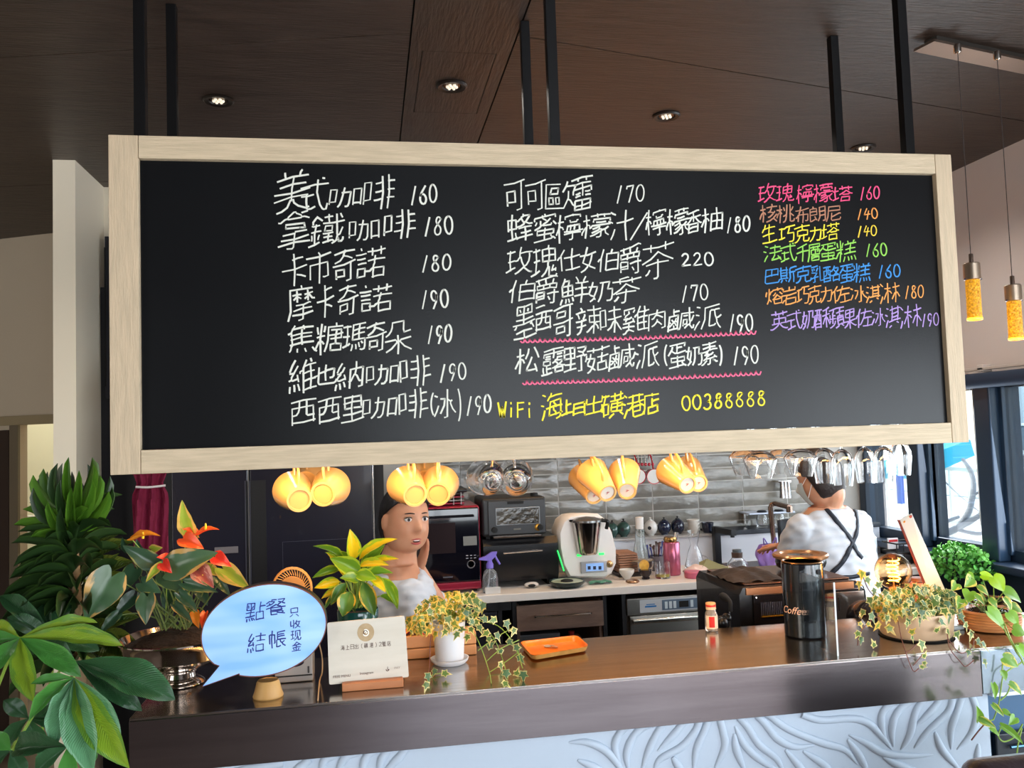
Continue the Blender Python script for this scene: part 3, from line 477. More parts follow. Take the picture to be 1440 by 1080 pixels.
for k, (tp, cp, bt, lab) in enumerate((((1344, 62), (1365, 357), (1367, 450), 'left amber crystal pendant lamp hanging beside the menu board'), ((1398, 72), (1423, 388), (1426, 478), 'right lower amber crystal pendant lamp hanging nearest the photo edge'))):
    a = P(*tp, Z=CEIL-.03); z0 = P(*cp, Y=a.y).z; z1 = P(*bt, Y=a.y).z; x, y = P(*cp, Y=a.y).x, a.y
    t = thing('pendant_lamp', lab, 'pendant lamp', (x, y, z1), 'crystal pendant lamps')
    MB().tube([(x, y, CEIL-.0305), (x, y, z0)], .0013, 6).build('cable', mat('cable_dark', '3A3230', .5), t)
    MB().lathe([(.009, 0), (.011, -.003), (.011, -.025), (.006, -.029)], (x, y, CEIL-.031), 14).build('cable_anchor', M_chrome, t)
    H = z0-z1
    MB().lathe([(.0055, z0-z1), (.0065, H-.002), (.0065, H*.855)], (x, y, z1), 16).build('stem', mat('stem_bronze', '6B5A50', .35, .8), t)
    MB().lathe([(.0, H*.86), (.021, H*.858), (.0235, H*.845), (.0235, H*.61), (.0, H*.61)], (x, y, z1), 28).build('cap', M_cap, t)
    for sgn in (-1, 1): MB().ball((x+sgn*.0265, y-.003, z1+H*.615), .003, 8).build('screw', mat('screw_dark', '2E2740', .4), t)
    MB().lathe([(.0, H*.609), (.02, H*.6), (.0205, .004), (.019, 0), (0, 0)], (x, y, z1), 28).build('crystal', M_crys, t)
    MB().lathe([(.0208, .0), (.0212, .003), (.0208, .006)], (x, y, z1), 28).build('glow_ring', M_glow, t)
    l = bpy.data.lights.new('pendant_glow', 'POINT'); l.energy = .8; l.color = WARM; l.shadow_soft_size = .02
    lo = bpy.data.objects.new('pendant_glow', l); COL.objects.link(lo); lo.location = (x, y, z1-.03)
# ================================================================ menu board
BY = 1.95; BX0, BX1, BZ0, BZ1 = -.5455, 1.495, 1.539, 2.279; FW = .061; FR = .046; FB = .051
M_fr = mat('frame_oak', 'C4AE92', .6, bump=.25, bscale=30, stretch=(1, 1, 12), col2='B5A288', cscale=10)
M_frh = mat('frame_oak_rail', 'C8B498', .6, bump=.25, bscale=30, stretch=(1, 1, 12), col2='B6A489', cscale=10)
for mm, st in ((M_fr, (10, 10, 1)), (M_frh, (1, 10, 14))):
    for nd in mm.node_tree.nodes:
        if nd.type == 'MAPPING': nd.inputs['Scale'].default_value = st
bd = thing('menu_board', 'long black chalkboard menu in a pale oak frame hung above the bar', 'menu board', (.47, BY, BZ0))
MB().box((BX0, BY, BZ0), (BX0+FW, BY+.035, BZ1), .0015).build('stile', M_fr, bd)
MB().box((BX1-FR, BY, BZ0), (BX1, BY+.035, BZ1), .0015).build('stile', M_fr, bd)
MB().box((BX0+FW+.001, BY, BZ0), (BX1-FR-.001, BY+.035, BZ0+FB), .0015).build('rail', M_frh, bd)
MB().box((BX0+FW+.001, BY, BZ1-FB), (BX1-FR-.001, BY+.035, BZ1), .0015).build('rail', M_frh, bd)
TY = BY+.014
MB().box((BX0+FW+.0012, TY+.0006, BZ0+FB+.0005), (BX1-FR-.0012, BY+.032, BZ1-FB-.0005)).build('chalk_panel', mat('chalkboard', '0D0E10', .29, col2='111214', cscale=2, bump=.02, bscale=200, spec=.24), bd)
def arc(cx, cy, rx, ry, a0, a1, n=10): return [(cx+rx*math.cos(R(a0+(a1-a0)*i/n)), cy+ry*math.sin(R(a0+(a1-a0)*i/n))) for i in range(n+1)]
HAND = {'0': [arc(.5, .5, .42, .48, 100, 460, 16)], '1': [[(.72, 1), (.28, 0)]],
 '2': [[(.12, .8)]+arc(.45, .72, .3, .26, 160, -40, 8)+[(.1, .06), (.95, .12)]],
 '3': [arc(.42, .74, .32, .25, 150, -80, 9)+arc(.42, .25, .4, .26, 80, -150, 9)],
 '4': [[(.5, .98), (.08, .42), (.95, .5)], [(.75, .8), (.5, 0)]],
 '6': [[(.75, 1), (.3, .6)]+arc(.45, .27, .36, .27, 150, 510, 14)], '7': [[(.15, .78), (.2, .92), (.9, .98), (.4, 0)]],
 '8': [[(.8, .88)]+arc(.52, .76, .26, .2, 30, 250, 9)+arc(.45, .25, .33, .25, 70, -230, 12)+[(.8, .88)]],
 '9': [arc(.5, .7, .32, .27, 20, 380, 14)+[(.72, .4), (.42, 0)]],
 '(': [arc(1.3, .5, .9, .7, 135, 225, 8)], ')': [arc(-.3, .5, .9, .7, 45, -45, 8)], '/': [[(.95, 1), (.05, 0)]],
 'W': [[(0, .95), (.28, 0), (.5, .7), (.72, 0), (1, 1)]], 'F': [[(.2, 1), (.2, 0)], [(.2, .95), (1, 1)], [(.2, .5), (.85, .55)]], 'i': [[(.5, .6), (.5, 0)], [(.5, .88), (.5, .98)]]}
def strokes(ch, r, slope=.18, jit=.02):
    if ch in HAND: src = HAND[ch]; slope = .0
    else: src = [[(s[i]/63, s[i+1]/63) for i in range(0, len(s), 2)] for s in GLYPH[ch]]
    if ch in GLYPH:
        xs = [p[0] for s in src for p in s]; ysx = [p[1] for s in src for p in s]
        x0, x1, y0, y1 = min(xs), max(xs), min(ysx), max(ysx)
        sx = max(x1-x0, .35); sy = max(y1-y0, .35); cx, cy = (x0+x1)/2, (y0+y1)/2
        src = [[((p[0]-cx)/sx+.5, (p[1]-cy)/sy+.5) for p in s] for s in src]
    ph = r.uniform(0, 6); out = []
    for s in src:
        dx, dy = r.uniform(-jit, jit), r.uniform(-jit, jit); q = []
        horiz = abs(s[-1][0]-s[0][0]) > abs(s[-1][1]-s[0][1])*1.5
        k = slope*(1.1 if horiz else .7)+r.uniform(-.03, .03)
        cxm = sum(p[0] for p in s)/len(s)
        for x, y in s:
            X = x+dx+.05*(y-.5)+.02*math.sin(5*y+ph); Yy = y+dy+k*(x-.5)+.015*math.sin(6*x+ph)
            q.append((X, Yy))
        if ch in GLYPH and len(q) == 2:   # a pen stroke bends a little and runs on a touch
            (ax, ay), (bx, by) = q; e = r.uniform(.0, .07)
            q = [(ax-(bx-ax)*e*.5, ay-(by-ay)*e*.5), ((ax+bx)/2+(by-ay)*.04, (ay+by)/2-(bx-ax)*.04), (bx+(bx-ax)*e, by+(by-ay)*e)]
        out.append(q)
    return out
def ribbon(b, pts, wd, fn):
    """flat pen line through pts (plane coordinates, metres) with mitred corners, fn maps them to the surface"""
    q = [pts[0]]
    for p in pts[1:]:
        if math.hypot(p[0]-q[-1][0], p[1]-q[-1][1]) > wd*.4: q.append(p)
    if len(q) < 2: return
    runs = [[q[0], q[1]]]
    for p in q[2:]:
        a, c = runs[-1][-2], runs[-1][-1]; d1 = math.atan2(c[1]-a[1], c[0]-a[0]); d2 = math.atan2(p[1]-c[1], p[0]-c[0]); k = (d2-d1+math.pi) % (2*math.pi)-math.pi
        if abs(k) > 1.5: runs.append([c, p])
        else: runs[-1].append(p)
    for rn in runs:
        n = len(rn); vs = []
        for i, (x, y) in enumerate(rn):
            a, c = rn[max(0, i-1)], rn[min(n-1, i+1)]; L = math.hypot(c[0]-a[0], c[1]-a[1]) or 1; nx, ny = -(c[1]-a[1])/L, (c[0]-a[0])/L; tx, ty = (c[0]-a[0])/L, (c[1]-a[1])/L
            k = wd*(1 if 0 < i < n-1 else .9); e = 0 if 0 < i < n-1 else (wd*.5 if i else -wd*.5)
            vs += [fn(x+nx*k+tx*e, y+ny*k+ty*e), fn(x-nx*k+tx*e, y-ny*k+ty*e)]
        b.add(vs, [[2*i, 2*i+1, 2*i+3, 2*i+2] for i in range(n-1)])
cr = random.Random(3)
def chalk_line(spec, m, wd, parent=bd, Yp=TY, name='menu_line', slope=.19):
    """spec: 'char x0 y0 x1 y1; ...' boxes of the written characters in the photograph, laid onto the board"""
    b = MB(); b.rw = 1.0
    if name == 'menu_line' and ';' in spec and spec.split(';')[-1].split()[0].isdigit():
        its = spec.split(';'); chalk_line(its[-1], m, wd, parent, Yp, 'price', slope); spec = ';'.join(its[:-1]); name = 'dish_name'
    for it in spec.split(';'):
        it = it.split()
        if not it: continue
        ch = it[0]; x0, y0, x1, y1 = map(float, it[1:])
        if ch.isdigit() and len(ch) > 1 or ch == 'WiFi':
            n = len(ch); ww = (x1-x0)/n
            cells = [(c, x0+i*ww+ww*.07, y0-(0 if ch == 'WiFi' else (y1-y0)*.05*(i-n/2)), x0+(i+1)*ww-ww*.12, y1-(0 if ch == 'WiFi' else (y1-y0)*.05*(i-n/2))) for i, c in enumerate(ch)]
        else: cells = [(ch, x0, y0, x1, y1)]
        for c, a0_, b0_, a1_, b1_ in cells:
            A = P(a0_, b1_, Y=Yp); B = P(a1_, b0_, Y=Yp)
            zz = (P(a0_, b0_, Y=Yp).z+P(a1_, b0_, Y=Yp).z)/2; zl = (P(a0_, b1_, Y=Yp).z+P(a1_, b1_, Y=Yp).z)/2
            for s in strokes(c, cr, slope):
                k = wd*cr.uniform(.8, 1.15)
                lay = Yp+cr.uniform(-.0003, .0003)
                ribbon(b, [(A.x+(B.x-A.x)*x, zl+(zz-zl)*y) for x, y in s], k, lambda u, v: Vector((u, lay, v)))
    return b.build(name, m, parent, smooth=False)
def chalk(name, col, e=0): return mat(name, col, .9, bump=0)
CW = chalk('chalk_white', 'D6D6CC'); W1 = .00205
for L in """美 389 242 434 298;式 424 253 461 296;咖 465 264 508 290;啡 513 250 555 293;160 575 260 616 286
拿 392 300 434 350;鐵 437 302 483 343;咖 491 309 533 337;啡 541 297 583 335;180 594 304 639 330
卡 399 358 430 401;市 432 354 464 397;奇 470 352 498 395;諾 502 348 541 389;180 590 358 636 381
摩 406 402 441 451;卡 447 402 468 444;奇 476 402 501 443;諾 507 401 550 437;190 590 407 632 433
焦 407 457 444 496;糖 445 455 481 494;瑪 483 457 514 494;奇 516 454 542 493;朵 543 453 578 496;190 599 457 637 482
維 408 506 444 551;也 442 514 473 540;納 473 510 509 546;咖 517 513 561 540;啡 564 501 604 542;190 616 511 657 535
西 410 564 443 596;西 449 562 478 593;里 482 557 511 590;咖 512 559 557 587;啡 562 549 600 588;( 603 553 612 584;冰 612 549 640 588;) 641 547 652 592;190 654 556 692 582
可 710 257 737 296;可 740 258 765 295;歐 768 257 809 293;蕾 806 251 832 294;170 864 260 908 284
蜂 714 301 748 338;蜜 752 302 781 338;檸 783 302 817 338;檬 819 301 857 334;汁 858 296 890 336;/ 886 298 911 337;檸 909 295 936 330;檬 939 294 967 329;香 965 297 985 326;柚 987 294 1015 325;180 1020 304 1056 326
玫 713 349 747 385;瑰 749 346 783 390;仕 785 351 814 380;女 817 348 837 380;伯 841 351 869 381;爵 873 346 901 388;茶 905 342 946 390;220 957 355 1005 374
伯 716 394 751 424;爵 754 390 784 429;鮮 790 390 826 426;奶 828 396 861 424;茶 863 391 898 425;170 956 400 997 423
墨 724 430 751 474;西 754 440 775 464;哥 780 432 804 473;辣 811 432 844 470;味 845 432 873 468;雞 877 432 911 466;肉 913 436 935 462;鹹 941 434 975 463;派 978 429 1014 461;190 1023 441 1060 466
松 726 490 756 524;露 763 492 794 524;野 794 489 825 522;菇 826 488 854 522;鹹 858 485 892 517;派 895 482 926 516;( 930 485 941 514;蛋 941 485 964 516;奶 966 487 986 513;素 987 482 1008 512;) 1009 485 1019 513;190 1029 486 1068 512""".split('\n'):
    chalk_line(L, CW, W1)
CY = chalk('chalk_yellow', 'F2DE3A')
chalk_line('WiFi 700 566 751 587;海 762 553 790 590;上 791 562 804 582;日 807 567 822 582;出 823 557 847 582;磺 847 553 876 586;港 877 555 905 586;店 906 553 926 581;00388888 958 552 1079 573', CY, .0021)
W3 = .0017
for L, cc in (('玫 1067 259 1090 284;瑰 1092 259 1115 283;檸 1121 260 1143 284;檬 1145 259 1170 284;塔 1172 262 1197 283;160 1208 262 1238 280', 'E8507C'),
 ('核 1069 288 1092 312;桃 1093 288 1116 312;布 1120 291 1136 313;朗 1140 291 1160 311;尼 1163 290 1182 310', 'B07A60'),
 ('140 1204 293 1235 308', 'E2924A'), ('生 1073 316 1090 340;巧 1096 319 1117 340;克 1119 316 1138 340;力 1140 319 1154 338;塔 1156 314 1179 337', 'E3D13C'), ('140 1204 317 1234 332', 'E5C33C'),
 ('法 1075 345 1098 367;式 1099 343 1119 367;千 1121 345 1136 367;層 1137 343 1152 366;蛋 1154 343 1175 366;糕 1177 339 1203 367;160 1216 342 1248 360', '8CC653'),
 ('巴 1077 379 1096 398;斯 1097 376 1119 397;克 1120 374 1140 397;乳 1141 374 1158 396;酪 1159 374 1180 396;蛋 1182 373 1200 396;糕 1201 371 1223 396;160 1233 372 1267 390', '3C86C8'),
 ('熔 1078 405 1100 427;岩 1101 404 1119 427;巧 1121 404 1137 427;克 1138 402 1154 426;力 1155 404 1169 424;佐 1171 402 1194 425;冰 1197 402 1218 424;淇 1219 402 1237 424;淋 1239 398 1264 425;180 1271 401 1300 419', 'E0974F'),
 ('英 1085 438 1107 463;式 1108 437 1127 462;奶 1129 437 1145 462;酥 1147 435 1166 461;蘋 1167 434 1186 461;果 1188 435 1203 461;佐 1205 434 1225 459;冰 1227 434 1244 458;淇 1246 432 1265 459;淋 1267 430 1294 460;190 1295 440 1321 458', 'A98CC8')):
    chalk_line(L, chalk('chalk_'+cc, cc), W3)
CP = chalk('chalk_pink', 'EE6A8C')
for (x0, y0, x1, y1) in ((732, 480, 1057, 468), (735, 539, 1064, 525)):
    b = MB(); b.rw = 1; pts = []; N = 46
    for i in range(N+1):
        u = i/N
        x = x0+(x1-x0)*u; y = y0+(y1-y0)*u+1.5*math.sin(u*3)
        for dx, dy in ((0, 0), (.3, 1.8), (.62, 1.5), (.85, -2.6 if i % 3 else -4)):
            q = P(x+dx*(x1-x0)/N, y+dy, Y=TY); pts.append((q.x, q.z))
    ribbon(b, pts, .0018, lambda u, v: Vector((u, TY-.0004, v))); b.build('wavy_underline', CP, bd, smooth=False)
# ================================================================ rack over the bar
rk = thing('hanging_rack', 'black steel glass rack on six rods hung from the ceiling', 'rack', (.47, 2.16, 1.57))
M_blk = mat('black_steel', '0C0C0E', .35, .3)
for y in (1.992+.013, 2.33):
    for x in (-.491, .463, 1.412):
        MB().box((x-.0125, y-.0125, 1.572), (x+.0125, y+.0125, CEIL-.001), .001).build('rod', M_blk, rk)
for y in (2.005, 2.33): MB().box((-.52, y-.012, 1.552), (1.45, y+.012, 1.571), .001).build('crossbar', M_blk, rk)
for k in range(18):
    x = -.5+k*.1135
    MB().box((x-.004, 1.99, 1.5425), (x+.004, 2.34, 1.5515), .001).build('rail', M_blk, rk)
for y, z in ((2.075, 1.5395), (2.2, 1.5395)): MB().tube([(-.5, y, z), (1.44, y, z)], .003, 8).build('hook_bar', M_blk, rk)
led = thing('led_strip', 'warm white light strip behind the bottom rail of the menu board', 'light strip', (.5, 1.99, 1.545))
MB().box((-.4, 1.986, 1.5415), (1.42, 1.9915, 1.5515), .001).build('channel', mat('strip_alu', 'C9B79A', .3, .6), led)
area('warm_strip', (.5, 2.0, 1.54), (.5, 2.16, 1.2), 1.7, .014, 5.5, WARM)
for x in (-.19, .1, .6, .79, 1.08, 1.22):
    l = bpy.data.lights.new('rack_spot', 'SPOT'); l.energy = .22; l.color = (1, .44, .1); l.spot_size = R(95); l.spot_blend = .6; l.shadow_soft_size = .008
    o = bpy.data.objects.new('rack_spot', l); COL.objects.link(o); o.location = (x, 1.999, 1.532)
    o.rotation_euler = Vector((0, -.085, .06)).to_track_quat('Z', 'Y').to_euler()
# mugs
def mug_mesh(rb, rr, L, wall=.004, curve=0):
    prof = [(0, .004), (rb*.78, .004), (rb*.82, 0), (rb, 0), (rb*1.03, .004)]
    for i in range(9):
        u = i/8; prof.append((rb*1.05+(rr-rb*1.05)*(u+curve*math.sin(u*math.pi)*.5), .008+u*(L-.008)))
    prof += [(rr-wall*.5, L+.001), (rr-wall, L-.001), (rb*.9, .012), (0, .01)]
    return MB().lathe(prof, n=40)
def handle_mb(L, rb, rr):
    z0, z1 = L*.22, L*.78; x0 = rb+(rr-rb)*.2; x1 = rb+(rr-rb)*.75; d = .034
    pts = spline([(x0-.002, 0, z0), (x0+d*.8, 0, z0-.002), (x1+d, 0, (z0+z1)/2), (x1+d*.75, 0, z1+.002), (x1-.002, 0, z1)], 5)
    return MB().tube(pts, .0062, 10, .55, up=(0, 1, 0))
M_mug = mat('mug_ceramic', 'DAA968', .22, coat=.6)
M_mugin = mat('mug_foot', 'C9B08C', .5)
def make_mug(name, label, kind, rb, rr, L, art):
    t = thing(name, label, 'mug', (0, 0, 0), 'mugs hanging from the rack')
    mug_mesh(rb, rr, L, curve=.12 if not art else 0).build('body', M_mug, t)
    handle_mb(L, rb, rr).build('handle', M_mug, t)
    MB().lathe([(0, .0032), (rb*.76, .0032), (rb*.76, .0042), (0, .0042)], n=28).build('foot', mat('foot_plain', 'D09C58', .5) if not art else mat('foot_grey', 'CBBFB2', .5), t)
    if art:
        ink = mat('mug_ink', '5A2E14', .6); b = MB(); b.rw = 1
        def wrap(u, v):
            z = v*L; r_ = rb*1.05+(rr-rb*1.05)*((z-.008)/(L-.008))+.0007
            return Vector((-r_*math.cos(u), r_*math.sin(u), z))
        for s in ([arc(.0, .78, .35, .13, -20, 200)] + [arc(.0, .72, .2, .08, 20, 250)] + [[(.25, .8), (.5, .55), (.75, .3), (.6, .22)]] + [[(.35, .38), (.1, .33), (.15, .18)]] + [[(-.5, .7), (-.65, .5), (-.5, .4), (-.7, .3)]] + [[(-1.0, .62), (-.85, .4), (-.95, .3), (-.75, .5), (-.7, .35)]]):
            m_ = spline([(p[0], p[1], 0) for p in s], 3); ribbon(b, [(p.x, p.y) for p in m_], .006/ (1+0), lambda u, v: wrap(u*1.0, v))
        # lines are .006 in units of angle / height
        b.build('line_drawing', ink, t, smooth=False)
        b = MB(); b.rw = 1
        for s in ([(-.3, -.5), (.1, .6)], [(.1, .6), (.3, -.4)], [(-.35, -.1), (.4, .1)]): ribbon(b, [(x*rb*.35, y*rb*.35) for x, y in s], .0006, lambda u, v: Vector((u, v, .0029)))
        b.build('maker_mark', mat('mark_red', 'A8222A', .5), t, smooth=False)
    return t
mugA = make_mug('plain_mug', 'x', 0, .029, .047, .088, False)
mugB = make_mug('drawn_mug', 'x', 1, .023, .041, .105, True)
first = {id(mugA): True, id(mugB): True}
def place_mug(src, bp, rp, Yb, Lw, label, hx=0, s=1):
    b0 = P(*bp, Y=Yb); r0 = None
    # find the rim centre: on the ray through rp at distance Lw from the base
    d = (P(*rp, Y=Yb)-CAM); t = 1.0
    while ((CAM+d*t)-b0).length < Lw*s or t < 1.002:
        t += .0006
        if t > 1.2: break
    ax = ((CAM+d*t)-b0).normalized(); up = Vector((hx, 0, 1)); up = (up-ax*up.dot(ax)).normalized(); yv = ax.cross(up)
    M = Matrix(((up.x*s, yv.x*s, ax.x*s, b0.x), (up.y*s, yv.y*s, ax.y*s, b0.y), (up.z*s, yv.z*s, ax.z*s, b0.z), (0, 0, 0, 1)))
    if first[id(src)]:
        src.matrix_basis = M; src['label'] = label; first[id(src)] = False; return src
    return copytree(src, M, label)
place_mug(mugA, (421, 703), (411, 689), 2.045, .088, 'cream mug hanging leftmost of all, bottom towards the viewer')
place_mug(mugA, (454, 695), (466, 684), 2.055, .088, 'cream mug hanging second from left with its foot turned left')
place_mug(mugA, (430, 679), (440, 672), 2.20, .088, 'cream mug half hidden behind the two leftmost hanging mugs')
place_mug(mugA, (584, 696), (570, 681), 2.045, .088, 'cream mug hanging in front of the woman\'s forehead', 0)
place_mug(mugA, (616, 695), (619, 680), 2.055, .088, 'cream mug hanging just right of the woman\'s head')
place_mug(mugA, (598, 677), (594, 668), 2.20, .088, 'cream mug tucked behind the pair over the woman')
place_mug(mugB, (836, 698), (820, 670), 2.14, .105, 'drawn mug at the back left of the three above the food processor', -.35)
place_mug(mugB, (855, 694), (832, 664), 2.045, .105, 'mug with a line drawn face, front of the three above the food processor', -.3)
place_mug(mugB, (882, 691), (878, 664), 2.05, .105, 'drawn mug rightmost of the three above the food processor', -.1)
place_mug(mugB, (967, 682), (943, 662), 2.045, .105, 'drawn mug hanging above the navy teapots, in front of its pair', -.25)
place_mug(mugB, (983, 680), (966, 661), 2.12, .105, 'drawn mug hanging above the navy teapots, behind its pair', -.2)
# hanging glassware
GLS = mat('clear_glass', 'FFFFFF', .0, trans=1, ior=1.45)
def gcup():
    t = thing('glass_cup', 'x', 'glass cup', (0, 0, 0), 'glass cups hanging from the rack')
    MB().lathe([(0, 0), (.02, 0), (.024, .003), (.026, .008), (.034, .02), (.043, .045), (.047, .075), (.0455, .0755), (.041, .046), (.032, .023), (.02, .012), (0, .009)], n=36).build('bowl', GLS, t)
    handle_mb(.07, .034, .045).build('handle', GLS, t)
    MB().lathe([(.012, -.0005), (.015, -.002), (.018, -.0005)], n=24).build('foot_ring', GLS, t); return t
gc = gcup(); first[id(gc)] = True
place_mug(gc, (694, 678), (681, 670), 2.05, .075, 'clear glass cup hanging left of the other glass cup')
place_mug(gc, (727, 678), (724, 671), 2.05, .075, 'clear glass cup hanging over the black toaster oven', -.1)
def wineglass(name, prof):
    t = thing(name, 'x', 'glass', (0, 0, 0), 'stemmed glasses hanging upside down')
    MB().lathe(prof, n=36).build('bowl', GLS, t)
    top = prof[0][1]
    MB().lathe([(.0034, top-.001), (.0032, top+.03), (.0036, top+.05), (.0, top+.052)], n=14).build('stem', GLS, t)
    MB().lathe([(.0, top+.0525), (.02, top+.0525), (.031, top+.055), (.031, top+.057), (.0, top+.058)], n=30).build('foot', GLS, t)
    return t
# z = 0 at the rim, the bowl rises, turned upside down
gA = wineglass('angular_glass', [(.0, .075), (.01, .074), (.03, .067), (.043, .052), (.0435, .048), (.034, .02), (.0275, 0), (.0265, 0), (.0325, .02), (.0415, .048), (.041, .051), (.029, .0645), (.01, .0715), (0, .072)])
gT = wineglass('tulip_glass', [(.0, .098), (.008, .096), (.021, .085), (.028, .068), (.0295, .05), (.026, .02), (.0235, 0), (.0225, 0), (.025, .02), (.0283, .05), (.0268, .067), (.02, .083), (.007, .0945), (0, .095)])
first[id(gA)] = first[id(gT)] = True
def place_glass(src, px, py, Y, lab, s=1):
    b0 = P(px, py, Y=Y); M = Matrix.Translation(b0) @ Matrix.Scale(s, 4)
    if first[id(src)]: src.matrix_basis = M; src['label'] = lab; first[id(src)] = False; return src
    return copytree(src, M, lab)
for px, py, Y, lab in ((1048, 668, 2.25, 'angular stemmed glass hanging leftmost in the glass row'), (1070, 673, 2.1, 'angular stemmed glass hanging second in the row, front line'), (1101, 667, 2.25, 'angular stemmed glass hanging left of the barista\'s head, back line'), (1127, 670, 2.1, 'angular stemmed glass hanging in front of the barista\'s head')):
    place_glass(gA, px, py, Y, lab, .98)
for px, py, Y, lab in ((1160, 680, 2.13, 'tulip wine glass hanging just right of the barista\'s head'), (1186, 683, 2.06, 'tulip wine glass hanging above the barista\'s right shoulder'), (1218, 679, 2.13, 'tulip wine glass hanging before the dark window corner'), (1245, 679, 2.06, 'tulip wine glass hanging before the first window pane'), (1268, 668, 2.2, 'tulip wine glass rightmost, mostly hidden by the board')):
    place_glass(gT, px, py, Y, lab, .98)

# wooden wall cupboards over the tiles, lit by an added warm strip just in front (hidden by the board, mirrored in the bar top)
wc = thing('wall_cupboards', 'row of warm oak wall cupboards above the tiles behind the menu board', 'cupboard', (1.2, 4.3, 1.6))
M_cup = mat('cupboard_oak', 'C08A52', .5, col2='B07A45', cscale=4, stretch=(6, 6, 1))
MB().box((.42, 4.17, 1.6), (2.1, WY-.008, 2.3), .002).build('carcass', M_cup, wc)
for k in range(4):
    x = .422+k*.42; d_ = MB().box((x, 4.148, 1.602), (x+.416, 4.1695, 2.298), .002).build('door', M_cup, wc)
    MB().box((x+.19, 4.135, 1.61), (x+.226, 4.1475, 1.618), .002).build('pull', M_blk, d_)
area('warm_back_strip', (1.2, 3.95, 2.4), (1.2, 4.17, 1.75), 1.5, .03, 5.5, WARM, 150)
# ================================================================ the bar
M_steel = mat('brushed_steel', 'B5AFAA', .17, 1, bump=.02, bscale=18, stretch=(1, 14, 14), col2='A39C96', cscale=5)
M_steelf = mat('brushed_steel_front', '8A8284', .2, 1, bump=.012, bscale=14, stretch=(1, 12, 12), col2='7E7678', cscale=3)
M_wave = mat('carved_panel_white', 'A9B4C2', .55, bump=.04, bscale=60)
BT = 1.05
fz = P(720, 1040, Y=1.872).z
bar = thing('bar_counter', 'raised steel topped bar with a white carved wave front', 'bar', (.5, 2.05, 0))
BXL, BXR = -.49, 1.80
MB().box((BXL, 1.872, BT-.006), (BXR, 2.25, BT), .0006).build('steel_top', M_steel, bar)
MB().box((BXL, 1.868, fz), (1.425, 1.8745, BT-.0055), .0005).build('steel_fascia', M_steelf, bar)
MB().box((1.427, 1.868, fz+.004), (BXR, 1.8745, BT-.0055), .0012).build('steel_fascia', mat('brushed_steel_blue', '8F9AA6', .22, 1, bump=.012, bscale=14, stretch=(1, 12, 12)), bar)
MB().box((BXL, 1.8755, 0), (BXL+.02, 2.24, BT-.0065)).box((BXL+.0205, 2.2, .0), (BXR, 2.24, BT-.0065)).build('carcass', mat('bar_back', '2A2727', .6), bar)
pxr = P(1392, 1020, Y=1.898).x
MB().box((BXL+.0205, 1.898, 0), (pxr, 1.915, fz-.0005), .002).build('front_panel', M_wave, bar)
MB().box((pxr+.003, 1.885, fz-.011), (BXR, 1.915, fz-.0005), .001).build('trim_strip', mat('strip_white', 'CBD3DC', .5), bar)
MB().box((pxr+.004, 1.93, .0), (BXR, 1.95, fz-.012), .001).build('end_panel', mat('navy_panel', '2D5070', .5), bar)
kz = P(1400, 1028, Y=1.925).z
MB().box((pxr+.02, 1.905, .05), (BXR, 1.925, kz), .004).build('end_drawer', mat('navy_dark', '0F1620', .4), bar)
MB().tube([(pxr+.05, 1.895, kz-.03), (BXR-.02, 1.895, kz-.026)], .004, 8).build('drawer_pull', mat('pull_blue_steel', '3F6074', .3, .8), bar)
RIDG8 = [[(220,275),(175,310),(155,360),(175,430)],[(285,275),(225,315),(195,380),(200,440)],[(330,270),(300,310),(270,370),(245,440)],[(395,262),(370,300),(300,375)],[(437,262),(430,300),(380,360),(310,400),(285,440)],
 [(475,258),(455,310),(430,370),(420,440)],[(505,255),(520,310),(525,360),(490,440)],[(565,250),(600,290),(640,350),(700,400),(725,450)],[(625,245),(660,280),(700,330),(760,360),(830,355)],[(665,245),(740,300),(850,345),(930,370),(975,420)],
 [(560,290),(590,350),(640,400),(710,445)],[(558,315),(565,370),(595,445)],[(785,250),(850,270),(950,265),(1010,280),(1060,330),(1090,370)],[(0,345),(60,345),(120,370),(165,420),(180,460)],[(30,405),(90,432),(130,470)],
 [(945,320),(1000,345),(1060,380),(1140,390),(1230,388)],[(940,335),(980,390),(1010,450)],[(1105,200),(1060,240),(1055,290),(1070,350)],[(1170,195),(1110,240),(1090,300),(1095,360)],[(1205,190),(1170,240),(1150,320),(1120,370)],
 [(1255,187),(1230,230),(1170,290)],[(1295,185),(1280,240),(1210,310),(1165,365)],[(1330,180),(1310,240),(1290,300),(1290,370)],[(1355,178),(1375,240),(1360,310),(1310,370)],[(1235,310),(1260,370),(1320,440)],[(1382,350),(1377,400),(1370,450)],
 [(790,375),(860,420),(890,460)],[(350,395),(385,450)],[(730,370),(780,430),(800,470)],[(1060,395),(1120,425),(1200,450)]]
RIDG7 = [[(560,290),(520,310),(505,350)],[(640,280),(590,300),(560,350)],[(700,270),(660,300),(640,360)],[(750,265),(715,300),(700,350)],[(800,262),(770,300),(720,350)],[(380,318),(320,330),(200,345)],[(470,305),(440,330),(400,360)]]
rl = [([(800+x/2.4, 900+y/2.4) for x, y in r]) for r in RIDG8]+[([(240+x/2.4, 940+y/2.4) for x, y in r]) for r in RIDG7]
rr_ = random.Random(5)
for r in rl:
    pts = [P(x, y, Y=1.898) for x, y in r]; pts = spline(pts, 6); n = len(pts)
    rad = [max(.0012, .0095*math.sin(math.pi*min(1, (i+.6)/n))**.6) for i in range(n)]
    if r[0][1] < 985+(1400-r[0][0])*.09: rad[:n//2] = [.0088]*(n//2)
    pts[0].z = min(pts[0].z, fz-.004)
    MB().tube(pts, rad, 12, .8, up=(0, 1, 0)).build('carved_ridge', M_wave, bar)
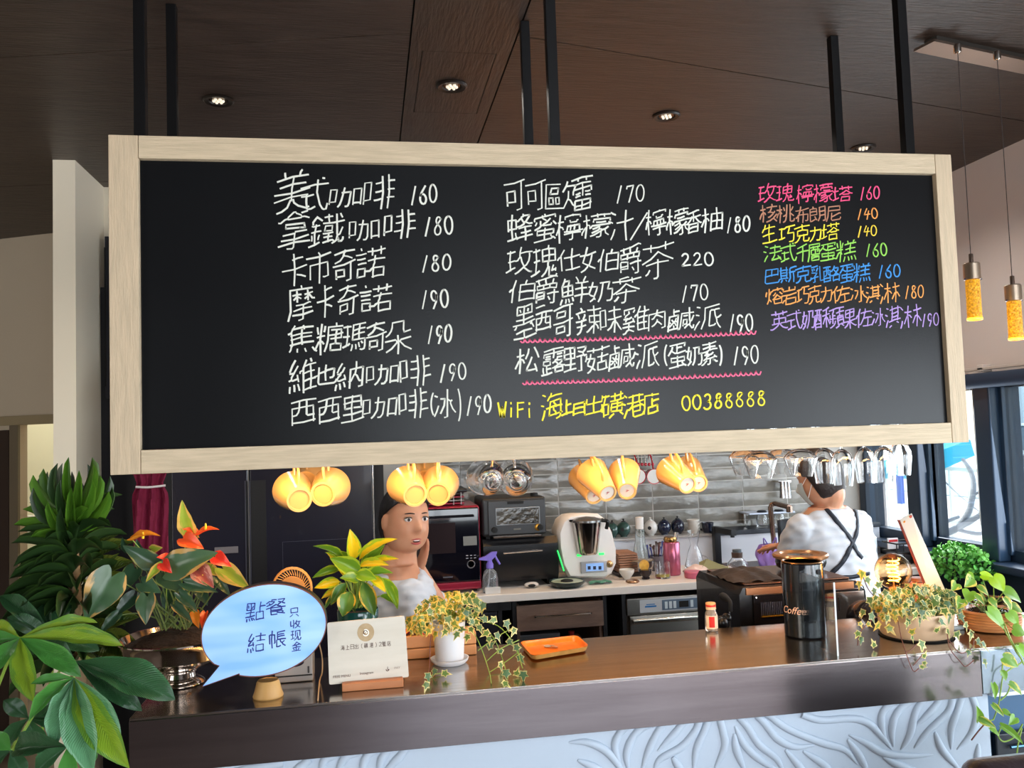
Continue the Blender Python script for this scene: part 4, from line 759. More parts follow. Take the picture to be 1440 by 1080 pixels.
for k in range(26):
    x = BXL+.08+k*.073; z = rr_.uniform(.1, .72); p0 = Vector((x, 1.898, z)); an = rr_.uniform(.6, 2.4)
    pts = spline([p0, p0+Vector((.07*math.cos(an), 0, .07*math.sin(an))), p0+Vector((.14*math.cos(an+.3), 0, .14*math.sin(an+.3)))], 5)
    pts = [p for p in pts if BXL+.03 < p.x < pxr-.01]
    if len(pts) > 4: MB().tube(pts, [max(.0012, .009*math.sin(math.pi*(i+.6)/len(pts))**.6) for i in range(len(pts))], 10, .8, up=(0, 1, 0)).build('carved_ridge', M_wave, bar)
wt = thing('work_counter', 'lower steel work surface behind the bar carrying the espresso machine', 'counter', (.6, 2.5, 0))
MB().box((-.45, 2.27, .80), (1.95, 2.78, .83), .003).build('worktop', mat('work_steel', '6E6A68', .3, .9), wt)
MB().box((-.43, 2.29, 0), (1.93, 2.76, .799)).build('carcass', mat('work_black', '141316', .5), wt)

# ---- speech bubble light sign
M_acr = mat('lit_acrylic', '6E9AD8', .35, emit=.42, ecol='9CC4FF')
for nd in [M_acr.node_tree.nodes]:
    L = M_acr.node_tree.links; b_ = nd['Principled BSDF']; tc = nd.new('ShaderNodeTexCoord'); mp = nd.new('ShaderNodeMapping'); mp.inputs['Scale'].default_value = (3, 1, 12); mp.inputs['Rotation'].default_value = (0, R(12), 0)
    t_ = nd.new('ShaderNodeTexNoise'); t_.inputs['Scale'].default_value = 2.2; t_.inputs['Detail'].default_value = 1; r_ = nd.new('ShaderNodeValToRGB')
    r_.color_ramp.elements[0].position = .35; r_.color_ramp.elements[0].color = rgb('7FB0F2'); r_.color_ramp.elements[1].position = .68; r_.color_ramp.elements[1].color = rgb('CFEAFF')
    L.new(tc.outputs['Object'], mp.inputs[0]); L.new(mp.outputs[0], t_.inputs[0]); L.new(t_.outputs['Fac'], r_.inputs[0]); L.new(r_.outputs[0], b_.inputs['Emission Color'])
sY = 1.93
sg = thing('speech_bubble_sign', 'lit blue white speech bubble sign with handwritten ordering notice', 'light sign', P(378, 968, Y=sY))
c0 = P(372, 886, Y=sY); ex = P(458, 868, Y=sY)-c0; a_ = ex.length*1.01; b_ = (P(362, 824, Y=sY)-P(384, 950, Y=sY)).length/2; th0 = math.atan2(ex.z, ex.x)
tipp = P(284, 966, Y=sY); out = []
N = 72; a_t0 = None
for i in range(N):
    t = 2*math.pi*i/N; x = a_*math.cos(t); z = b_*math.sin(t)
    out.append(Vector((c0.x+x*math.cos(th0)-z*math.sin(th0), sY, c0.z+x*math.sin(th0)+z*math.cos(th0))))
def angof(px, py):
    d = P(px, py, Y=sY)-c0; x = d.x*math.cos(th0)+d.z*math.sin(th0); z = -d.x*math.sin(th0)+d.z*math.cos(th0); return math.atan2(z/b_, x/a_) % (2*math.pi)
t1, t2 = angof(306, 937), angof(336, 948)
bub = [p for i, p in enumerate(out) if 2*math.pi*i/N < t1]+[P(308, 937, Y=sY), tipp, P(336, 948, Y=sY)]+[p for i, p in enumerate(out) if 2*math.pi*i/N > t2]
cc = sum(bub, Vector())/len(bub)
bub_in = [p+(cc-p).normalized()*.0022 for p in bub]
MB().prism([p+Vector((0, -.0005, 0)) for p in bub_in], (0, .003, 0)).build('light_face', M_acr, sg, smooth=False)
MB().prism([p+Vector((0, .0032, 0)) for p in bub], (0, .03, 0)).build('casing', mat('sign_case_navy', '151220', .35), sg, smooth=False)
n = len(bub); rim = MB()
for i in range(n):
    p, q, pi, qi = bub[i], bub[(i+1) % n], bub_in[i], bub_in[(i+1) % n]; o1 = Vector((0, -.001, 0)); o2 = Vector((0, .0032, 0))
    rim.add([p+o1, q+o1, qi+o1, pi+o1, p+o2, q+o2, qi+o2, pi+o2], [[0, 1, 2, 3], [0, 4, 5, 1], [3, 2, 6, 7]])
rim.build('rim', mat('sign_rim', '6E4034', .4), sg, smooth=False)
ctr = P(378, 979, Y=1.958); 
zt = P(378, 951, Y=1.965).z
MB().lathe([(.031, 0), (.0325, .003), (.029, .012), (.0245, zt-BT-.008), (.0215, zt-BT-.003), (0, zt-BT-.003)], (ctr.x, sY+.018, BT+.0003), 32).build('stand', mat('beech', 'C79A5E', .45, col2='B98B50', cscale=4, stretch=(8, 8, 1)), sg)
cr = random.Random(11)
INK = mat('marker_blue', '20307E', .5)
for L in ('點 347 848 372 873;餐 375 843 402 864', '結 349 891 372 916;帳 379 887 401 910', '只 408 855 420 867;收 409 872 422 883;现 409 887 423 900;金 411 903 423 915'):
    chalk_line(L, INK, .0014 if '只' not in L else .0011, sg, sY-.0012, 'marker_writing', .1)
cb = thing('power_cable', 'thin tan cable hanging behind the speech bubble sign', 'cable', P(452, 940, Y=2.0))
MB().tube(spline([P(449, 905, Y=2.0), P(453, 925, Y=2.0), P(453, 945, Y=2.0), Vector((P(449, 960, Z=BT+.003).x, 2.03, BT+.003)), P(447, 985, Z=BT+.003)]), .0014, 6).build('wire', mat('cable_tan', 'C2A57E', .5), cb)
# ---- metal tape box behind the sign
tb = thing('metal_box', 'small silver grey box with slots peeping out under the light sign', 'box', P(425, 955, Z=BT))
q = P(441, 955, Z=BT+.002); hz_ = P(441, 900, Y=q.y).z
MB().box((q.x-.085, q.y-.01, BT+.001), (q.x, q.y+.05, hz_), .003).build('housing', mat('box_silver', 'A9A29C', .3, .5), tb)
MB().box((q.x-.083, q.y-.0115, BT+.014), (q.x-.002, q.y-.0098, BT+.017)).build('seam', M_black, tb)
MB().box((q.x-.012, q.y-.013, BT+.02), (q.x-.008, q.y-.0098, BT+.035)).build('latch', mat('latch_dark', '3A3431', .4), tb)
MB().ball((q.x-.045, q.y-.008, BT+.045), (.03, .004, .012), 16).build('window', mat('box_window', '241D2C', .2), tb)
# ---- round fan behind the sign
fn = thing('desk_fan', 'round orange tan caged fan standing behind the light sign', 'fan', P(412, 835, Y=2.12))
fc = P(411, 828, Y=2.1); fr = 26/1205*2.1
M_fan = mat('fan_tan', 'C68A45', .4)
for r0 in (fr, fr*.96): MB().tube([(fc.x+r0*math.cos(t/24*2*math.pi), 2.1-(.008 if r0 < fr else 0), fc.z+r0*1.1*math.sin(t/24*2*math.pi)) for t in range(25)], .0018, 6).build('rim', M_fan, fn)
for k in range(40):
    t = 2*math.pi*k/40; t2_ = t+.18
    MB().tube([(fc.x+fr*.66*math.cos(t), 2.092, fc.z+fr*.72*math.sin(t)), (fc.x+fr*.97*math.cos(t2_), 2.094, fc.z+fr*1.07*math.sin(t2_))], .0011, 4).build('rib', M_fan, fn)
MB().lathe([(0, 0), (fr*.66, .001), (fr*.68, .006), (0, .007)], (fc.x, 2.088, fc.z), 32, (0, 1, 0)).build('centre_disc', mat('fan_disc', 'B97C3C', .5), fn)
MB().tube([(fc.x, 2.1, fc.z-fr), (fc.x, 2.16, BT+.01)], .008, 10).lathe([(.035, 0), (.035, .006), (.01, .012)], (fc.x, 2.17, BT+.0005), 24).build('stand', M_fan, fn)
# ---- wooden card with the shop mark
kY = 1.955
M_card = mat('card_board', 'CFC6B8', .6, col2='C6BCAD', cscale=5, stretch=(1, 1, 6))
cd = thing('sign_card', 'pale board standing in a wooden block, engraved with a round shop emblem', 'sign', P(518, 965, Y=kY))
A_, B_, C_, D_ = P(460, 876, Y=kY), P(569, 866, Y=kY+.01), P(575, 952, Y=kY+.005), P(463, 963, Y=kY-.003)
def card(u, v, o=0):   # u right, v up
    p = (D_*(1-u)+C_*u)*(1-v)+(A_*(1-u)+B_*u)*v; return p+Vector((0, -o, 0))
ol = []
cw = (C_-D_).length; ch_ = (A_-D_).length; rc = .004
for cx, cy, a0 in ((1, 1, 0), (0, 1, 90), (0, 0, 180), (1, 0, 270)):
    for i in range(5):
        t = R(a0+i*22.5); ol.append(card((cx*(1-2*rc/cw)+rc/cw)+rc/cw*math.cos(t), (cy*(1-2*rc/ch_)+rc/ch_)+rc/ch_*math.sin(t)))
MB().prism(ol, (0, .004, 0)).build('board', M_card, cd, smooth=False)
def on_card(u, v): return card(u, v, .0006)
brn = mat('engraved_brown', '4E2E24', .7)
b = MB(); m = 40; vs = [on_card(.485, .79)]+[on_card(.485+.108*math.cos(2*math.pi*i/m), .79+.148*math.sin(2*math.pi*i/m)) for i in range(m)]
b.add(vs, [[0, 1+i, 1+(i+1) % m] for i in range(m)]); b.build('emblem_disc', mat('emblem_tan', 'B49A76', .6, col2='A98E68', cscale=90), cd, smooth=False)
def pen(b, pts, wd, asp=cw/ch_, off=.0011):
    ribbon(b, [(x*cw, y*ch_) for x, y in pts], wd, lambda u, v: card(u/cw, v/ch_, off))
b = MB()
pen(b, [(.485+.036*math.cos(R(a)), .785+.05*math.sin(R(a))) for a in range(-150, 130, 15)], .0012); pen(b, [(.485+.012*math.cos(R(a)), .79+.018*math.sin(R(a))) for a in range(-60, 200, 20)], .0012); b.build('emblem_swirl', mat('emblem_white', 'EFEAE0', .6), cd, smooth=False)
b = MB(); pen(b, [(.48+.023*math.cos(R(a)), .79+.032*math.sin(R(a))) for a in range(20, 250, 15)], .0008, off=.0013); b.build('emblem_swirl', brn, cd, smooth=False)
b = MB(); b.rw = 1
tl = [('海', .185), ('上', .245), ('日', .305), ('出', .36), ('(', .425), ('磺', .48), ('港', .55), (')', .61), ('2', .665), ('號', .71), ('店', .775)]
for c, u in tl:
    for s in strokes(c, random.Random(1), 0, 0): pen(b, [(u+(x-.5)*.042, .575+(y-.5)*.075+(.0)) for x, y in s], .00042)
b.build('engraved_name', brn, cd, smooth=False)
def ttext(body, size, u, v, m, name, par, fn, shear=0):
    cu = bpy.data.curves.new(name, 'FONT'); cu.body = body; cu.size = size; cu.align_x = 'CENTER'; cu.shear = shear
    ob = bpy.data.objects.new(name, cu); COL.objects.link(ob); me = ob.evaluated_get(bpy.context.evaluated_depsgraph_get()).to_mesh()
    q = MB(); q.add([fn(u+v_.co.x, v+v_.co.y) for v_ in me.vertices], [list(p.vertices) for p in me.polygons]); bpy.data.objects.remove(ob)
    return q.build(name, m, par, smooth=False)
cf = lambda x, y: card(x/cw, y/ch_, .0009)
ttext('FREE MENU', .0075, .16*cw, .10*ch_, brn, 'caption', cd, cf)
ttext('Instagram', .0078, .47*cw, .115*ch_, brn, 'caption', cd, cf)
ttext('PAY', .0075, .86*cw, .15*ch_, mat('engraved_faint', '9C8B80', .7), 'caption', cd, cf)
b = MB(); pen(b, [(.735+.018*math.cos(R(a)), .155+.02*math.sin(R(a))) for a in range(170, 371, 20)], .0008); pen(b, [(.74, .2), (.735, .165), (.75, .15)], .0006); b.build('caption_mark', brn, cd, smooth=False)
w0, w1 = P(481, 966, Y=kY-.015), P(567, 957, Y=kY-.012)
M_w = mat('block_wood', 'B9794E', .5, col2='AB6C43', cscale=5, stretch=(2, 8, 8))
MB().box((w0.x, kY-.02, BT+.0003), (w1.x, kY+.022, BT+.0175), .0018).build('wood_block', M_w, cd)
# ---- wooden drawer box with red cloth behind the ivy
rb_ = thing('wooden_box', 'low wooden box with a folded red cloth on top behind the small ivy', 'box', P(590, 925, Z=BT))
q0, q1 = P(566, 915, Y=2.2).x, P(668, 915, Y=2.2).x; zt = P(590, 893, Y=2.17).z
MB().box((q0, 2.165, BT+.0005), (q1, 2.235, BT+(zt-BT)*.45), .003).build('lower_tray', mat('box_oak', 'C58A58', .5, col2='B67C4C', cscale=5, stretch=(2, 8, 8)), rb_)
MB().box((q0, 2.165, BT+(zt-BT)*.47), (q1, 2.235, zt), .003).build('upper_tray', MC['box_oak'], rb_)
rc_ = thing('red_cloth', 'folded bright red cloth with black pen strokes on the wooden box', 'cloth', P(590, 890, Y=2.2))
b = MB(); b.grid(lambda u, v: Vector((q0+.002+u*(.062), 2.17+v*.055, zt+.0012+.014*math.sin(math.pi*min(1, u*1.3))*(.6+.4*math.sin(v*3)))), 10, 6); b.build('cloth', mat('cloth_red', 'D1160F', .7), rc_)
for k in range(3): MB().tube([(q0+.01+k*.01, 2.168, zt+.004), (q0+.022+k*.01, 2.169, zt+.014)], .0009, 5).build('stroke', M_black, rc_)
# ---- orange tray with coins
ty = thing('orange_tray', 'rectangular orange ceramic tray holding two coins on the bar', 'tray', P(780, 918, Z=BT))
t0, t1, t2_, t3 = P(730, 902, Z=BT+.017), P(811, 893, Z=BT+.017), P(829, 908, Z=BT+.017), P(748, 922, Z=BT+.017)
def quad(u, v, h):
    p = (t3*(1-u)+t2_*u)*(1-v)+(t0*(1-u)+t1*u)*v; return Vector((p.x, p.y, h))
def rr_outline(ins, h, rad=.16, k=6):
    o = []
    for cx, cy, a0 in ((1, 1, 0), (0, 1, 90), (0, 0, 180), (1, 0, 270)):
        for i in range(k):
            t = R(a0+i*90/(k-1)); ru, rv = rad*.55, rad
            o.append(quad(min(1, max(0, cx))*(1-2*ru-2*ins*.55)+ru+ins*.55+ru*math.cos(t), cy*(1-2*rv-2*ins)+rv+ins+rv*math.sin(t), h))
    return o
rings = [rr_outline(.16, BT+.0004), rr_outline(.05, BT+.004), rr_outline(0, BT+.017), rr_outline(.02, BT+.0175), rr_outline(.05, BT+.0165), rr_outline(.12, BT+.006)]
b = MB(); k = len(rings[0])
for rg in rings: b.v += rg
for i in range(len(rings)-1): b.f += [[i*k+j, i*k+(j+1) % k, (i+1)*k+(j+1) % k, (i+1)*k+j] for j in range(k)]
b.f += [list(range(k))[::-1], [(len(rings)-1)*k+j for j in range(k)]]
b.build('dish', mat('glaze_orange', 'F07E10', .3, col2='D9690C', cscale=20, coat=.4), ty)
b = MB(); n_ = len(rings)
for rg in ([p+Vector((0, -.0004, 0)) if False else p+(p-quad(.5, .5, p.z)).normalized()*.0006 for p in rings[1]], [p+(p-quad(.5, .5, p.z)).normalized()*.0006+Vector((0, 0, -.0012)) for p in rings[2]]): b.v += rg
b.f += [[j, (j+1) % k, k+(j+1) % k, k+j] for j in range(k)]; b.build('outer_glaze', mat('glaze_sand', 'B98A4C', .45, col2='A5763B', cscale=40), ty)
for i, (px, py, lab) in enumerate(((770, 909, 'flat silver coin lying left in the orange tray'), (779, 909, 'tilted copper tinted coin leaning on the other coin'))):
    c_ = P(px, py, Z=BT+.0085+i*.002); o = MB().lathe([(0, 0), (.0095, 0), (.01, .0004), (.01, .0013), (.0095, .0017), (0, .0015)], c_, 24, (0.0+.25*i, 0, 1)).build('coin', mat('coin_silver', 'C4BCB4', .45, .8) if i == 0 else mat('coin_copper', 'C49A84', .45, .8)); tag(o, lab, 'coin', 'coins in the tray')
# ---- spice bottle with red cap
sp_ = P(1001, 887, Z=BT); zt = P(1001, 847, Y=sp_.y).z; H = zt-BT
t = thing('spice_bottle', 'small glass bottle with a red ringed cap and red label at the bar edge', 'bottle', (sp_.x, sp_.y, BT))
MB().lathe([(0, .001), (.015, .001), (.0165, .004), (.0165, H*.6), (.012, H*.72), (.011, H*.76), (0, H*.76)], (sp_.x, sp_.y, BT), 28).build('glass', mat('amber_clear', 'E8D8C8', .08, trans=.7), t)
MB().lathe([(.0, H*.765), (.0135, H*.765), (.0135, H*.86), (.0, H*.86)], (sp_.x, sp_.y, BT), 28).build('cap_band', mat('cap_cream', 'E4C49A', .4), t)
MB().lathe([(.0, H*.861), (.0138, H*.861), (.0138, H*.93), (.0, H*.93)], (sp_.x, sp_.y, BT), 28).build('cap_ring', mat('cap_red', 'D5281C', .4), t)
MB().lathe([(.0, H*.931), (.0136, H*.931), (.0136, H*.985), (.0115, H), (.0, H)], (sp_.x, sp_.y, BT), 28).build('cap_top', mat('cap_sand', 'D9A468', .4), t)
b = MB(); b.grid(lambda u, v: Vector((sp_.x+.0169*math.sin(-1.3+u*2.6), sp_.y-.0169*math.cos(-1.3+u*2.6), BT+.008+v*H*.46)), 14, 1); b.build('label', mat('label_cream', 'E6D2B4', .6), t)
b = MB(); b.grid(lambda u, v: Vector((sp_.x+.0172*math.sin(-.75+u*.9+v*.0), sp_.y-.0172*math.cos(-.75+u*.9), BT+.012+v*H*.38)), 8, 1); b.build('label_mark', mat('label_red', 'D3281E', .6), t)
# ---- black coffee canister
cp = P(1135, 893, Z=BT); cy = cp.y; rC = .052; cxx = P(1130, 840, Y=cy).x; H = P(1130, 792, Y=cy-.03).z-BT
t = thing('coffee_canister', 'tall glossy black canister with pale Coffee lettering standing on the bar', 'canister', (cxx, cy, BT))
M_can = mat('canister_black', '101318', .16, .0, coat=.6)
MB().lathe([(0, .001), (rC-.003, .001), (rC, .004), (rC, H*.62), (0, H*.62)], (cxx, cy, BT), 48).build('body', M_can, t)
MB().lathe([(0, H*.625), (rC+.0008, H*.625), (rC+.0008, H*.985), (rC-.003, H), (0, H)], (cxx, cy, BT), 48).build('lid', mat('canister_lid', '12151C', .14, coat=.6), t)
MB().lathe([(rC-.006, H+.0002), (rC-.004, H+.003), (rC-.0005, H+.002), (rC+.0002, H+.0002)], (cxx, cy, BT), 48).build('lid_rim', mat('rim_bronze', '8A6A4A', .25, .9), t)
MB().box((cxx+.012, cy-rC-.002, BT+H*.86), (cxx+.024, cy-rC+.006, BT+H*.92), .001).build('vent', M_black, t)
rad_ = rC+.0018
ttext('Coffee', .026, -.012, H*.33, mat('letter_rose', 'F0BFA6', .4), 'lettering', t, lambda x, y: Vector((cxx+rad_*math.sin(x/rad_-.85), cy-rad_*math.cos(x/rad_-.85), BT+y)), .35)
# ---- acrylic stand right of the canister
t = thing('acrylic_screen', 'clear acrylic screen standing upright right of the black canister', 'screen', P(1160, 920, Z=BT))
x0 = P(1160, 915, Z=BT).x; zt = P(1156, 820, Y=1.9).z
MB().box((x0, 1.9, BT+.0005), (x0+.003, 2.14, zt), .0008).build('panel', panemat('acrylic', 'F2F8FA', .05), t)
MB().box((x0-.0004, 1.8985, BT+.0006), (x0+.0034, 1.8999, zt)).build('polished_edge', mat('acrylic_edge', 'E8F0F4', .15, trans=.3), t)
# ---- espresso machine
ex0, ex1, ey0, ey1 = 1.068, 1.47, 2.42, 2.76; ez = 1.12
em = thing('espresso_machine', 'black and steel espresso machine on the work surface behind the bar', 'coffee machine', (1.27, 2.6, .83))
M_em = mat('machine_black', '15161B', .25, coat=.4)
pf = [(ex0, .83), (ex1, .83), (ex1, 1.09), (ex1-.03, ez), (ex0+.012, ez), (ex0, 1.10)]
MB().prism([(x, ey0, z) for x, z in pf], (0, ey1-ey0, 0)).build('body', M_em, em, smooth=False)
MB().box((ex0+.03, ey0+.03, ez+.0003), (ex1-.03, ey1-.02, ez+.006), .002).build('cup_tray', mat('tray_brown_steel', '6B4A38', .25, .8), em)
MB().box((ex0+.02, ey0-.004, ez-.022), (ex1-.035, ey0-.0003, ez-.001), .002).build('top_trim', mat('trim_copper', 'B07A56', .3, .7), em)
fx0, fx1, fz0, fz1 = P(1058, 840, Y=ey0).x, P(1100, 840, Y=ey0).x, P(1060, 880, Y=ey0).z, P(1060, 836, Y=ey0).z
MB().box((fx0, ey0-.006, fz0), (ex1-.02, ey0-.0003, fz1), .002).build('front_plate', mat('plate_smoke', '2A272B', .15, .6), em)
MB().box((fx0+.002, ey0-.0065, fz1-.002), (ex1-.022, ey0-.0062, fz1)).build('plate_edge', M_chrome, em)
MB().lathe([(0, 0), (.004, 0), (.004, .003), (0, .004)], (fx0+.008, ey0-.006, fz1-.01), 14, (0, -1, 0)).build('screw', M_chrome, em)
gx0 = P(1068, 850, Y=ey0).x; gz0, gz1 = P(1080, 864, Y=ey0).z, P(1080, 846, Y=ey0).z
for k in range(13):
    x = gx0+k*.0058; MB().box((x, ey0-.0105, gz0), (x+.0026, ey0-.0063, gz1), .0008).build('grille_bar', mat('grille_steel', '8D8790', .2, .9), em)
MB().box((gx0, ey0-.014, gz0-.005), (gx0+.076, ey0-.0063, gz0-.001), .001).build('drip_edge', mat('drip_brass', 'C9962E', .25, .8), em)
sx0, sx1 = P(1162, 850, Y=ey0).x, ex1-.008
MB().box((sx0, ey0-.012, P(1170, 881, Y=ey0).z), (sx1, ey0-.0062, P(1170, 832, Y=ey0).z), .002).build('steel_panel', mat('panel_steel', '9E948C', .15, .9), em)
for k in range(5): MB().box((sx0+.004+k*.0075, ey0-.0135, gz0-.002), (sx0+.007+k*.0075, ey0-.0122, gz1), .0005).build('vent_slot', M_black, em)
MB().tube(spline([(ex1-.03, ey0-.004, ez+.001), (ex1-.004, ey0-.004, ez-.02), (ex1+.002, ey0-.004, 1.04), (ex1+.004, ey0-.004, .95)]), .0028, 8).build('side_rail', M_chrome, em)
hp = P(1026, 845, Y=2.36)
MB().tube(spline([hp+Vector((0, .06, .004)), hp, hp+Vector((0, -.002, -.03))]), [.008, .012, .012, .01, .008]+[.006]*8, 10).build('steam_knob', M_black, em)
MB().tube([P(1026, 855, Y=2.37), P(1027, 885, Y=2.38)], .0022, 8).build('steam_wand', M_chrome, em)
b = P(1015, 876, Y=2.36); MB().ball(b, (.018, .02, .02), 14).ball(b+Vector((.02, .01, .012)), (.012, .02, .012), 12).build('portafilter', mat('porta_black', '0E0F14', .3), em)
ct = thing('bar_towel', 'crumpled dark brown towel lying on top of the espresso machine', 'towel', P(1075, 812, Z=ez))
q0 = P(1037, 820, Z=ez+.012)
def towel(u, v):
    return Vector((q0.x+u*.17, 2.47+v*.2, ez+.0075+.022*(math.sin(math.pi*u)**.5)*(math.sin(math.pi*v)**.5)+.004*math.sin(17*u+5*v)*math.sin(math.pi*u)+.003*math.sin(23*v+4*u)*math.sin(math.pi*v)))
MB().grid(towel, 24, 20).build('cloth', mat('towel_brown', '4A3A30', .9, bump=.5, bscale=60, col2='352A24', cscale=6), ct)
hx = P(1126, 795, Y=2.62); hzz = P(1126, 780, Y=2.62).z
hp_ = thing('bean_hopper', 'wide dark bowl with a copper rim behind the black canister', 'bowl', (hx.x, 2.62, ez+.006))
MB().lathe([(0, 0), (.055, 0), (.075, .012), (.08, hzz-ez-.03), (.078, hzz-ez-.018), (0, hzz-ez-.018)], (hx.x, 2.62, ez+.0065), 40).build('bowl', mat('hopper_dark', '241D1C', .25), hp_)
MB().lathe([(.062, hzz-ez-.012), (.086, hzz-ez-.014), (.088, hzz-ez-.006), (.084, hzz-ez-.001), (.064, hzz-ez), (.06, hzz-ez-.006)], (hx.x, 2.62, ez+.0065), 44).build('rim', mat('rim_copper', 'B5835A', .3, .6), hp_)
MB().lathe([(0, hzz-ez-.012), (.06, hzz-ez-.011), (.06, hzz-ez-.007), (0, hzz-ez-.004)], (hx.x, 2.62, ez+.0065), 40).build('lid', mat('hopper_glass', '55504E', .05, trans=.5), hp_)
# ---- round black grinder drum
gd = P(1205, 868, Y=2.36); t = thing('grinder_drum', 'round black drum shaped grinder half hidden behind the ivy bowl', 'grinder', (gd.x, 2.36, .83))
MB().lathe([(0, 0), (.05, 0), (.056, .008), (.056, .06), (.05, .072), (0, .078)], (gd.x, 2.33, gd.z-.002), 36, (0, -1, .25)).build('drum', mat('drum_black', '121318', .22, coat=.4), t)
MB().lathe([(.046, .0725), (.05, .076), (.053, .0725)], (gd.x, 2.33, gd.z-.002), 36, (0, -1, .25)).build('ring', M_chrome, t)
MB().box((gd.x-.04, 2.3, .8305), (gd.x+.04, 2.4, gd.z-.04), .01).build('base', M_black, t)
# ---- edison bulb lamp
bc = P(1256, 803, Y=2.15); br = 24.5/1205*2.35
t = thing('bulb_lamp', 'large clear globe filament bulb glowing on a small wooden base behind the ivy bowl', 'lamp', (bc.x, 2.15, BT))
MB().ball(bc, br, 40).build('globe', panemat('bulb_glass', 'FFE6C4', .04), t)
hel = [bc+Vector((br*.30*math.cos(a/6*math.pi)+.003*math.sin(a/9), br*.30*math.sin(a/6*math.pi), -br*.62+a*br*1.3/72)) for a in range(73)]
MB().tube(hel, .0016, 6).build('filament', mat('filament_glow', 'FFC26A', .4, emit=28, ecol='FFA23C'), t)
MB().tube([bc+Vector((0, 0, -br)), bc+Vector((0, 0, br*.72))], .0012, 6).build('support', mat('support_glass', 'E8D8C0', .1, trans=.6), t)
MB().lathe([(0, 0), (.036, 0), (.038, .004), (.034, bc.z-br-BT-.022), (0, bc.z-br-BT-.022)], (bc.x, 2.15, BT+.0005), 32).build('base', mat('lamp_wood', 'A9754A', .5, col2='99663D', cscale=6), t)
MB().lathe([(0, 0), (.016, 0), (.016, .026), (.012, .03), (0, .03)], (bc.x, 2.15, bc.z-br-.0265), 24).build('socket', mat('socket_copper', 'B5764E', .3, .8), t)
l = bpy.data.lights.new('bulb_light', 'POINT'); l.energy = .22; l.color = WARM; l.shadow_soft_size = .02; lo = bpy.data.objects.new('bulb_light', l); COL.objects.link(lo); lo.location = bc+Vector((0, -br-.01, 0))
# ---- tilted menu holder
mh = thing('menu_holder', 'slanting clear sheet holder with a red brown edge leaning behind the ivy bowl', 'menu holder', P(1312, 870, Z=BT))
a1_, a2_, a3_, a4_ = P(1265, 731, Y=2.22), P(1282, 722, Y=2.20), P(1338, 850, Y=2.06), P(1316, 856, Y=2.08)
MB().prism([a1_, a2_, a3_, a4_], (.004, .006, 0)).build('sheet', mat('sheet_pale', 'D9E6EA', .2), mh, smooth=False)
MB().prism([a1_+Vector((-.0062, -.002, 0)), a1_+Vector((-.0005, -.002, 0)), a4_+Vector((-.0005, -.002, 0)), a4_+Vector((-.0062, -.002, 0))], (.0, .004, 0)).build('spine', mat('spine_red', '7A3A30', .35), mh, smooth=False)
for u, m_ in ((.02, mat('clip_amber', 'C98A2E', .3)), (.0, mat('clip_red', '9C4232', .3))):
    c_ = a1_.lerp(a2_, .35 if u else .85)+Vector((.001, -.004, -.012 if u else -.006)); MB().ball(c_, (.006, .003, .0045), 10).build('clip', m_, mh)
MB().box((a3_.x-.045, 2.04, BT+.0005), (a3_.x+.02, 2.12, BT+.012), .003).prism([a4_, a3_, Vector((a3_.x, 2.08, BT+.01)), Vector((a4_.x, 2.08, BT+.01))], (0, .012, 0)).build('foot', mat('holder_clear', 'D5DEE2', .1, trans=.5), mh)
# small copper things behind the big ivy
t = thing('copper_jar', 'pale copper coloured jar beside the glowing bulb', 'jar', P(1290, 830, Y=2.2))
q = P(1292, 822, Y=2.2); MB().lathe([(0, 0), (.024, 0), (.028, .01), (.028, q.z-BT-.004), (.02, q.z-BT+.006), (0, q.z-BT+.008)], (q.x, 2.2, BT+.0005), 30).build('body', mat('jar_copper', 'D79A78', .35), t)
MB().lathe([(0, 0), (.021, 0), (.021, .01), (0, .011)], (q.x, 2.2, q.z+.0095), 30).build('lid', mat('jar_lid', '8E6A5A', .4), t)
# ---- dark leather chair back at the lower right corner
lc = thing('leather_chair', 'dark leather chair back showing its top in the lower right corner', 'chair', (1.42, 1.45, 0))
q = P(1425, 1062, Y=1.5)
b = MB(); b.box((q.x-.1, 1.47, q.z-.42), (q.x+.28, 1.55, q.z-.005), .045, 5); b.build('backrest', mat('leather_dark', '2A2023', .3, bump=.2, bscale=60), lc)
MB().box((q.x-.1, 1.03, .42), (q.x+.28, 1.55, .5), .03, 4).build('seat', MC['leather_dark'], lc)
for dx in (-.08, .26):
    for yy in (1.07, 1.5): MB().box((q.x+dx-.015, yy-.015, 0), (q.x+dx+.015, yy+.015, .421), .003).build('leg', M_black, lc)
for dx in (-.06, .24): MB().box((q.x+dx-.012, 1.5, .5), (q.x+dx+.012, 1.525, q.z-.4), .003).build('back_post', M_black, lc)
# ================================================================ back counter and what stands on it
CT = .88; CF_ = 3.845
kc = thing('back_counter', 'white quartz back counter with black cabinet bodies along the tiled wall', 'counter', (1.4, 4.1, 0))
M_qz = mat('quartz_white', 'E4DDD6', .25)
MB().box((.03, CF_, CT-.035), (WX-.005, WY-.01, CT), .003).build('worktop', M_qz, kc)
M_cab = mat('cabinet_black', '17171B', .4)
def fx(px, py=860): return P(px, py, Y=CF_+.03).x
xs = dict(a=.04, b=fx(722), c=fx(846), d=fx(880), e=fx(1003))
yb = CF_+.02
MB().box((.04, yb+.03, .0), (WX-.02, yb+.6, .02)).box((.04, WY-.05, .02), (WX-.02, WY-.03, CT-.036)).build('cabinet_back', M_cab, kc)
for x in (xs['a'], fx(700), xs['b']-.006, xs['c']+.004, xs['d']-.02, xs['e']+.0, WX-.04): MB().box((x, yb, .02), (x+.018, WY-.051, CT-.036)).build('cabinet_side', M_cab, kc)
MB().box((.06, yb, CT-.075), (xs['b']-.01, yb+.02, CT-.04)).build('cabinet_rail', M_cab, kc)
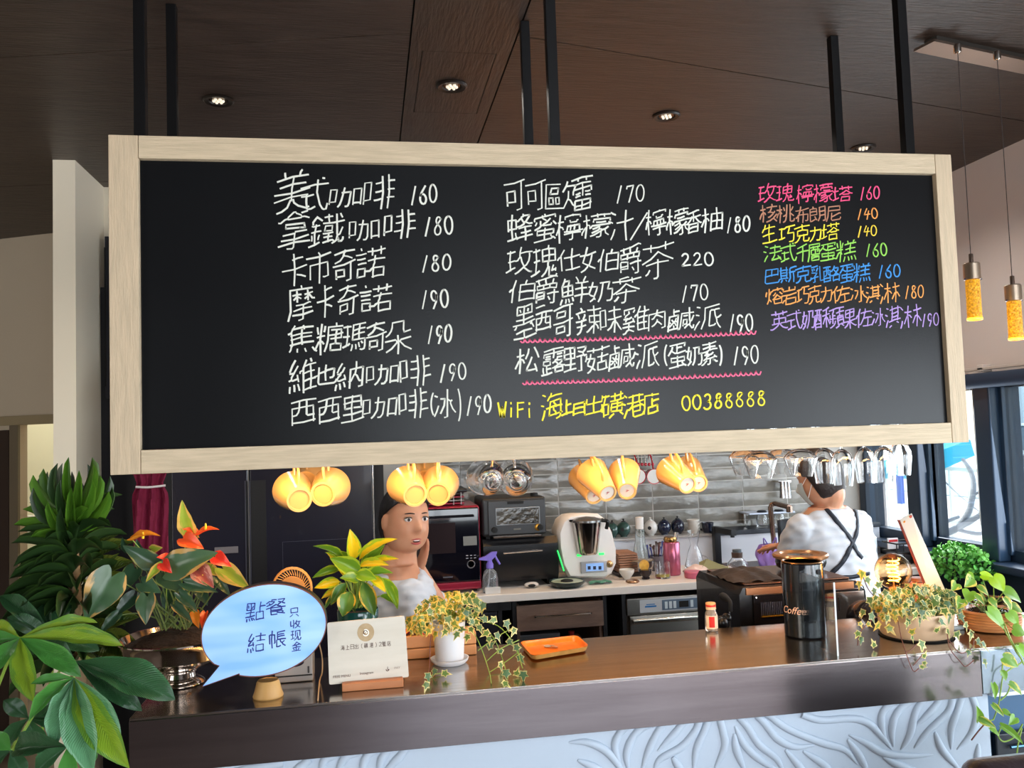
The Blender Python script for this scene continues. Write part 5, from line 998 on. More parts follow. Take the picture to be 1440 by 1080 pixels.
MB().box((.06, yb+.002, .1), (fx(700)-.003, yb+.02, CT-.08), .002).build('cabinet_door', mat('door_navy_black', '1C1C24', .35), kc)
MB().box((xs['e']+.02, yb, .1), (xs['e']+.42, yb+.02, CT-.04), .002).build('cabinet_door', MC['door_navy_black'], kc)
MB().box((xs['e']+.424, yb, .1), (WX-.045, yb+.02, CT-.04), .002).build('cabinet_door', MC['door_navy_black'], kc)
# drawer unit
M_wal = mat('drawer_walnut', '5E4A40', .5, col2='6E584C', cscale=5, stretch=(2, 8, 10), bump=.1, bscale=20)
dz1, dz0 = P(785, 848, Y=yb).z, P(785, 884, Y=yb).z
du = thing('drawer_unit', 'walnut drawer unit with a chrome bar handle under the back counter', 'drawer unit', ((xs['b']+xs['c'])/2, yb, 0))
MB().box((xs['b']+.014, yb+.012, .03), (xs['b']+.028, yb+.5, dz1)).box((xs['c']-.012, yb+.012, .03), (xs['c']+.002, yb+.5, dz1)).box((xs['b']+.028, yb+.012, .03), (xs['c']-.012, yb+.5, .05)).build('carcass', M_wal, du)
dr = MB().box((xs['b']+.012, yb-.008, dz0), (xs['c']+.004, yb+.011, dz1), .002).build('drawer', M_wal, du)
hz_ = (dz0+dz1)/2+.008; h0, h1 = fx(752), fx(826)
MB().tube(spline([(h0, yb-.008, hz_), (h0, yb-.03, hz_), (h0+.015, yb-.036, hz_), (h1-.015, yb-.036, hz_), (h1, yb-.03, hz_), (h1, yb-.008, hz_)], 4), .0055, 8).build('handle', M_chrome, dr)
MB().box((xs['b']+.03, yb+.05, dz0-.09), (xs['b']+.22, yb+.4, dz0-.03), .004).build('steel_bin', mat('bin_steel', '7E828A', .3, .8), du)
o = MB().lathe([(0, 0), (.028, 0), (.03, .004), (.03, .06), (.018, .075), (0, .075)], (fx(815), yb+.12, dz0-.135), 24).build('brown_bottle', mat('bottle_brown', '7A5C48', .3), du)
MB().lathe([(0, .0755), (.014, .0755), (.014, .092), (0, .094)], (fx(810), yb+.12, dz0-.135), 20).build('cap', mat('cap_darkred', 'A2201C', .4), o)
# stainless appliance
ap = thing('steel_dishwasher', 'stainless undercounter dishwasher with a blue control strip', 'dishwasher', ((xs['d']+xs['e'])/2, yb, 0))
az1 = P(940, 838, Y=yb).z; az2 = P(940, 862, Y=yb).z
M_ss = mat('stainless', '9B9791', .28, 1, bump=.01, bscale=30, stretch=(1, 1, 20))
MB().box((xs['d'], yb+.008, .03), (xs['e']-.004, yb+.55, az1), .002).build('body', mat('body_steel_dark', '55504C', .4, .8), ap)
MB().box((xs['d'], yb-.012, az2+.003), (xs['e']-.004, yb+.0075, az1), .003).build('control_panel', M_ss, ap)
MB().box((fx(898), yb-.0135, az2+.012), (xs['e']-.01, yb-.0122, az1-.008)).build('panel_sheet', mat('sheet_grey', 'B9BEC4', .3), ap)
MB().box((fx(929), yb-.0148, az2+.018), (xs['e']-.014, yb-.0137, az1-.014)).build('control_strip', mat('strip_blue', '5B6E84', .3), ap)
for k, px in enumerate((935, 941, 947, 971, 984)): MB().box((fx(px)-.008, yb-.0165, az2+.024), (fx(px)+.006, yb-.015, az1-.022), .001).build('button', mat('button_pale', 'C9D6DE', .4), ap)
MB().box((fx(953), yb-.0165, az2+.026), (fx(966), yb-.015, az1-.024)).build('display', M_black, ap)
MB().box((fx(905), yb-.0148, az2+.035), (fx(921), yb-.0137, az2+.042)).box((fx(907), yb-.0148, az2+.046), (fx(919), yb-.0137, az2+.05)).build('badge', mat('badge_blue', '1F6FB0', .4), ap)
MB().box((xs['d']+.012, yb-.012, .1), (xs['e']-.008, yb+.0075, az2-.002), .003).build('door', M_ss, ap)
MB().box((xs['d']+.02, yb-.035, az2-.035), (xs['e']-.008, yb-.0125, az2-.012), .006).build('door_handle', mat('handle_steel', 'B5B2AA', .2, 1), ap)
# ledge along the wall
LZ = 1.035
lg = thing('wall_ledge', 'low ledge with a white face and dark cap under the tiles', 'ledge', (1.5, 4.4, CT))
lx = P(1005, 755, Y=4.3).x
MB().box((.06, 4.33, CT+.0005), (WX-.01, WY-.002, LZ-.012), .002).build('upstand', mat('upstand_white', 'C9CCD4', .35), lg)
MB().box((.06, 4.322, LZ-.0115), (lx, WY-.002, LZ), .002).build('cap', mat('cap_grey', 'A9A6A3', .35), lg)
MB().box((lx+.002, 4.318, LZ-.0115), (WX-.01, WY-.002, LZ+.012), .002).build('dark_cap', mat('cap_dark', '1A1F2A', .4), lg)
# fridge
F = 3.6
fr_ = thing('refrigerator', 'tall dark blue black double door refrigerator behind the mugs', 'refrigerator', (-.38, F, 0))
M_fr2 = mat('fridge_glass', '1D1D2B', .22, col2='211D26', cscale=1.2, coat=.3)
FX0, FX1, FS = -.781, .015, P(350, 700, Y=F).x
MB().box((FX0, F+.03, .02), (FX1, 4.35, 1.82), .004).build('cabinet', mat('fridge_side', '17171C', .4), fr_)
d1 = MB().box((FX0+.002, F, .06), (FS-.004, F+.028, 1.818), .004).build('door', M_fr2, fr_)
d2 = MB().box((FS+.004, F, .06), (FX1-.006, F+.028, 1.818), .004).build('door', M_fr2, fr_)
MB().box((FS-.0035, F+.002, .06), (FS-.0005, F+.02, 1.8)).build('seam_trim', mat('trim_grey', '9C9A9A', .3, .6), fr_)
gz = P(352, 676, Y=F).z
for d_, a_, b2 in ((d1, P(347, 700, Y=F).x-.004, FS-.006), (d2, FS+.006, P(374, 700, Y=F).x)):
    MB().box((a_, F-.0012, .9), (b2, F-.0002, gz)).build('grip_recess', mat('recess_black', '09090E', .4), d_)
    MB().box((a_-.003, F-.006, .9), (a_, F-.0002, gz)).build('grip_edge', mat('grip_edge', '4A4A58', .3), d_)
lp0, lp1 = P(302, 779, Y=F), P(335, 768, Y=F)
MB().box((lp0.x, F-.004, lp0.z), (lp1.x, F-.0002, lp1.z), .001).build('name_plate', mat('plate_grey', '8A8488', .3, .5), d1)
i0, i1 = P(397, 762, Y=F), P(505, 900, Y=F)
for lo, hi in (((i0.x, i0.z-.0015), (i1.x, i0.z)), ((i0.x, i1.z), (i0.x+.0015, i0.z-.0016)), ((i1.x-.0015, i1.z), (i1.x, i0.z-.0016))): MB().box((lo[0], F-.0012, lo[1]), (hi[0], F-.0002, hi[1])).build('door_inlay', mat('inlay_line', '3C3E50', .4), d2)
MB().box((FX1-.0055, F-.004, .06), (FX1, F+.03, 1.8)).build('edge_strip', mat('strip_bright', 'B6B8BC', .25, .8), fr_)
struct('trim_20', MB().box((.017, F+.02, 0), (.056, 4.49, 2.2)), mat('post_black', '0E0E12', .5))
ap_x0 = P(181, 700, Y=3.72).x
struct('trim_21', MB().box((-1.149, 3.98, 0), (-.79, 4.0, 2.3)), mat('niche_dark', '0D0E18', .5))
dk = thing('dark_cabinet', 'dark wall cabinet edge showing between the cream wall and the board', 'cabinet', (-1.05, 4.0, 1.7))
z0, z1 = P(150, 560, Y=3.97).z, P(150, 333, Y=3.97).z
MB().box((-1.125, 3.96, z0), (-.8, 3.979, z1), .002).build('door', mat('cab_dark', '1C1C26', .4), dk); MB().box((-1.126, 3.955, z0+.05), (-1.12, 3.9595, z1-.05)).build('edge_pull', M_black, dk)
# apron hanging on the fridge side
an = thing('maroon_apron', 'maroon apron tied with a white string hanging left of the refrigerator', 'apron', P(210, 690, Y=3.62))
ax0, ax1 = P(186, 690, Y=3.6).x, P(238, 690, Y=3.6).x-.004; at, ab = P(210, 655, Y=3.6).z+.1, P(210, 800, Y=3.6).z
def apr(u, v):
    w_ = 1-.28*math.exp(-((v-.34)/.06)**2)+.1*v
    xc = (ax0+ax1)/2; x = xc+(u-.5)*(ax1-ax0)*min(w_, 1.02)
    return Vector((x, 3.60+.016*math.sin(u*17+v*2)*(.5+.5*abs(v-.3))+.008*math.sin(u*34+v*11), at+(ab-at)*v+.02*math.sin(u*9)*(v > .9)))
b = MB(); b.grid(apr, 30, 24); b.build('cloth', mat('cloth_maroon', '7A1238', .8, bump=.3, bscale=80), an)
zs = P(210, 684, Y=3.58).z
MB().tube(spline([(ax0+.02, 3.575, zs), ((ax0+ax1)/2, 3.57, zs-.003), (ax1-.005, 3.58, zs+.001)]), .0045, 8).build('string', mat('string_white', 'D8D0D0', .7), an)
MB().tube([(ax1-.08, 3.598, at-.01), (ax1-.08, 3.62, at+.03)], .005, 8).build('hook', M_black, an)

def bx(px, py, Z=CT): return P(px, py, Z=Z)
# steam oven
oy = 3.96; ox0, ox1 = P(566, 800, Y=oy).x, P(677, 800, Y=oy).x; oz1 = P(640, 712, Y=oy).z
ov = thing('steam_oven', 'dark red steam oven with a black glass door standing right of the woman', 'oven', ((ox0+ox1)/2, oy, CT))
M_red = mat('oven_red', '8E0F2E', .3, .3, coat=.4)
MB().box((ox0, oy+.004, CT+.012), (ox1, 4.31, oz1), .012).build('body', M_red, ov)
MB().box((ox0+.004, oy-.012, CT+.05), (ox1-.006, oy+.003, oz1-.008), .006).build('door', mat('oven_glass', '0B0B14', .07, coat=.5), ov)
MB().box((ox0+.004, oy-.013, CT+.014), (ox1-.003, oy+.003, CT+.048), .004).build('red_base', M_red, ov)
MB().tube([(ox0+.03, oy-.026, oz1-.045), (ox1-.03, oy-.026, oz1-.045)], .005, 8).build('door_handle', mat('oven_handle', '23232B', .2, .6), ov)
wz0, wz1 = P(620, 778, Y=oy).z, P(620, 735, Y=oy).z
MB().box((P(590, 750, Y=oy).x, oy-.0135, wz0), (P(640, 750, Y=oy).x, oy-.0122, wz1)).build('window', mat('oven_window', '2B2224', .05), ov)
dx, dz = P(662, 793, Y=oy).x, P(662, 793, Y=oy).z
MB().lathe([(.014, 0), (.0165, .003), (.019, 0)], (dx, oy-.0125, dz), 28, (0, -1, 0)).build('dial', mat('dial_grey', '8F8F96', .3, .6), ov)
for r_, c_ in ((0, 3), (1, 3)):
    for k in range(c_): MB().box((dx-.022+k*.018, oy-.0135, dz+.027+r_*.012), (dx-.012+k*.018, oy-.0122, dz+.03+r_*.012)).build('touch_mark', mat('mark_pale', 'A9A9B0', .5), ov)
MB().box((P(651, 758, Y=oy).x, oy-.0137, P(651, 767, Y=oy).z), (P(670, 758, Y=oy).x, oy-.0122, P(651, 754, Y=oy).z)).build('screen', mat('screen_grey', '6B6862', .3), ov)
MB().box((dx-.13, oy-.0137, CT+.072), (dx-.085, oy-.0122, CT+.077)).build('badge', mat('badge_grey', '54545E', .4), ov)
for x in (ox0+.03, ox1-.03): MB().lathe([(0, 0), (.012, 0), (.014, .0115), (0, .0115)], (x, oy+.03, CT+.0003), 14).build('foot', M_black, ov)
# things on the oven
t = thing('baking_rack', 'stack of dark red and steel baking trays on top of the red oven', 'tray rack', ((ox0+ox1)/2, 4.1, oz1))
rx1 = P(652, 705, Y=4.05).x
for k, (m_, dz_) in enumerate(((M_red, .004), (mat('tray_steel', '85807C', .3, .8), .018), (M_red, .034), (mat('tray_dark', '2E1E28', .4), .05))):
    MB().box((ox0+.02, 4.02, oz1+dz_), (rx1, 4.28, oz1+dz_+.008), .003).build('tray', m_, t)
for x in (rx1-.015, rx1-.05, ox0+.05): MB().tube([(x, 4.018, oz1+.002), (x, 4.018, oz1+.062)], .0022, 6).build('wire_leg', mat('wire_grey', '8A8684', .35, .7), t)
q = MB().box((ox0+.02, 4.0, oz1+.06), (rx1+.015, 4.25, oz1+.076), .006).build('black_tray', mat('tray_black', '1A1C1F', .35)); tag(q, 'flat black tray lying over the baking rack on the red oven', 'tray')
q = MB().lathe([(0, 0), (.06, 0), (.1, .012), (.104, .014), (.1, .016), (.06, .005), (0, .004)], (P(605, 700, Y=4.1).x, 4.12, oz1+.0765), 40).build('teal_plate', mat('plate_teal', '2C8C88', .3)); tag(q, 'teal plate stacked on the black tray above the oven', 'plate')
q = MB().box((P(621, 692, Y=4.1).x, 4.05, oz1+.077), (P(641, 690, Y=4.1).x, 4.2, oz1+.093), .006).build('orange_spatula', mat('spat_orange', 'D8551B', .4)); tag(q, 'orange silicone piece lying right of the teal plate', 'utensil')
# black toaster oven on a black box
by_ = 3.99; b0, b1 = P(680, 780, Y=by_).x, P(785, 780, Y=by_).x; bz1 = P(730, 757, Y=by_).z
bb = thing('black_bread_box', 'black bread box with a steel slit handle carrying the toaster oven', 'bread box', ((b0+b1)/2, by_, CT))
MB().prism([(b0, by_+.02, CT+.03), (b0, by_, CT+.06), (b0, by_, bz1-.03), (b0, by_+.03, bz1), (b0, 4.31, bz1), (b0, 4.31, CT+.03)], (b1-b0, 0, 0)).build('body', mat('box_black', '121216', .35), bb)
MB().tube([(P(707, 775, Y=by_).x, by_-.012, P(735, 776, Y=by_).z), (P(762, 772, Y=by_).x, by_-.012, P(735, 775, Y=by_).z)], .0045, 8).build('handle', M_chrome, bb)
MB().box((b0+.02, by_+.04, CT+.0003), (b0+.05, by_+.2, CT+.03)).box((b1-.05, by_+.04, CT+.0003), (b1-.02, by_+.2, CT+.03)).build('foot', M_black, bb)
ty_ = 4.0; t0x, t1x = P(677, 720, Y=ty_).x, P(768, 720, Y=ty_).x; tz1 = P(720, 700, Y=ty_).z
to = thing('toaster_oven', 'matt black toaster oven with a small lit window and two knobs', 'toaster oven', ((t0x+t1x)/2, ty_, bz1))
M_to = mat('toaster_black', '1F2022', .45)
MB().box((t0x, ty_, bz1+.012), (t1x, 4.28, tz1), .014, 4).build('body', M_to, to)
MB().box((t0x+.03, ty_-.008, bz1+.02), (t1x-.006, ty_-.0003, tz1-.012), .003).build('front', mat('toaster_front', '26272A', .4), to)
w0, w1 = P(698, 738, Y=ty_), P(757, 713, Y=ty_)
MB().box((w0.x-.004, ty_-.012, w0.z-.004), (w1.x+.004, ty_-.0083, w1.z+.004), .003).build('window_frame', mat('frame_grey', '77787A', .3, .5), to)
MB().box((w0.x, ty_-.0135, w0.z), (w1.x, ty_-.0122, w1.z)).build('window', mat('toaster_window', '1E1C19', .08, col2='4A4338', cscale=30, bump=.2, bscale=50), to)
for px, py in ((695, 745), (759, 741)): MB().lathe([(0, 0), (.014, 0), (.013, .014), (0, .015)], (P(px, py, Y=ty_).x, ty_-.0085, P(px, py, Y=ty_).z), 22, (0, -1, 0)).build('knob', M_black, to)
kx = P(757, 741, Y=ty_); MB().lathe([(.0145, 0), (.0165, .001), (.0145, .002)], (kx.x-.003, ty_-.0088, kx.z), 22, (0, -1, 0)).build('knob_ring', mat('ring_brass', 'A77A30', .3, .8), to)
MB().tube([(P(693, 756, Y=ty_).x, ty_-.024, bz1+.012), (P(760, 754, Y=ty_).x, ty_-.024, bz1+.012)], .006, 8).build('door_handle', M_chrome, to)
MB().box((P(713, 707, Y=ty_).x, ty_-.0095, P(713, 709, Y=ty_).z), (P(736, 707, Y=ty_).x, ty_-.0083, P(713, 705, Y=ty_).z)).build('vent', M_black, to)
MB().box((P(722, 744, Y=ty_).x, ty_-.0095, P(722, 745, Y=ty_).z), (P(732, 744, Y=ty_).x, ty_-.0083, P(722, 743, Y=ty_).z)).build('badge', mat('badge_dim', '6A6458', .4), to)
MB().lathe([(0, 0), (.018, 0), (.018, .014), (0, .016)], (P(751, 696, Y=ty_+.06).x, ty_+.06, tz1+.0003), 20).build('water_cap', M_black, to)
MB().box((t0x+.02, ty_+.02, bz1+.0003), (t0x+.04, ty_+.25, bz1+.0125)).box((t1x-.04, ty_+.02, bz1+.0003), (t1x-.02, ty_+.25, bz1+.0125)).build('foot', M_black, to)
q = P(734, 814, Z=CT); t = thing('white_mouse', 'small white curved dish tucked under the black bread box', 'dish', (q.x, 3.97, CT))
MB().ball((q.x, 3.965, CT+.014), (.034, .022, .0135), 20).build('shell', mat('shell_white', 'C9C6C2', .4), t)
MB().ball((q.x-.002, 3.945, CT+.013), (.018, .006, .008), 14).build('hollow', M_black, t)
# spray bottle
q = P(690, 833, Z=CT); Yq = q.y; zt = P(690, 776, Y=Yq).z; H = zt-CT
t = thing('spray_bottle', 'clear spray bottle with a violet trigger head before the red oven', 'spray bottle', (q.x, Yq, CT))
MB().lathe([(0, .001), (.034, .001), (.036, .006), (.036, H*.34), (.03, H*.5), (.016, H*.58), (.014, H*.62), (0, H*.62)], (q.x, Yq, CT), 28).build('bottle', mat('bottle_clear', 'DCE2E8', .05, trans=.85), t)
M_vio = mat('violet_plastic', '7B68C8', .35)
MB().lathe([(0, H*.6), (.017, H*.6), (.017, H*.7), (.012, H*.74), (.010, H*.8), (0, H*.8)], (q.x, Yq, CT), 20).build('collar', M_vio, t)
MB().prism([(q.x-.05, Yq-.009, CT+H*.82), (q.x-.048, Yq-.009, CT+H*.86), (q.x-.02, Yq-.009, CT+H*.9), (q.x+.01, Yq-.009, CT+H*1.0), (q.x+.035, Yq-.009, CT+H*1.0), (q.x+.028, Yq-.009, CT+H*.9), (q.x+.01, Yq-.009, CT+H*.8), (q.x-.012, Yq-.009, CT+H*.79)], (0, .018, 0)).build('head', M_vio, t, smooth=False)
MB().tube(spline([(q.x+.024, Yq, CT+H*.92), (q.x+.034, Yq, CT+H*.8), (q.x+.046, Yq, CT+H*.68)]), .005, 8).build('trigger', M_vio, t)
MB().tube(spline([(q.x, Yq, CT+H*.62), (q.x-.004, Yq, CT+H*.3), (q.x-.012, Yq, CT+.01)]), .002, 6).build('dip_tube', mat('tube_white', 'C9CBD2', .4), t)
MB().box((q.x-.03, Yq-.042, CT+.0005), (q.x+.04, Yq-.0385, CT+.03), .001).build('paper_tag', mat('tag_white', 'CFCCC8', .6), t)
# food processor
yF = 4.02
q = P(827, 811, Z=CT); 
t = thing('food_processor', 'white heating food processor with a steel jug and small blue screen', 'food processor', (P(827, 800, Y=yF).x, yF, CT))
def op(px, py, Y=yF): v_ = P(px, py, Y=Y); return Vector((v_.x, Y, max(CT+.0005, v_.z)))
M_tm = mat('processor_white', 'F0EAE6', .3)
ol = [op(x, y) for x, y in spline and [(799, 812), (790, 795), (785, 770), (784, 748), (790, 732), (800, 724), (815, 722), (840, 722), (851, 730), (860, 748), (866, 772), (866, 792), (860, 806), (850, 813)]]
b = MB(); cen = sum(ol, Vector())/len(ol)
b2 = [cen+(p-cen)*.93+Vector((0, -.02, 0)) for p in ol]; bk = [cen+(p-cen)*.9+Vector((0, .2, 0)) for p in ol]
ol2 = [p+Vector((0, 0, 0)) for p in ol]
k = len(ol); b.v = b2+ol2+bk; b.f = [list(range(k))]+[[i, (i+1) % k, k+(i+1) % k, k+i] for i in range(k)]+[[k+i, k+(i+1) % k, 2*k+(i+1) % k, 2*k+i] for i in range(k)]+[[2*k+i for i in range(k)][::-1]]
b.build('body', M_tm, t, ang=50)
jc = op(823, 746); jr = 21/1205*4.05; jb = op(823, 778).z; jt = op(823, 734).z
for_ = MB().lathe([(0, jb), (jr*.62, jb), (jr*.72, jb+.012), (jr, jt), (jr*1.02, jt+.004), (0, jt+.004)], (jc.x, yF-.03, 0), 36)
for_.build('steel_jug', mat('jug_steel', 'B9B4AE', .14, 1), t)
MB().lathe([(jr*.9, jt+.0045), (jr*1.08, jt+.005), (jr*1.08, jt+.014), (jr*.6, jt+.026), (0, jt+.03)], (jc.x, yF-.03, 0), 36).build('lid', mat('lid_steel', '9A9896', .2, .8), t)
MB().tube([(jc.x+jr*1.12*math.cos(a*.35), yF-.03-jr*.4*math.sin(a*.35), jt+.012) for a in range(10)], .006, 8).build('lid_ring', mat('ring_black', '17171A', .3), t)
MB().tube(spline([(jc.x+jr*.95, yF-.06, jt+.01), (jc.x+jr*1.3, yF-.07, jt+.004), (jc.x+jr*1.25, yF-.06, jt-.03)]), .009, 8).build('jug_handle', MC['ring_black'], t)
s0, s1 = op(815, 805), op(851, 787); MB().box((s0.x, yF-.032, s0.z), (s1.x, yF-.0205, s1.z), .003).build('screen_bezel', mat('bezel_silver', 'B5B2B4', .3, .5), t)
s0, s1 = op(822, 802), op(846, 790); MB().box((s0.x, yF-.0335, s0.z), (s1.x, yF-.0322, s1.z)).build('screen', mat('screen_blue', '8FB4E8', .3, emit=.35, ecol='7FA8E6'), t)
for px in (826, 833.5, 841): a_ = op(px, 797); MB().box((a_.x-.007, yF-.0348, a_.z-.008), (a_.x+.007, yF-.0336, a_.z+.008)).build('screen_icon', mat('icon_navy', '17213F', .4), t)
a_ = op(855, 792); MB().lathe([(0, 0), (.017, 0), (.016, .012), (.012, .016), (0, .017)], (a_.x, yF-.0205, a_.z), 26, (0, -1, 0)).build('dial', mat('dial_bronze', 'B79468', .25, .8), t)
for px, py, w_ in ((813, 780, .011), (844, 778, .013)): a_ = op(px, py); MB().box((a_.x-w_, yF-.0245, a_.z-.005), (a_.x+w_, yF-.0205, a_.z+.005), .001).build('light', mat('led_green', '2BDC5A', .4, emit=1.2, ecol='2BE060'), t)
q = MB().tube([P(784, 774, Y=3.97), P(793, 803, Y=3.97)], .0035, 8).build('green_light_bar', MC['led_green']); tag(q, 'thin glowing green strip leaning left of the food processor', 'light strip')
# lid / pan and cloth
q = P(788, 812, Z=CT+.02)
t = thing('lidded_pan', 'low dark pan with a pale rim lying at the counter edge', 'pan', (q.x, 3.965, CT))
MB().lathe([(0, 0), (.06, 0), (.08, .016), (.084, .026), (.082, .029), (.074, .02), (.05, .012), (0, .012)], (q.x, 3.935, CT+.0005), 44).build('pan', mat('pan_dark', '243230', .25), t)
MB().lathe([(.066, .0235), (.07, .027), (.074, .0245)], (q.x, 3.935, CT+.0005), 44).build('rim', mat('pan_rim', 'A7AF9A', .3), t)
MB().ball((q.x, 3.935, CT+.026), (.03, .03, .01), 16).build('knob', M_black, t)
q = P(830, 811, Z=CT); b = MB(); b.grid(lambda u, v: Vector((q.x-.06+u*.11, 3.93+v*.06, CT+.003+.012*abs(math.sin(u*6+v*3))*(1-abs(u-.5)))), 14, 8)
o = b.build('green_dishcloth', mat('dishcloth', '6FA58C', .85, col2='3F7660', cscale=30)); tag(o, 'crumpled green dishcloth beside the dark pan', 'cloth')
# stack of wooden plates
q = P(878, 796, Y=4.2)
for k in range(8):
    o = MB().box((q.x-.055+rnd.uniform(-.004, .004), 4.1, CT+.018+k*.0118), (q.x+.042+rnd.uniform(-.003, .003), 4.26, CT+.018+k*.0118+.0095), .002).build('wooden_plate', mat('plate_wood', 'A5785C', .5, col2='8A6048', cscale=12))
    tag(o, ['lowest', 'second lowest', 'third lowest', 'fourth from bottom', 'fourth from top', 'third from top', 'second from top', 'topmost'][k]+' square brown wooden plate of the stack right of the food processor', 'plate', 'stack of wooden plates')
o = MB().box((q.x-.065, 4.08, CT+.0005), (q.x+.05, 4.27, CT+.0165), .003).build('plate_tray', mat('tray_blackish', '1C1714', .5)); tag(o, 'black tray under the stack of wooden plates', 'tray')
# teapots on the ledge
def pot(px, py, r_, col, lab, hole=False, Y=4.4):
    c_ = P(px, py, Y=Y); rz = r_*1.12; z = LZ+(.012 if c_.x > lx else 0); t = thing('teapot', lab, 'teapot', (c_.x, Y, z), 'round teapots on the ledge')
    m_ = mat('pot_'+col, col, .16, coat=.6)
    prof = [(0, .0005), (r_*.5, .0005)]+[(r_*math.cos(R(a)), rz+rz*math.sin(R(a))) for a in range(-60, 76, 9)]+[(0, rz*1.97)]
    MB().lathe(prof, (c_.x, Y, z), 32).build('body', m_, t)
    MB().lathe([(0, rz*1.97), (r_*.34, rz*1.96), (r_*.3, rz*2.04), (r_*.09, rz*2.08), (r_*.11, rz*2.22), (r_*.2, rz*2.3), (0, rz*2.36)], (c_.x, Y, z), 24).build('lid', mat('pot_lid', '15181E', .25) if col != 'D2CEC8' else m_, t)
    if hole: MB().lathe([(0, 0), (r_*.25, .0), (r_*.27, .004), (0, .004)], (c_.x-r_*.45, Y-r_*.86, z+rz*1.05), 20, (-.4, -1, 0)).build('spout_hole', mat('hole_dark', '0E1014', .4), t)
    return t
R_ = 9.6/1205*4.55
pot(861, 745, R_*.95, '2D4A44', 'dark green teapot partly behind the food processor', True)
pot(877, 745, R_, '2D4A44', 'dark green teapot left of the glass bottle', True)
pot(915, 743, R_, 'D2CEC8', 'white round teapot with a dark hole right of the glass bottle', True)
pot(934, 742, R_*.97, '172038', 'navy teapot directly right of the white teapot')
pot(953, 742, R_, '141B2E', 'navy black teapot second right of the white teapot')
c_ = P(975, 745, Y=4.38)
for k in range(4):
    o = MB().lathe([(0, 0), (.022, 0), (.034, .02), (.034, .022), (.03, .02), (0, .004)], (c_.x, 4.38, LZ+.0005+k*.0175), 28).build('white_bowl', mat('bowl_white', 'D5D0C8', .3)); tag(o, ['lowest', 'second', 'third', 'topmost'][k]+' small white bowl nested in the stack on the ledge', 'bowl', 'stacked white bowls on the ledge')
c_ = P(992, 745, Y=4.38); o = MB().lathe([(0, 0), (.022, 0), (.03, .03), (.033, .055), (.03, .055), (.026, .03), (0, .006)], (c_.x+.012, 4.38, LZ+.0005), 28).build('navy_cup', mat('pot_141B2E', '141B2E', .2)); tag(o, 'navy cup right of the stacked white bowls on the ledge', 'cup')
# glass bottle with white cap
q = P(904, 797, Z=CT); Y_ = 4.2; x_ = P(901, 780, Y=Y_).x; H = P(899, 727, Y=Y_).z-CT
t = thing('glass_carafe', 'tall clear glass bottle with a square white cap', 'bottle', (x_, Y_, CT))
MB().lathe([(0, .001), (.04, .001), (.042, .01), (.038, H*.35), (.026, H*.55), (.022, H*.78), (0, H*.78)], (x_, Y_, CT), 30).build('glass', mat('carafe_glass', 'DDE8E6', .04, trans=.92), t)
MB().lathe([(0, H*.785), (.02, H*.785), (.021, H*.995), (.018, H), (0, H)], (x_, Y_, CT), 24).build('cap', mat('cap_white', 'D8D5D2', .35), t)
# cutlery pot
x_ = P(923, 790, Y=4.22).x; t = thing('cutlery_jar', 'jar packed with metal cutlery between the bottle and the pink shaker', 'jar', (x_, 4.22, CT))
MB().lathe([(0, .001), (.034, .001), (.038, .01), (.038, .075), (.036, .075), (.034, .012), (0, .012)], (x_, 4.22, CT), 28).build('jar', mat('jar_grey', '6E6A72', .3), t)
for k in range(14):
    a_ = k*2.4; r_ = .03*((k % 5)/5+.2); p0 = Vector((x_+r_*math.cos(a_), 4.22+r_*math.sin(a_), CT+.02)); p1 = p0+Vector((.02*math.cos(a_), .01*math.sin(a_), .1+.012*(k % 3)))
    MB().tube([p0, p0.lerp(p1, .8), p1], [.003, .0028, .0065], 6).build('cutlery', mat('cutlery_steel', 'A79F98', .2, .9) if k % 4 else mat('cutlery_blue', '3F4E9A', .4), t)
# pink shaker
q = P(947, 808, Z=CT); Y_ = 4.07; x_ = P(945, 790, Y=Y_).x; H = P(945, 762, Y=Y_).z-CT
t = thing('pink_shaker', 'pink metal bottle with an open bronze top and steel spout', 'bottle', (x_, Y_, CT))
MB().lathe([(0, .001), (.038, .001), (.041, .005), (.041, H-.004), (.038, H), (0, H)], (x_, Y_, CT), 32).build('body', mat('pink_metal', 'B5627C', .25, .5), t)
MB().lathe([(0, H), (.03, H), (.034, H+.012), (.03, H+.025), (0, H+.026)], (x_-.004, Y_, CT), 28).build('collar', mat('collar_bronze', 'A8814F', .25, .9), t)
MB().lathe([(0, 0), (.01, 0), (.011, .035), (0, .036)], (x_+.02, Y_-.005, CT+H+.012), 18, (.25, 0, 1)).build('spout', M_chrome, t)
# glass flask
Y_ = 4.2; x_ = P(976, 770, Y=Y_).x; t = thing('glass_flask', 'clear glass brewer waisted like an hourglass behind the pink lid', 'flask', (x_, Y_, CT))
H = P(975, 745, Y=Y_).z-CT
MB().lathe([(0, .001), (.045, .001), (.05, .015), (.035, H*.4), (.018, H*.62), (.034, H*.98), (.032, H*.98), (.016, H*.62), (.033, H*.4), (.047, .015), (0, .004)], (x_, Y_, CT), 32).build('body', GLS, t)
MB().tube([(x_+.052*math.cos(a_), Y_-.045, CT+.05+.025*math.sin(a_)) for a_ in [i*.35-.2-1.2 for i in range(8)]], .003, 6).build('handle', GLS, t)
q = P(1000, 800, Z=CT); b = MB(); b.grid(lambda u, v: Vector((P(965+u*32, 795, Y=4.05).x, 4.02+v*.09, CT+.006+.035*math.sin(math.pi*u)**.6*math.sin(math.pi*v)**.6+.006*math.sin(19*u+9*v))), 18, 12)
o = b.build('paper_towel', mat('tissue', 'E4D0CA', .9)); tag(o, 'crumpled pale pink paper towel behind the pink lid', 'paper towel')
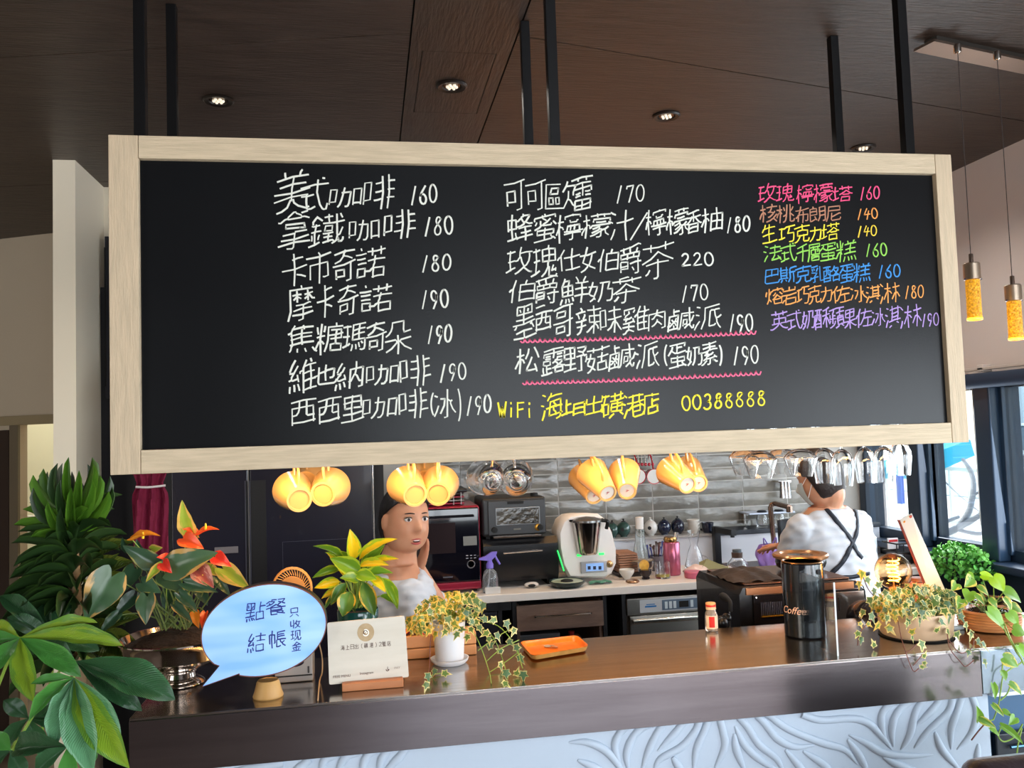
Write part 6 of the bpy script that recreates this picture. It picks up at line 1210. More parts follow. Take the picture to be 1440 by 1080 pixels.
q = P(973, 811, Z=CT); o = MB().lathe([(0, 0), (.042, 0), (.044, .004), (.044, .026), (.04, .031), (0, .031)], (q.x, 3.96, CT+.0005), 36).build('pink_cover', mat('lid_pink', 'C0607A', .35)); tag(o, 'round pink cover lying on the counter edge', 'cover')
o = MB().prism([P(985, 806, Y=4.02), P(1040, 806, Y=4.02), P(995, 787, Y=4.1), P(984, 792, Y=4.12)], (0, .008, .004)).build('green_board', mat('board_sage', '8A8B66', .6), smooth=False); tag(o, 'sage green chopping mat curling up beside the sink', 'cutting board')
# bowls and glasses
q = P(901, 800, Y=4.13); t = thing('glass_bowl', 'low round clear glass bowl behind the dark dipping cup', 'bowl', (q.x, 4.13, CT))
MB().lathe([(0, .001), (.03, .001), (.055, .02), (.066, .05), (.064, .068), (.062, .068), (.063, .05), (.052, .023), (.028, .006), (0, .006)], (q.x, 4.13, CT), 36).build('bowl', GLS, t)
MB().lathe([(0, .069), (.06, .069), (.066, .072), (.06, .075), (0, .077)], (q.x, 4.13, CT), 36).build('lid', mat('lid_clear', 'E8DCC8', .05, trans=.8), t)
q = P(877, 812, Z=CT); o = MB().lathe([(0, 0), (.014, 0), (.018, .008), (.036, .035), (.037, .048), (.034, .048), (.03, .033), (0, .012)], (q.x-.002, 4.02, CT+.0005), 30).build('ceramic_bowl', mat('ceramic_white', 'D6D3CC', .3)); tag(o, 'small white footed bowl near the wooden plates', 'bowl')
q = P(884, 816, Z=CT); o = MB().lathe([(0, 0), (.03, 0), (.033, .005), (.028, .011), (0, .013)], (q.x, 3.935, CT+.0005), 28).build('copper_dish', mat('lid_copperish', '9B7458', .25, .7)); tag(o, 'little copper brown dish before the white footed bowl', 'dish')
q = P(908, 808, Y=4.0); t = thing('dipping_cup', 'small cup of dark sauce with a lemon slice standing in it', 'cup', (q.x, 4.0, CT))
MB().lathe([(0, 0), (.018, 0), (.02, .006), (.016, .01), (.028, .028), (.031, .045), (0, .045)], (q.x, 4.0, CT+.0005), 28).build('cup', mat('cup_sauce', '241A20', .2), t)
MB().lathe([(0, 0), (.025, 0), (.026, .003), (0, .004)], (q.x-.003, 4.012, CT+.064), 28, (.1, -1, .1)).build('lemon_slice', mat('lemon', 'D9A520', .4, col2='B98010', cscale=40), t)
q = P(932, 808, Y=4.0); t = thing('drink_glass', 'short clear glass with a little pale yellow liquid', 'glass', (q.x, 4.0, CT))
MB().lathe([(0, .001), (.034, .001), (.036, .005), (.037, .08), (.035, .08), (.034, .008), (0, .008)], (q.x, 4.0, CT), 30).build('glass', GLS, t)
MB().lathe([(0, .0085), (.0335, .0085), (.0335, .022), (0, .022)], (q.x, 4.0, CT), 30).build('liquid', mat('liquid_yellow', 'D8CB6A', .1, trans=.4), t)
# sink, faucets, bag
sx0, sx1 = 1.80, 2.35
sk = thing('black_sink', 'dark brown undermount sink in the back counter', 'sink', ((sx0+sx1)/2, 4.12, CT))
MB().box((sx0, 3.95, CT+.0005), (sx1, 4.3, CT+.004), .001).build('rim', mat('sink_brown', '4A3A3A', .4), sk)
MB().box((sx0+.02, 3.97, CT+.0045), (sx1-.02, 4.28, CT+.006)).build('basin', mat('sink_dark', '2A2224', .4), sk)
Y_ = 4.3; f0 = P(1009, 789, Y=Y_); f1 = P(1006, 740, Y=Y_); f2 = P(1033, 744, Y=4.12)
t = thing('black_faucet', 'angular matt black kitchen faucet over the sink', 'faucet', (f0.x, Y_, CT))
M_fa = mat('faucet_black', '0F1116', .35)
MB().box((f0.x-.018, Y_-.018, CT+.004), (f0.x+.018, Y_+.018, f1.z), .003).build('column', M_fa, t)
MB().box((f0.x-.026, Y_-.026, CT+.0006), (f0.x+.026, Y_+.026, CT+.0042), .001).build('base_plate', M_fa, t)
v_ = Vector((f2.x-f0.x, -.17, 0)); L_ = v_.length; v_.normalize(); s_ = Vector((-v_.y, v_.x, 0))*.014
c_ = Vector((f0.x, Y_, f1.z-.03)); MB().prism([c_+s_, c_-s_, c_-s_+Vector((0, 0, .03)), c_+s_+Vector((0, 0, .03))], v_*L_+Vector((0, 0, -.002))).build('spout', M_fa, t, smooth=False)
c2 = c_+v_*(L_-.015)+Vector((0, 0, -.012)); MB().lathe([(0, 0), (.011, 0), (.011, .0115), (0, .0115)], c2, 16).build('aerator', M_fa, t)
Y_ = 4.2; g0, g1, g2 = P(1090, 770, Y=Y_), P(1083, 708, Y=Y_), P(1110, 713, Y=4.02)
t = thing('bronze_faucet', 'tall bronze tube faucet beside the barista', 'faucet', (g0.x, Y_, CT))
M_br = mat('bronze_tube', '8A7468', .2, .9)
MB().tube([(g0.x, Y_, CT+.005), (g1.x, Y_, g1.z-.02), (g1.x+.006, Y_-.004, g1.z-.006), (g1.x+.02, Y_-.015, g1.z), (g2.x, 4.02, g2.z)], .013, 14).build('tube', M_br, t)
MB().lathe([(0, 0), (.016, 0), (.016, .03), (0, .03)], (g2.x, 4.02, g2.z-.026), 18).build('nozzle', M_br, t)
MB().lathe([(0, 0), (.024, 0), (.024, .004), (0, .006)], (g0.x, Y_, CT+.0006), 20).build('base', M_chrome, t)
q = P(1083, 785, Y=4.0); t = thing('violet_bag', 'thin violet plastic bag hanging over the sink edge', 'plastic bag', (q.x, 4.0, CT))
b = MB(); z0_, z1_ = P(1083, 800, Y=4.0).z-.03, P(1083, 765, Y=4.0).z
def bag(u, v):
    a_ = 2*math.pi*u; r_ = (.03+.04*math.sin(math.pi*min(1, v*1.1+.1))**.8)*(1+.12*math.sin(5*a_+v*6)+.07*math.sin(11*a_))
    return Vector((q.x+r_*math.cos(a_), 4.0+r_*.6*math.sin(a_), z1_+(z0_-z1_)*v))
b.grid(bag, 40, 14); b.build('film', mat('film_violet', '9A82D2', .3, col2='B07AC0', cscale=9, trans=.25), t)
MB().tube(spline([(q.x-.03, 4.0, z1_+.002), (q.x-.028, 4.0, z1_+.03), (q.x-.01, 4.0, z1_)]), .006, 8, .4).tube(spline([(q.x+.01, 3.99, z1_), (q.x+.03, 3.99, z1_+.032), (q.x+.032, 3.99, z1_)]), .006, 8, .4).build('handle_loop', mat('film_violet2', '7C6AC8', .3), t)
q = P(1035, 800, Y=4.0); t = thing('glass_server', 'round glass coffee server with a dark collar at the sink', 'coffee server', (q.x, 3.98, CT))
zt = P(1035, 783, Y=3.98).z; H = max(.07, zt-CT)
MB().lathe([(0, .0065), (.04, .0065), (.052, .02), (.05, H*.6), (.025, H*.95), (.023, H*.95), (.047, H*.6), (.049, .022), (0, .01)], (q.x, 3.98, CT), 32).build('glass', GLS, t)
MB().lathe([(.0, H*.96), (.026, H*.96), (.027, H*1.25), (.0, H*1.25)], (q.x, 3.98, CT), 24).build('collar', mat('collar_brown', '4F3E38', .4), t)
MB().lathe([(.0, H*1.26), (.022, H*1.26), (.022, H*1.42), (.0, H*1.44)], (q.x, 3.98, CT), 24).build('lid', mat('lid_greyblue', '5E6870', .3), t)
# drying shelf with glasses by the faucet
t = thing('drying_shelf', 'thin white wall shelf for drying glasses behind the bronze faucet', 'shelf', P(1080, 722, Y=4.45))
a_, b_2 = P(1048, 722, Y=4.42), P(1112, 719, Y=4.42)
MB().box((a_.x, 4.37, a_.z-.004), (b_2.x, WY-.003, a_.z+.004), .001).build('board', mat('shelf_bluewhite', 'C3CDE0', .3), t)
MB().box((a_.x+.01, 4.46, a_.z-.06), (a_.x+.02, WY-.003, a_.z-.0045)).build('bracket', M_chrome, t)
for k, px in enumerate((1072, 1096)):
    c_ = P(px, 735, Y=4.4); t = thing('drying_glass', ('upside down tumbler under the thin shelf, left of the bronze faucet' if k == 0 else 'upside down tumbler under the thin shelf, right of the bronze faucet'), 'glass', (c_.x, 4.4, LZ+.012))
    MB().lathe([(.028, 0), (.03, 0), (.032, .04), (.024, .07), (0, .072), (0, .068), (.022, .066), (.029, .04)], (c_.x, 4.4, LZ+.0125), 26).build('body', GLS, t)
    MB().lathe([(0, .0725), (.02, .0725), (.028, .082), (.02, .09), (0, .092)], (c_.x, 4.4, LZ+.0125), 24).build('dark_lid', mat('lid_ink', '1D232C', .3), t)
# cluster of red measuring cups on the wall
hk = thing('cup_rail', 'thin black wall rail with bent ends above the red enamel cups', 'rail', P(890, 645, Y=4.46))
r0, r1 = P(866, 636, Y=4.44), P(930, 634, Y=4.44); zz = r0.z
MB().tube([(r0.x, WY-.002, zz+.01), (r0.x, 4.44, zz), (r1.x, 4.44, zz), (r1.x, WY-.002, zz+.01)], .004, 8).build('bar', M_black, hk)
for k, (px, lab) in enumerate(((898, 'red enamel cup with white inside hanging left below the wall rail'), (920, 'red enamel cup with white inside hanging right below the wall rail'))):
    c_ = P(px, 670, Y=4.36); rr2 = 10.5/1205*4.6; t = thing('red_enamel_cup', lab, 'cup', (c_.x, 4.36, c_.z), 'red enamel cups on the wall')
    MB().lathe([(0, .06), (rr2*.8, .06), (rr2*.97, 0), (rr2*1.02, -.002), (rr2*.93, 0), (rr2*.78, .055), (0, .055)], (c_.x, 4.36, c_.z), 32, (0, 1, .1)).build('body', mat('enamel_red', 'B81E30', .25, coat=.5), t)
    MB().lathe([(0, .0), (rr2*.9, 0), (rr2*.93, -.0015), (0, -.0016)], (c_.x, 4.362, c_.z), 32, (0, 1, .1)).build('inside', mat('enamel_white', 'D5D5D0', .3), t)
    MB().tube(spline([(c_.x, 4.37, c_.z+rr2), (c_.x, 4.39, (c_.z+zz)/2+.02), (c_.x, 4.435, zz)]), .004, 8).build('handle', MC['enamel_red'], t)
for k in range(6):
    c_ = P(893+k*5, 652, Y=4.42); t = thing('measuring_spoon', ['leftmost', 'second', 'third', 'fourth', 'fifth', 'rightmost'][k]+' small steel spoon with a red end hanging from the wall rail', 'spoon', (c_.x, 4.42, c_.z), 'spoons on the wall rail')
    MB().tube([(c_.x, 4.431, zz-.004), (c_.x, 4.425, c_.z+.004)], .003, 6).build('shaft', M_chrome, t)
    MB().ball((c_.x, 4.42, c_.z-.004), (.009, .005, .009), 12).build('end', MC['enamel_red'], t)
wn = thing('whisk_holder', 'steel whisk set hanging from the ledge wall under the row of glasses', 'utensil', P(1105, 690, Y=4.4))
for k in range(3):
    c_ = P(1100+k*4.5, 690, Y=4.42); MB().tube([(c_.x, 4.42, c_.z+.05), (c_.x, 4.42, c_.z-.04)], [.01, .016], 12).build('tube', mat('whisk_steel', '8E8A8A', .2, .9), wn)
MB().box((P(1096, 680, Y=4.42).x, 4.43, c_.z+.045), (P(1114, 680, Y=4.42).x, WY-.002, c_.z+.055)).build('bracket', M_chrome, wn)
# white bottle and corner clutter by the window
q = P(1223, 775, Y=4.2); zt = P(1223, 742, Y=4.2).z; t = thing('white_bottle', 'white plastic bottle with a ribbed cap right of the barista', 'bottle', (q.x, 4.2, CT))
H = zt-CT; MB().lathe([(0, .001), (.034, .001), (.038, .006), (.038, H*.68), (.016, H*.8), (.016, H*.84), (0, H*.84)], (q.x, 4.2, CT), 28).build('body', mat('bottle_white', 'C9D2D8', .35), t)
MB().lathe([(0, H*.845), (.02, H*.845), (.02, H*.99), (0, H)], (q.x, 4.2, CT), 20).build('cap', mat('bottle_cap', 'BFC8C4', .4), t)
q = P(1263, 790, Y=3.2)
bxk = thing('black_crate', 'small black wire basket by the window behind the menu holder', 'basket', (2.55, 3.7, CT))
c0_ = P(1262, 790, Y=3.95); c1_ = P(1300, 763, Y=3.95)
for z in (c0_.z, (c0_.z+c1_.z)/2, c1_.z): MB().tube([(c0_.x, 3.95, z), (c1_.x, 3.95, z), (c1_.x, 4.07, z), (c0_.x, 4.07, z), (c0_.x, 3.95, z)], .004, 6).build('ring_wire', M_black, bxk)
for k in range(5): x = c0_.x+(c1_.x-c0_.x)*k/4; MB().tube([(x, 3.95, CT+.001), (x, 3.95, c1_.z)], .003, 6).build('upright_wire', M_black, bxk)
MB().box((c0_.x+.01, 3.96, CT+.002), (c1_.x-.01, 4.06, c0_.z+.03), .004).build('inner_box', mat('inner_grey', '4C4A4E', .4), bxk)
lb = MB().box((P(1248, 770, Y=4.05).x, 4.04, P(1248, 772, Y=4.05).z), (P(1262, 770, Y=4.05).x, 4.05, P(1248, 757, Y=4.05).z)).build('notice_card', mat('card_white', 'DAD6D8', .5)); tag(lb, 'small white notice card with a red heading on the window sill', 'card')
MB().box((P(1249, 770, Y=4.05).x, 4.0385, P(1248, 762, Y=4.05).z), (P(1261, 770, Y=4.05).x, 4.0398, P(1248, 759, Y=4.05).z)).build('heading', mat('heading_red', 'C8262A', .5), lb)
# ================================================================ people
def fused(mb, name, m, parent, vox=.006, smooth=3, **k):
    """one continuous surface out of overlapping volumes"""
    me = bpy.data.meshes.new(name+'_volume'); me.from_pydata([v-base(parent) for v in mb.v], [], mb.f); me.update()
    b = bmesh.new(); b.from_mesh(me); bmesh.ops.recalc_face_normals(b, faces=b.faces[:]); b.to_mesh(me); b.free()
    o = bpy.data.objects.new(name, me); COL.objects.link(o)
    r = o.modifiers.new('r', 'REMESH'); r.mode = 'VOXEL'; r.voxel_size = vox; r.use_smooth_shade = True
    if smooth: s = o.modifiers.new('s', 'SMOOTH'); s.factor = .5; s.iterations = smooth
    ev = o.evaluated_get(bpy.context.evaluated_depsgraph_get()); new = bpy.data.meshes.new_from_object(ev)
    o.modifiers.clear(); o.data = new; new.name = name
    new.materials.clear(); new.materials.append(m); new.polygons.foreach_set('use_smooth', [True]*len(new.polygons))
    o.parent = parent
    for a, v in k.items(): o[a] = v
    return o
def limb(b, pts, rad, n=14, k=5, flat=1, up=None):
    p = spline(pts, k); m = len(p)-1; rr = []
    for i in range(len(p)):
        t = i/m*(len(rad)-1); j = min(int(t), len(rad)-2); rr.append(rad[j]+(rad[j+1]-rad[j])*(t-j))
    b.tube(p, rr, n, flat, up); b.ball(p[0], rr[0]*.98, 12); b.ball(p[-1], rr[-1]*.98, 12)
def loft(b, rings, n=28):
    """rings: (centre, half width vector, half depth vector)"""
    vs = []; fs = []
    for c, u, w_ in rings:
        for i in range(n):
            t = 2*math.pi*i/n; vs.append(Vector(c)+Vector(u)*math.cos(t)+Vector(w_)*math.sin(t))
    for k in range(len(rings)-1):
        for i in range(n): fs.append([k*n+i, k*n+(i+1) % n, (k+1)*n+(i+1) % n, (k+1)*n+i])
    fs += [list(range(n))[::-1], [(len(rings)-1)*n+i for i in range(n)]]; b.add(vs, fs)
def head_point(th, z, grow=0):
    """th 0 = towards the face, z from -1 (chin) to 1 (crown); head space, metres"""
    a, bb, c = .076, .094, .115
    r = math.sqrt(max(0, 1-abs(z)**2.3)); fx_, fy = math.sin(th), math.cos(th)
    x = a*r*fx_; y = bb*r*fy*(1 if fy < 0 else .93); zz = c*z
    if z < -.15: k = (-.15-z)/.85; x *= 1+.24*k; y = y*(1+.12*k) if fy > 0 else y*(1-.3*k)
    if fy > 0:
        G = lambda x0, z0, sx, sz: math.exp(-((x-x0)/sx)**2-((zz-z0)/sz)**2)
        y += .026*G(0, -.024, .011, .015)+.008*G(0, -.002, .008, .02)+.004*G(0, .03, .05, .012)
        for s in (-1, 1):
            y -= .0075*G(s*.031, .008, .015, .011); y += .006*G(s*.042, -.028, .02, .022); y += .005*G(s*.011, -.031, .008, .008)
        y += .006*G(0, -.058, .02, .006)+.0045*G(0, -.07, .017, .006)-.004*G(0, -.064, .02, .0025)+.007*G(0, -.094, .02, .014)
    l = Vector((x, y, zz)); 
    return l*(1+grow/max(.03, l.length)) if grow else l
def head_mb(M):
    b = MB(); NU, NV = 56, 44; vs = []; fs = []
    for j in range(NV+1):
        z = -math.cos(math.pi*j/NV)
        for i in range(NU): vs.append(M @ head_point(2*math.pi*i/NU, z))
    for j in range(NV):
        for i in range(NU): fs.append([j*NU+i, j*NU+(i+1) % NU, (j+1)*NU+(i+1) % NU, (j+1)*NU+i])
    b.add(vs, fs)
    for s in (-1, 1):
        c = M @ Vector((s*.079, -.008, -.006)); b.ball(c, (.007, .017, .03), 14, M.to_3x3().normalized() @ Matrix.Rotation(R(-12), 3, 'X') @ Matrix.Rotation(s*R(18), 3, 'Z'))
    return b
def headM(c, face, up=(0, 0, 1), s=1):
    f = Vector(face).normalized(); u = Vector(up); u = (u-f*u.dot(f)).normalized(); r = f.cross(u)
    return Matrix(((r.x*s, f.x*s, u.x*s, c[0]), (r.y*s, f.y*s, u.y*s, c[1]), (r.z*s, f.z*s, u.z*s, c[2]), (0, 0, 0, 1)))
def hand(b, wrist, d, palm_n, curl=.25, s=1, thumb=1):
    """palm, four fingers and a thumb; d = direction of the fingers, palm_n = out of the palm"""
    d = Vector(d).normalized(); pn = Vector(palm_n); pn = (pn-d*pn.dot(d)).normalized(); sd = d.cross(pn)*thumb; w0 = Vector(wrist)
    loft(b, [(w0, sd*.024*s, pn*.017*s), (w0+d*.03*s, sd*.034*s, pn*.014*s), (w0+d*.07*s, sd*.04*s, pn*.012*s), (w0+d*.088*s, sd*.037*s, pn*.009*s)], 16)
    for k, (o, L) in enumerate(((-.029, .066), (-.0095, .076), (.0105, .071), (.029, .055))):
        p = w0+d*.078*s+sd*(-o)*s; dd = d+sd*(-o)*2.2; pts = [p]
        for q in (.42, .32, .26):
            dd = (dd.normalized()+pn*curl).normalized(); p = p+dd*L*q*s; pts.append(p)
        limb(b, pts, [.0088*s, .0082*s, .0075*s, .0062*s], 8, 3)
    p = w0+d*.02*s+sd*.024*s; q = (d*.6+sd*.75+pn*.25).normalized()
    limb(b, [p, p+q*.035*s, p+q*.035*s+(q+d*.8).normalized()*.028*s, p+q*.035*s+(q+d*.8).normalized()*.028*s+(q+d*1.3+pn*curl).normalized()*.024*s], [.012*s, .0105*s, .009*s, .0072*s], 8, 3)
M_skin = mat('skin_warm', 'CE9676', .5, col2='C68A6A', cscale=12); MC['skin_warm'].node_tree.nodes['Principled BSDF'].inputs['Subsurface Weight'].default_value = .12; MC['skin_warm'].node_tree.nodes['Principled BSDF'].inputs['Subsurface Scale'].default_value = .02
M_hair = mat('hair_black', '121014', .42, bump=.5, bscale=60, stretch=(6, 6, .5))
M_shirt = mat('shirt_white', 'C8CBD2', .85, bump=.12, bscale=26)
def wrinkle(o, amp=.004, f=26, seed=0):
    for v in o.data.vertices:
        p = v.co; v.co = p+v.normal*amp*(math.sin(f*p.x+1.7*math.sin(f*.5*p.z)+seed)*math.sin(f*.7*p.z+seed*2+1.3*math.sin(f*.4*p.y))+.5*math.sin(f*1.9*p.z+f*p.y))
# ---- the woman looking out between the mugs
hc = P(571, 731, Y=3.02); hM = headM(hc, (.42, -.90, -.02), (.02, .05, 1), .99)
wo = thing('person', 'woman in a loose white shirt with tied black hair, hand raised beside her chin', 'person', (hc.x, 3.05, 0))
sh = Vector((hc.x-.03, 3.07, hc.z-.165)); F_ = Vector((.93, .2, 0)).normalized(); S_ = Vector((F_.y, -F_.x, 0))   # body faces right, S_ = her right side, towards the viewer
b = head_mb(hM)
nk = hM @ Vector((0, -.02, -.07))
limb(b, [nk, nk.lerp(sh, .55)+Vector((0, 0, .012)), sh+Vector((0, 0, .005))], [.056, .058, .07], 18)
tor = [(sh+Vector((0, 0, .01)), .09, .06), (sh-Vector((0, 0, .05)), .165, .095), (sh-Vector((0, 0, .18)), .16, .115), (sh-Vector((0, 0, .33)), .145, .115), (sh-Vector((0, 0, .46)), .17, .125), (sh-Vector((0, 0, .56)), .165, .12)]
loft(b, [(c, S_*a, F_*d) for c, a, d in tor], 30)
hip = sh-Vector((0, 0, .52))
for s in (-1, 1):
    h0 = hip+S_*s*.085; limb(b, [h0, Vector((h0.x+.01, h0.y, .46*.62)), Vector((h0.x, h0.y, .06))], [.088, .06, .042], 16)
    limb(b, [Vector((h0.x-.03, h0.y, .035)), Vector((h0.x+.06, h0.y, .03)), Vector((h0.x+.13, h0.y, .022))], [.034, .032, .02], 12)
shoR = sh+S_*.155-Vector((0, 0, .08)); shoL = sh-S_*.155-Vector((0, 0, .08))
elR = shoR+Vector((.05, -.03, -.25)); wrR = elR+Vector((.2, .0, -.03))
limb(b, [shoR, elR, wrR], [.044, .04, .026], 14, 6); hand(b, wrR, (1, .1, -.15), (0, 0, -1), .3)
hp_ = P(588, 800, Y=3.16); elL = hp_+Vector((.09, .06, -.2)); limb(b, [shoL, elL, hp_], [.044, .04, .027], 14, 6)
hand(b, hp_, P(592, 775, Y=3.14)-hp_, (-.7, -.6, 0), .12, 1.0, -1)
fused(b, 'body', M_skin, wo, .0052, 1)
# shirt
b = MB(); g_ = .022
loft(b, [(sh+Vector((0, 0, -.012))+F_*.004, S_*.098, F_*.078), (sh-Vector((0, 0, .05)), S_*.185, F_*.115), (sh-Vector((0, 0, .18)), S_*.188, F_*.142), (sh-Vector((0, 0, .34)), S_*.185, F_*.15), (sh-Vector((0, 0, .55)), S_*.2, F_*.165)], 34)
for s0, e0, w0_ in ((shoR, elR, 1), (shoL, elL, 1)): limb(b, [s0+Vector((0, 0, .0)), s0.lerp(e0, .45), s0.lerp(e0, .92)], [.06, .074, .084], 18)
o = fused(b, 'shirt', M_shirt, wo, .0075, 2); wrinkle(o, .0032, 95)
b = MB(); loft(b, [(hip+Vector((0, 0, .05)), S_*.19, F_*.15), (hip-Vector((0, 0, .08)), S_*.18, F_*.145)], 26)
for s in (-1, 1):
    h0 = hip+S_*s*.09; limb(b, [h0, Vector((h0.x, h0.y, .28)), Vector((h0.x, h0.y, .1))], [.1, .078, .066], 16)
fused(b, 'trousers', mat('trousers_dark', '26262E', .8), wo, .015, 1)
# hair: cap with a parting line, tied behind
def hair(M, par, line, tail, nm='hair', extra=.012):
    b = MB(); NU, NV = 48, 30; vs = []; fs = []
    for j in range(NV+1):
        for i in range(NU+1):
            th = 2*math.pi*i/NU; zl = line(th); z = zl+(1-zl)*(1-math.cos(math.pi/2*(1-j/NV)*1.0)) if False else zl+(1-zl)*math.sin(math.pi/2*j/NV)
            z = min(z, .9999); vs.append(M @ head_point(th, z, extra*min(1, .35+j/6)))
    for j in range(NV):
        for i in range(NU): fs.append([j*(NU+1)+i, j*(NU+1)+i+1, (j+1)*(NU+1)+i+1, (j+1)*(NU+1)+i])
    b.add(vs, fs)
    o = b.build(nm, M_hair, par); md = o.modifiers.new('thick', 'SOLIDIFY'); md.thickness = .008; md.offset = -1
    return o
def line_w(th):
    d = abs((th+math.pi) % (2*math.pi)-math.pi)/math.pi      # 0 front, 1 back
    return .54-.1*d if d < .3 else (.51-(d-.3)*1.5 if d < .45 else (.285-(d-.45)*1.6 if d < .6 else max(-.85, .05-(d-.6)*9)))
hr = hair(hM, wo, line_w, None, extra=.017)
b = MB(); t0_ = hM @ Vector((-.03, -.085, -.02)); limb(b, [hM @ Vector((-.045, -.06, .03)), hM @ Vector((-.055, -.075, -.05)), hM @ Vector((-.055, -.085, -.13)), hM @ Vector((-.045, -.08, -.17))], [.045, .05, .04, .02], 14); b.build('tied_hair', M_hair, hr)
M_eyew = mat('eye_white', 'E6E0DC', .15); M_iris = mat('eye_dark', '1A100C', .08); M_brow = mat('brow_dark', '2C1D19', .7); M_lip = mat('lip_rose', 'B4524E', .4); M_teeth = mat('teeth', 'E8E2DA', .3)
def face(M, par, look=(0, 1, 0)):
    for s in (-1, 1):
        c = Vector((s*.031, .0745, .008))
        e = MB().ball(M @ c, (.0135, .0105, .0078), 18, M.to_3x3().normalized()).build('eye', M_eyew, par)
        MB().ball(M @ (c+Vector((.0015+.003*0, .0085, .0003))), (.0056, .0032, .0056), 14, M.to_3x3().normalized()).build('iris', M_iris, e)
        MB().tube([M @ (c+Vector((s*(-.0145)+s*i*.0058, .0078-.0009*abs(i-2)**1.3, .0045+.0042*math.sin(math.pi*i/5)))) for i in range(6)], .0016, 6).build('lash', M_brow, par)
        MB().tube([M @ Vector((s*(.014+i*.0075), .0895-.0011*i*i*.9, .0268+.0035*math.sin(math.pi*(i+.6)/5))) for i in range(5)], [.0014, .0022, .0023, .002, .001], 6).build('eyebrow', M_brow, par)
    up = [Vector((-.021+i*.0042, .0838-.0045*((i-5)/5)**2*1.6, -.0605+.0022*math.sin(i*math.pi/10)+(.001 if i in (4, 6) else 0))) for i in range(11)]
    lo = [Vector((-.019+i*.0038, .0828-.0045*((i-5)/5)**2*1.6, -.0715-.0035*math.sin(i*math.pi/10))) for i in range(11)]
    MB().tube([M @ p for p in up], [.0014+.0016*math.sin(math.pi*i/10) for i in range(11)], 8).build('upper_lip', M_lip, par)
    MB().tube([M @ p for p in lo], [.0014+.0024*math.sin(math.pi*i/10) for i in range(11)], 8).build('lower_lip', M_lip, par)
    MB().ball(M @ Vector((0, .079, -.066)), (.0145, .0035, .0048), 14, M.to_3x3().normalized()).build('mouth', mat('mouth_dark', '4A1518', .4), par)
    MB().ball(M @ Vector((0, .0808, -.0635)), (.0115, .0028, .0024), 14, M.to_3x3().normalized()).build('teeth', M_teeth, par)
face(hM, wo)
# ---- the barista seen from behind
bc_ = P(1153, 672, Y=3.36); bM = headM(bc_, (-.5, .82, -.3), (-.15, .25, 1), 1.06)
br_ = thing('person', 'barista seen from behind, white T-shirt with crossed navy apron straps', 'person', (bc_.x+.04, 3.4, 0))
sh = P(1164, 712, Y=3.36); sh.z = sh.z-.0; F_ = Vector((-.28, .96, 0)).normalized(); S_ = Vector((-F_.y, F_.x, 0))*-1   # S_ to the viewer's right
b = head_mb(bM); nk = bM @ Vector((0, -.03, -.07)); limb(b, [nk, nk.lerp(sh, .6), sh+Vector((0, .0, .0))], [.052, .053, .06], 18)
z_ = lambda px, py: P(px, py, Y=3.36)
tor = [(sh+Vector((0, 0, .0)), .09, .06), (sh-Vector((-.005, 0, .055)), .165, .09), (sh-Vector((-.02, 0, .2)), .155, .11), (sh-Vector((-.04, 0, .36)), .14, .105), (sh-Vector((-.045, 0, .48)), .16, .12)]
loft(b, [(c, S_*a, F_*d) for c, a, d in tor], 30)
hip = sh-Vector((-.045, 0, .48))
for s in (-1, 1):
    h0 = hip+S_*s*.085; limb(b, [h0, Vector((h0.x, h0.y+.01, .26)), Vector((h0.x, h0.y, .07))], [.088, .06, .042], 16)
    limb(b, [Vector((h0.x, h0.y-.03, .035)), Vector((h0.x, h0.y+.06, .03)), Vector((h0.x, h0.y+.13, .022))], [.034, .032, .02], 12)
shL = sh-S_*.15-Vector((0, 0, .078)); shR = sh+S_*.155-Vector((-.01, 0, .082))
elL = P(1118, 778, Y=3.42); wrL = P(1100, 768, Y=3.66)
limb(b, [shL, elL, wrL], [.042, .041, .026], 14, 6); hand(b, wrL, (-.15, 1, -.1), (0, 0, -1), .3, 1, 1)
elR = shR+Vector((.03, .06, -.26)); wrR = elR+Vector((-.1, .2, .02)); limb(b, [shR, elR, wrR], [.042, .041, .026], 14, 6); hand(b, wrR, (-.3, 1, -.1), (0, 0, -1), .3, 1, -1)
fused(b, 'body', M_skin, br_, .0055, 1)
b = MB(); loft(b, [(sh+Vector((0, 0, -.005)), S_*.088, F_*.072), (sh-Vector((-.005, 0, .05)), S_*.168, F_*.1), (sh-Vector((-.02, 0, .2)), S_*.178, F_*.135), (sh-Vector((-.035, 0, .34)), S_*.175, F_*.14), (sh-Vector((-.045, 0, .5)), S_*.2, F_*.155)], 34)
limb(b, [shL, shL.lerp(elL, .5), shL.lerp(elL, .9)+Vector((0, -.005, 0))], [.06, .072, .08], 18); limb(b, [shR, shR.lerp(elR, .45), shR.lerp(elR, .85)], [.06, .07, .076], 18)
o = fused(b, 'shirt', M_shirt, br_, .0075, 2); wrinkle(o, .0036, 85, 2)
shirt_o = o
b = MB(); loft(b, [(hip+Vector((0, 0, .0)), S_*.185, F_*.145), (hip-Vector((0, 0, .1)), S_*.175, F_*.14)], 26)
for s in (-1, 1): h0 = hip+S_*s*.09; limb(b, [h0, Vector((h0.x, h0.y, .25)), Vector((h0.x, h0.y, .09))], [.098, .076, .064], 16)
fused(b, 'trousers', MC['trousers_dark'], br_, .015, 1)
def line_b(th):
    d = abs((th+math.pi) % (2*math.pi)-math.pi)/math.pi
    return .6 if d < .3 else (.6-(d-.3)*3 if d < .45 else max(-.72, .15-(d-.45)*6))
M_hairb = mat('hair_brown_black', '2A201E', .45, bump=.4, bscale=60)
hb = hair(bM, br_, line_b, None); hb.data.materials[0] = M_hairb
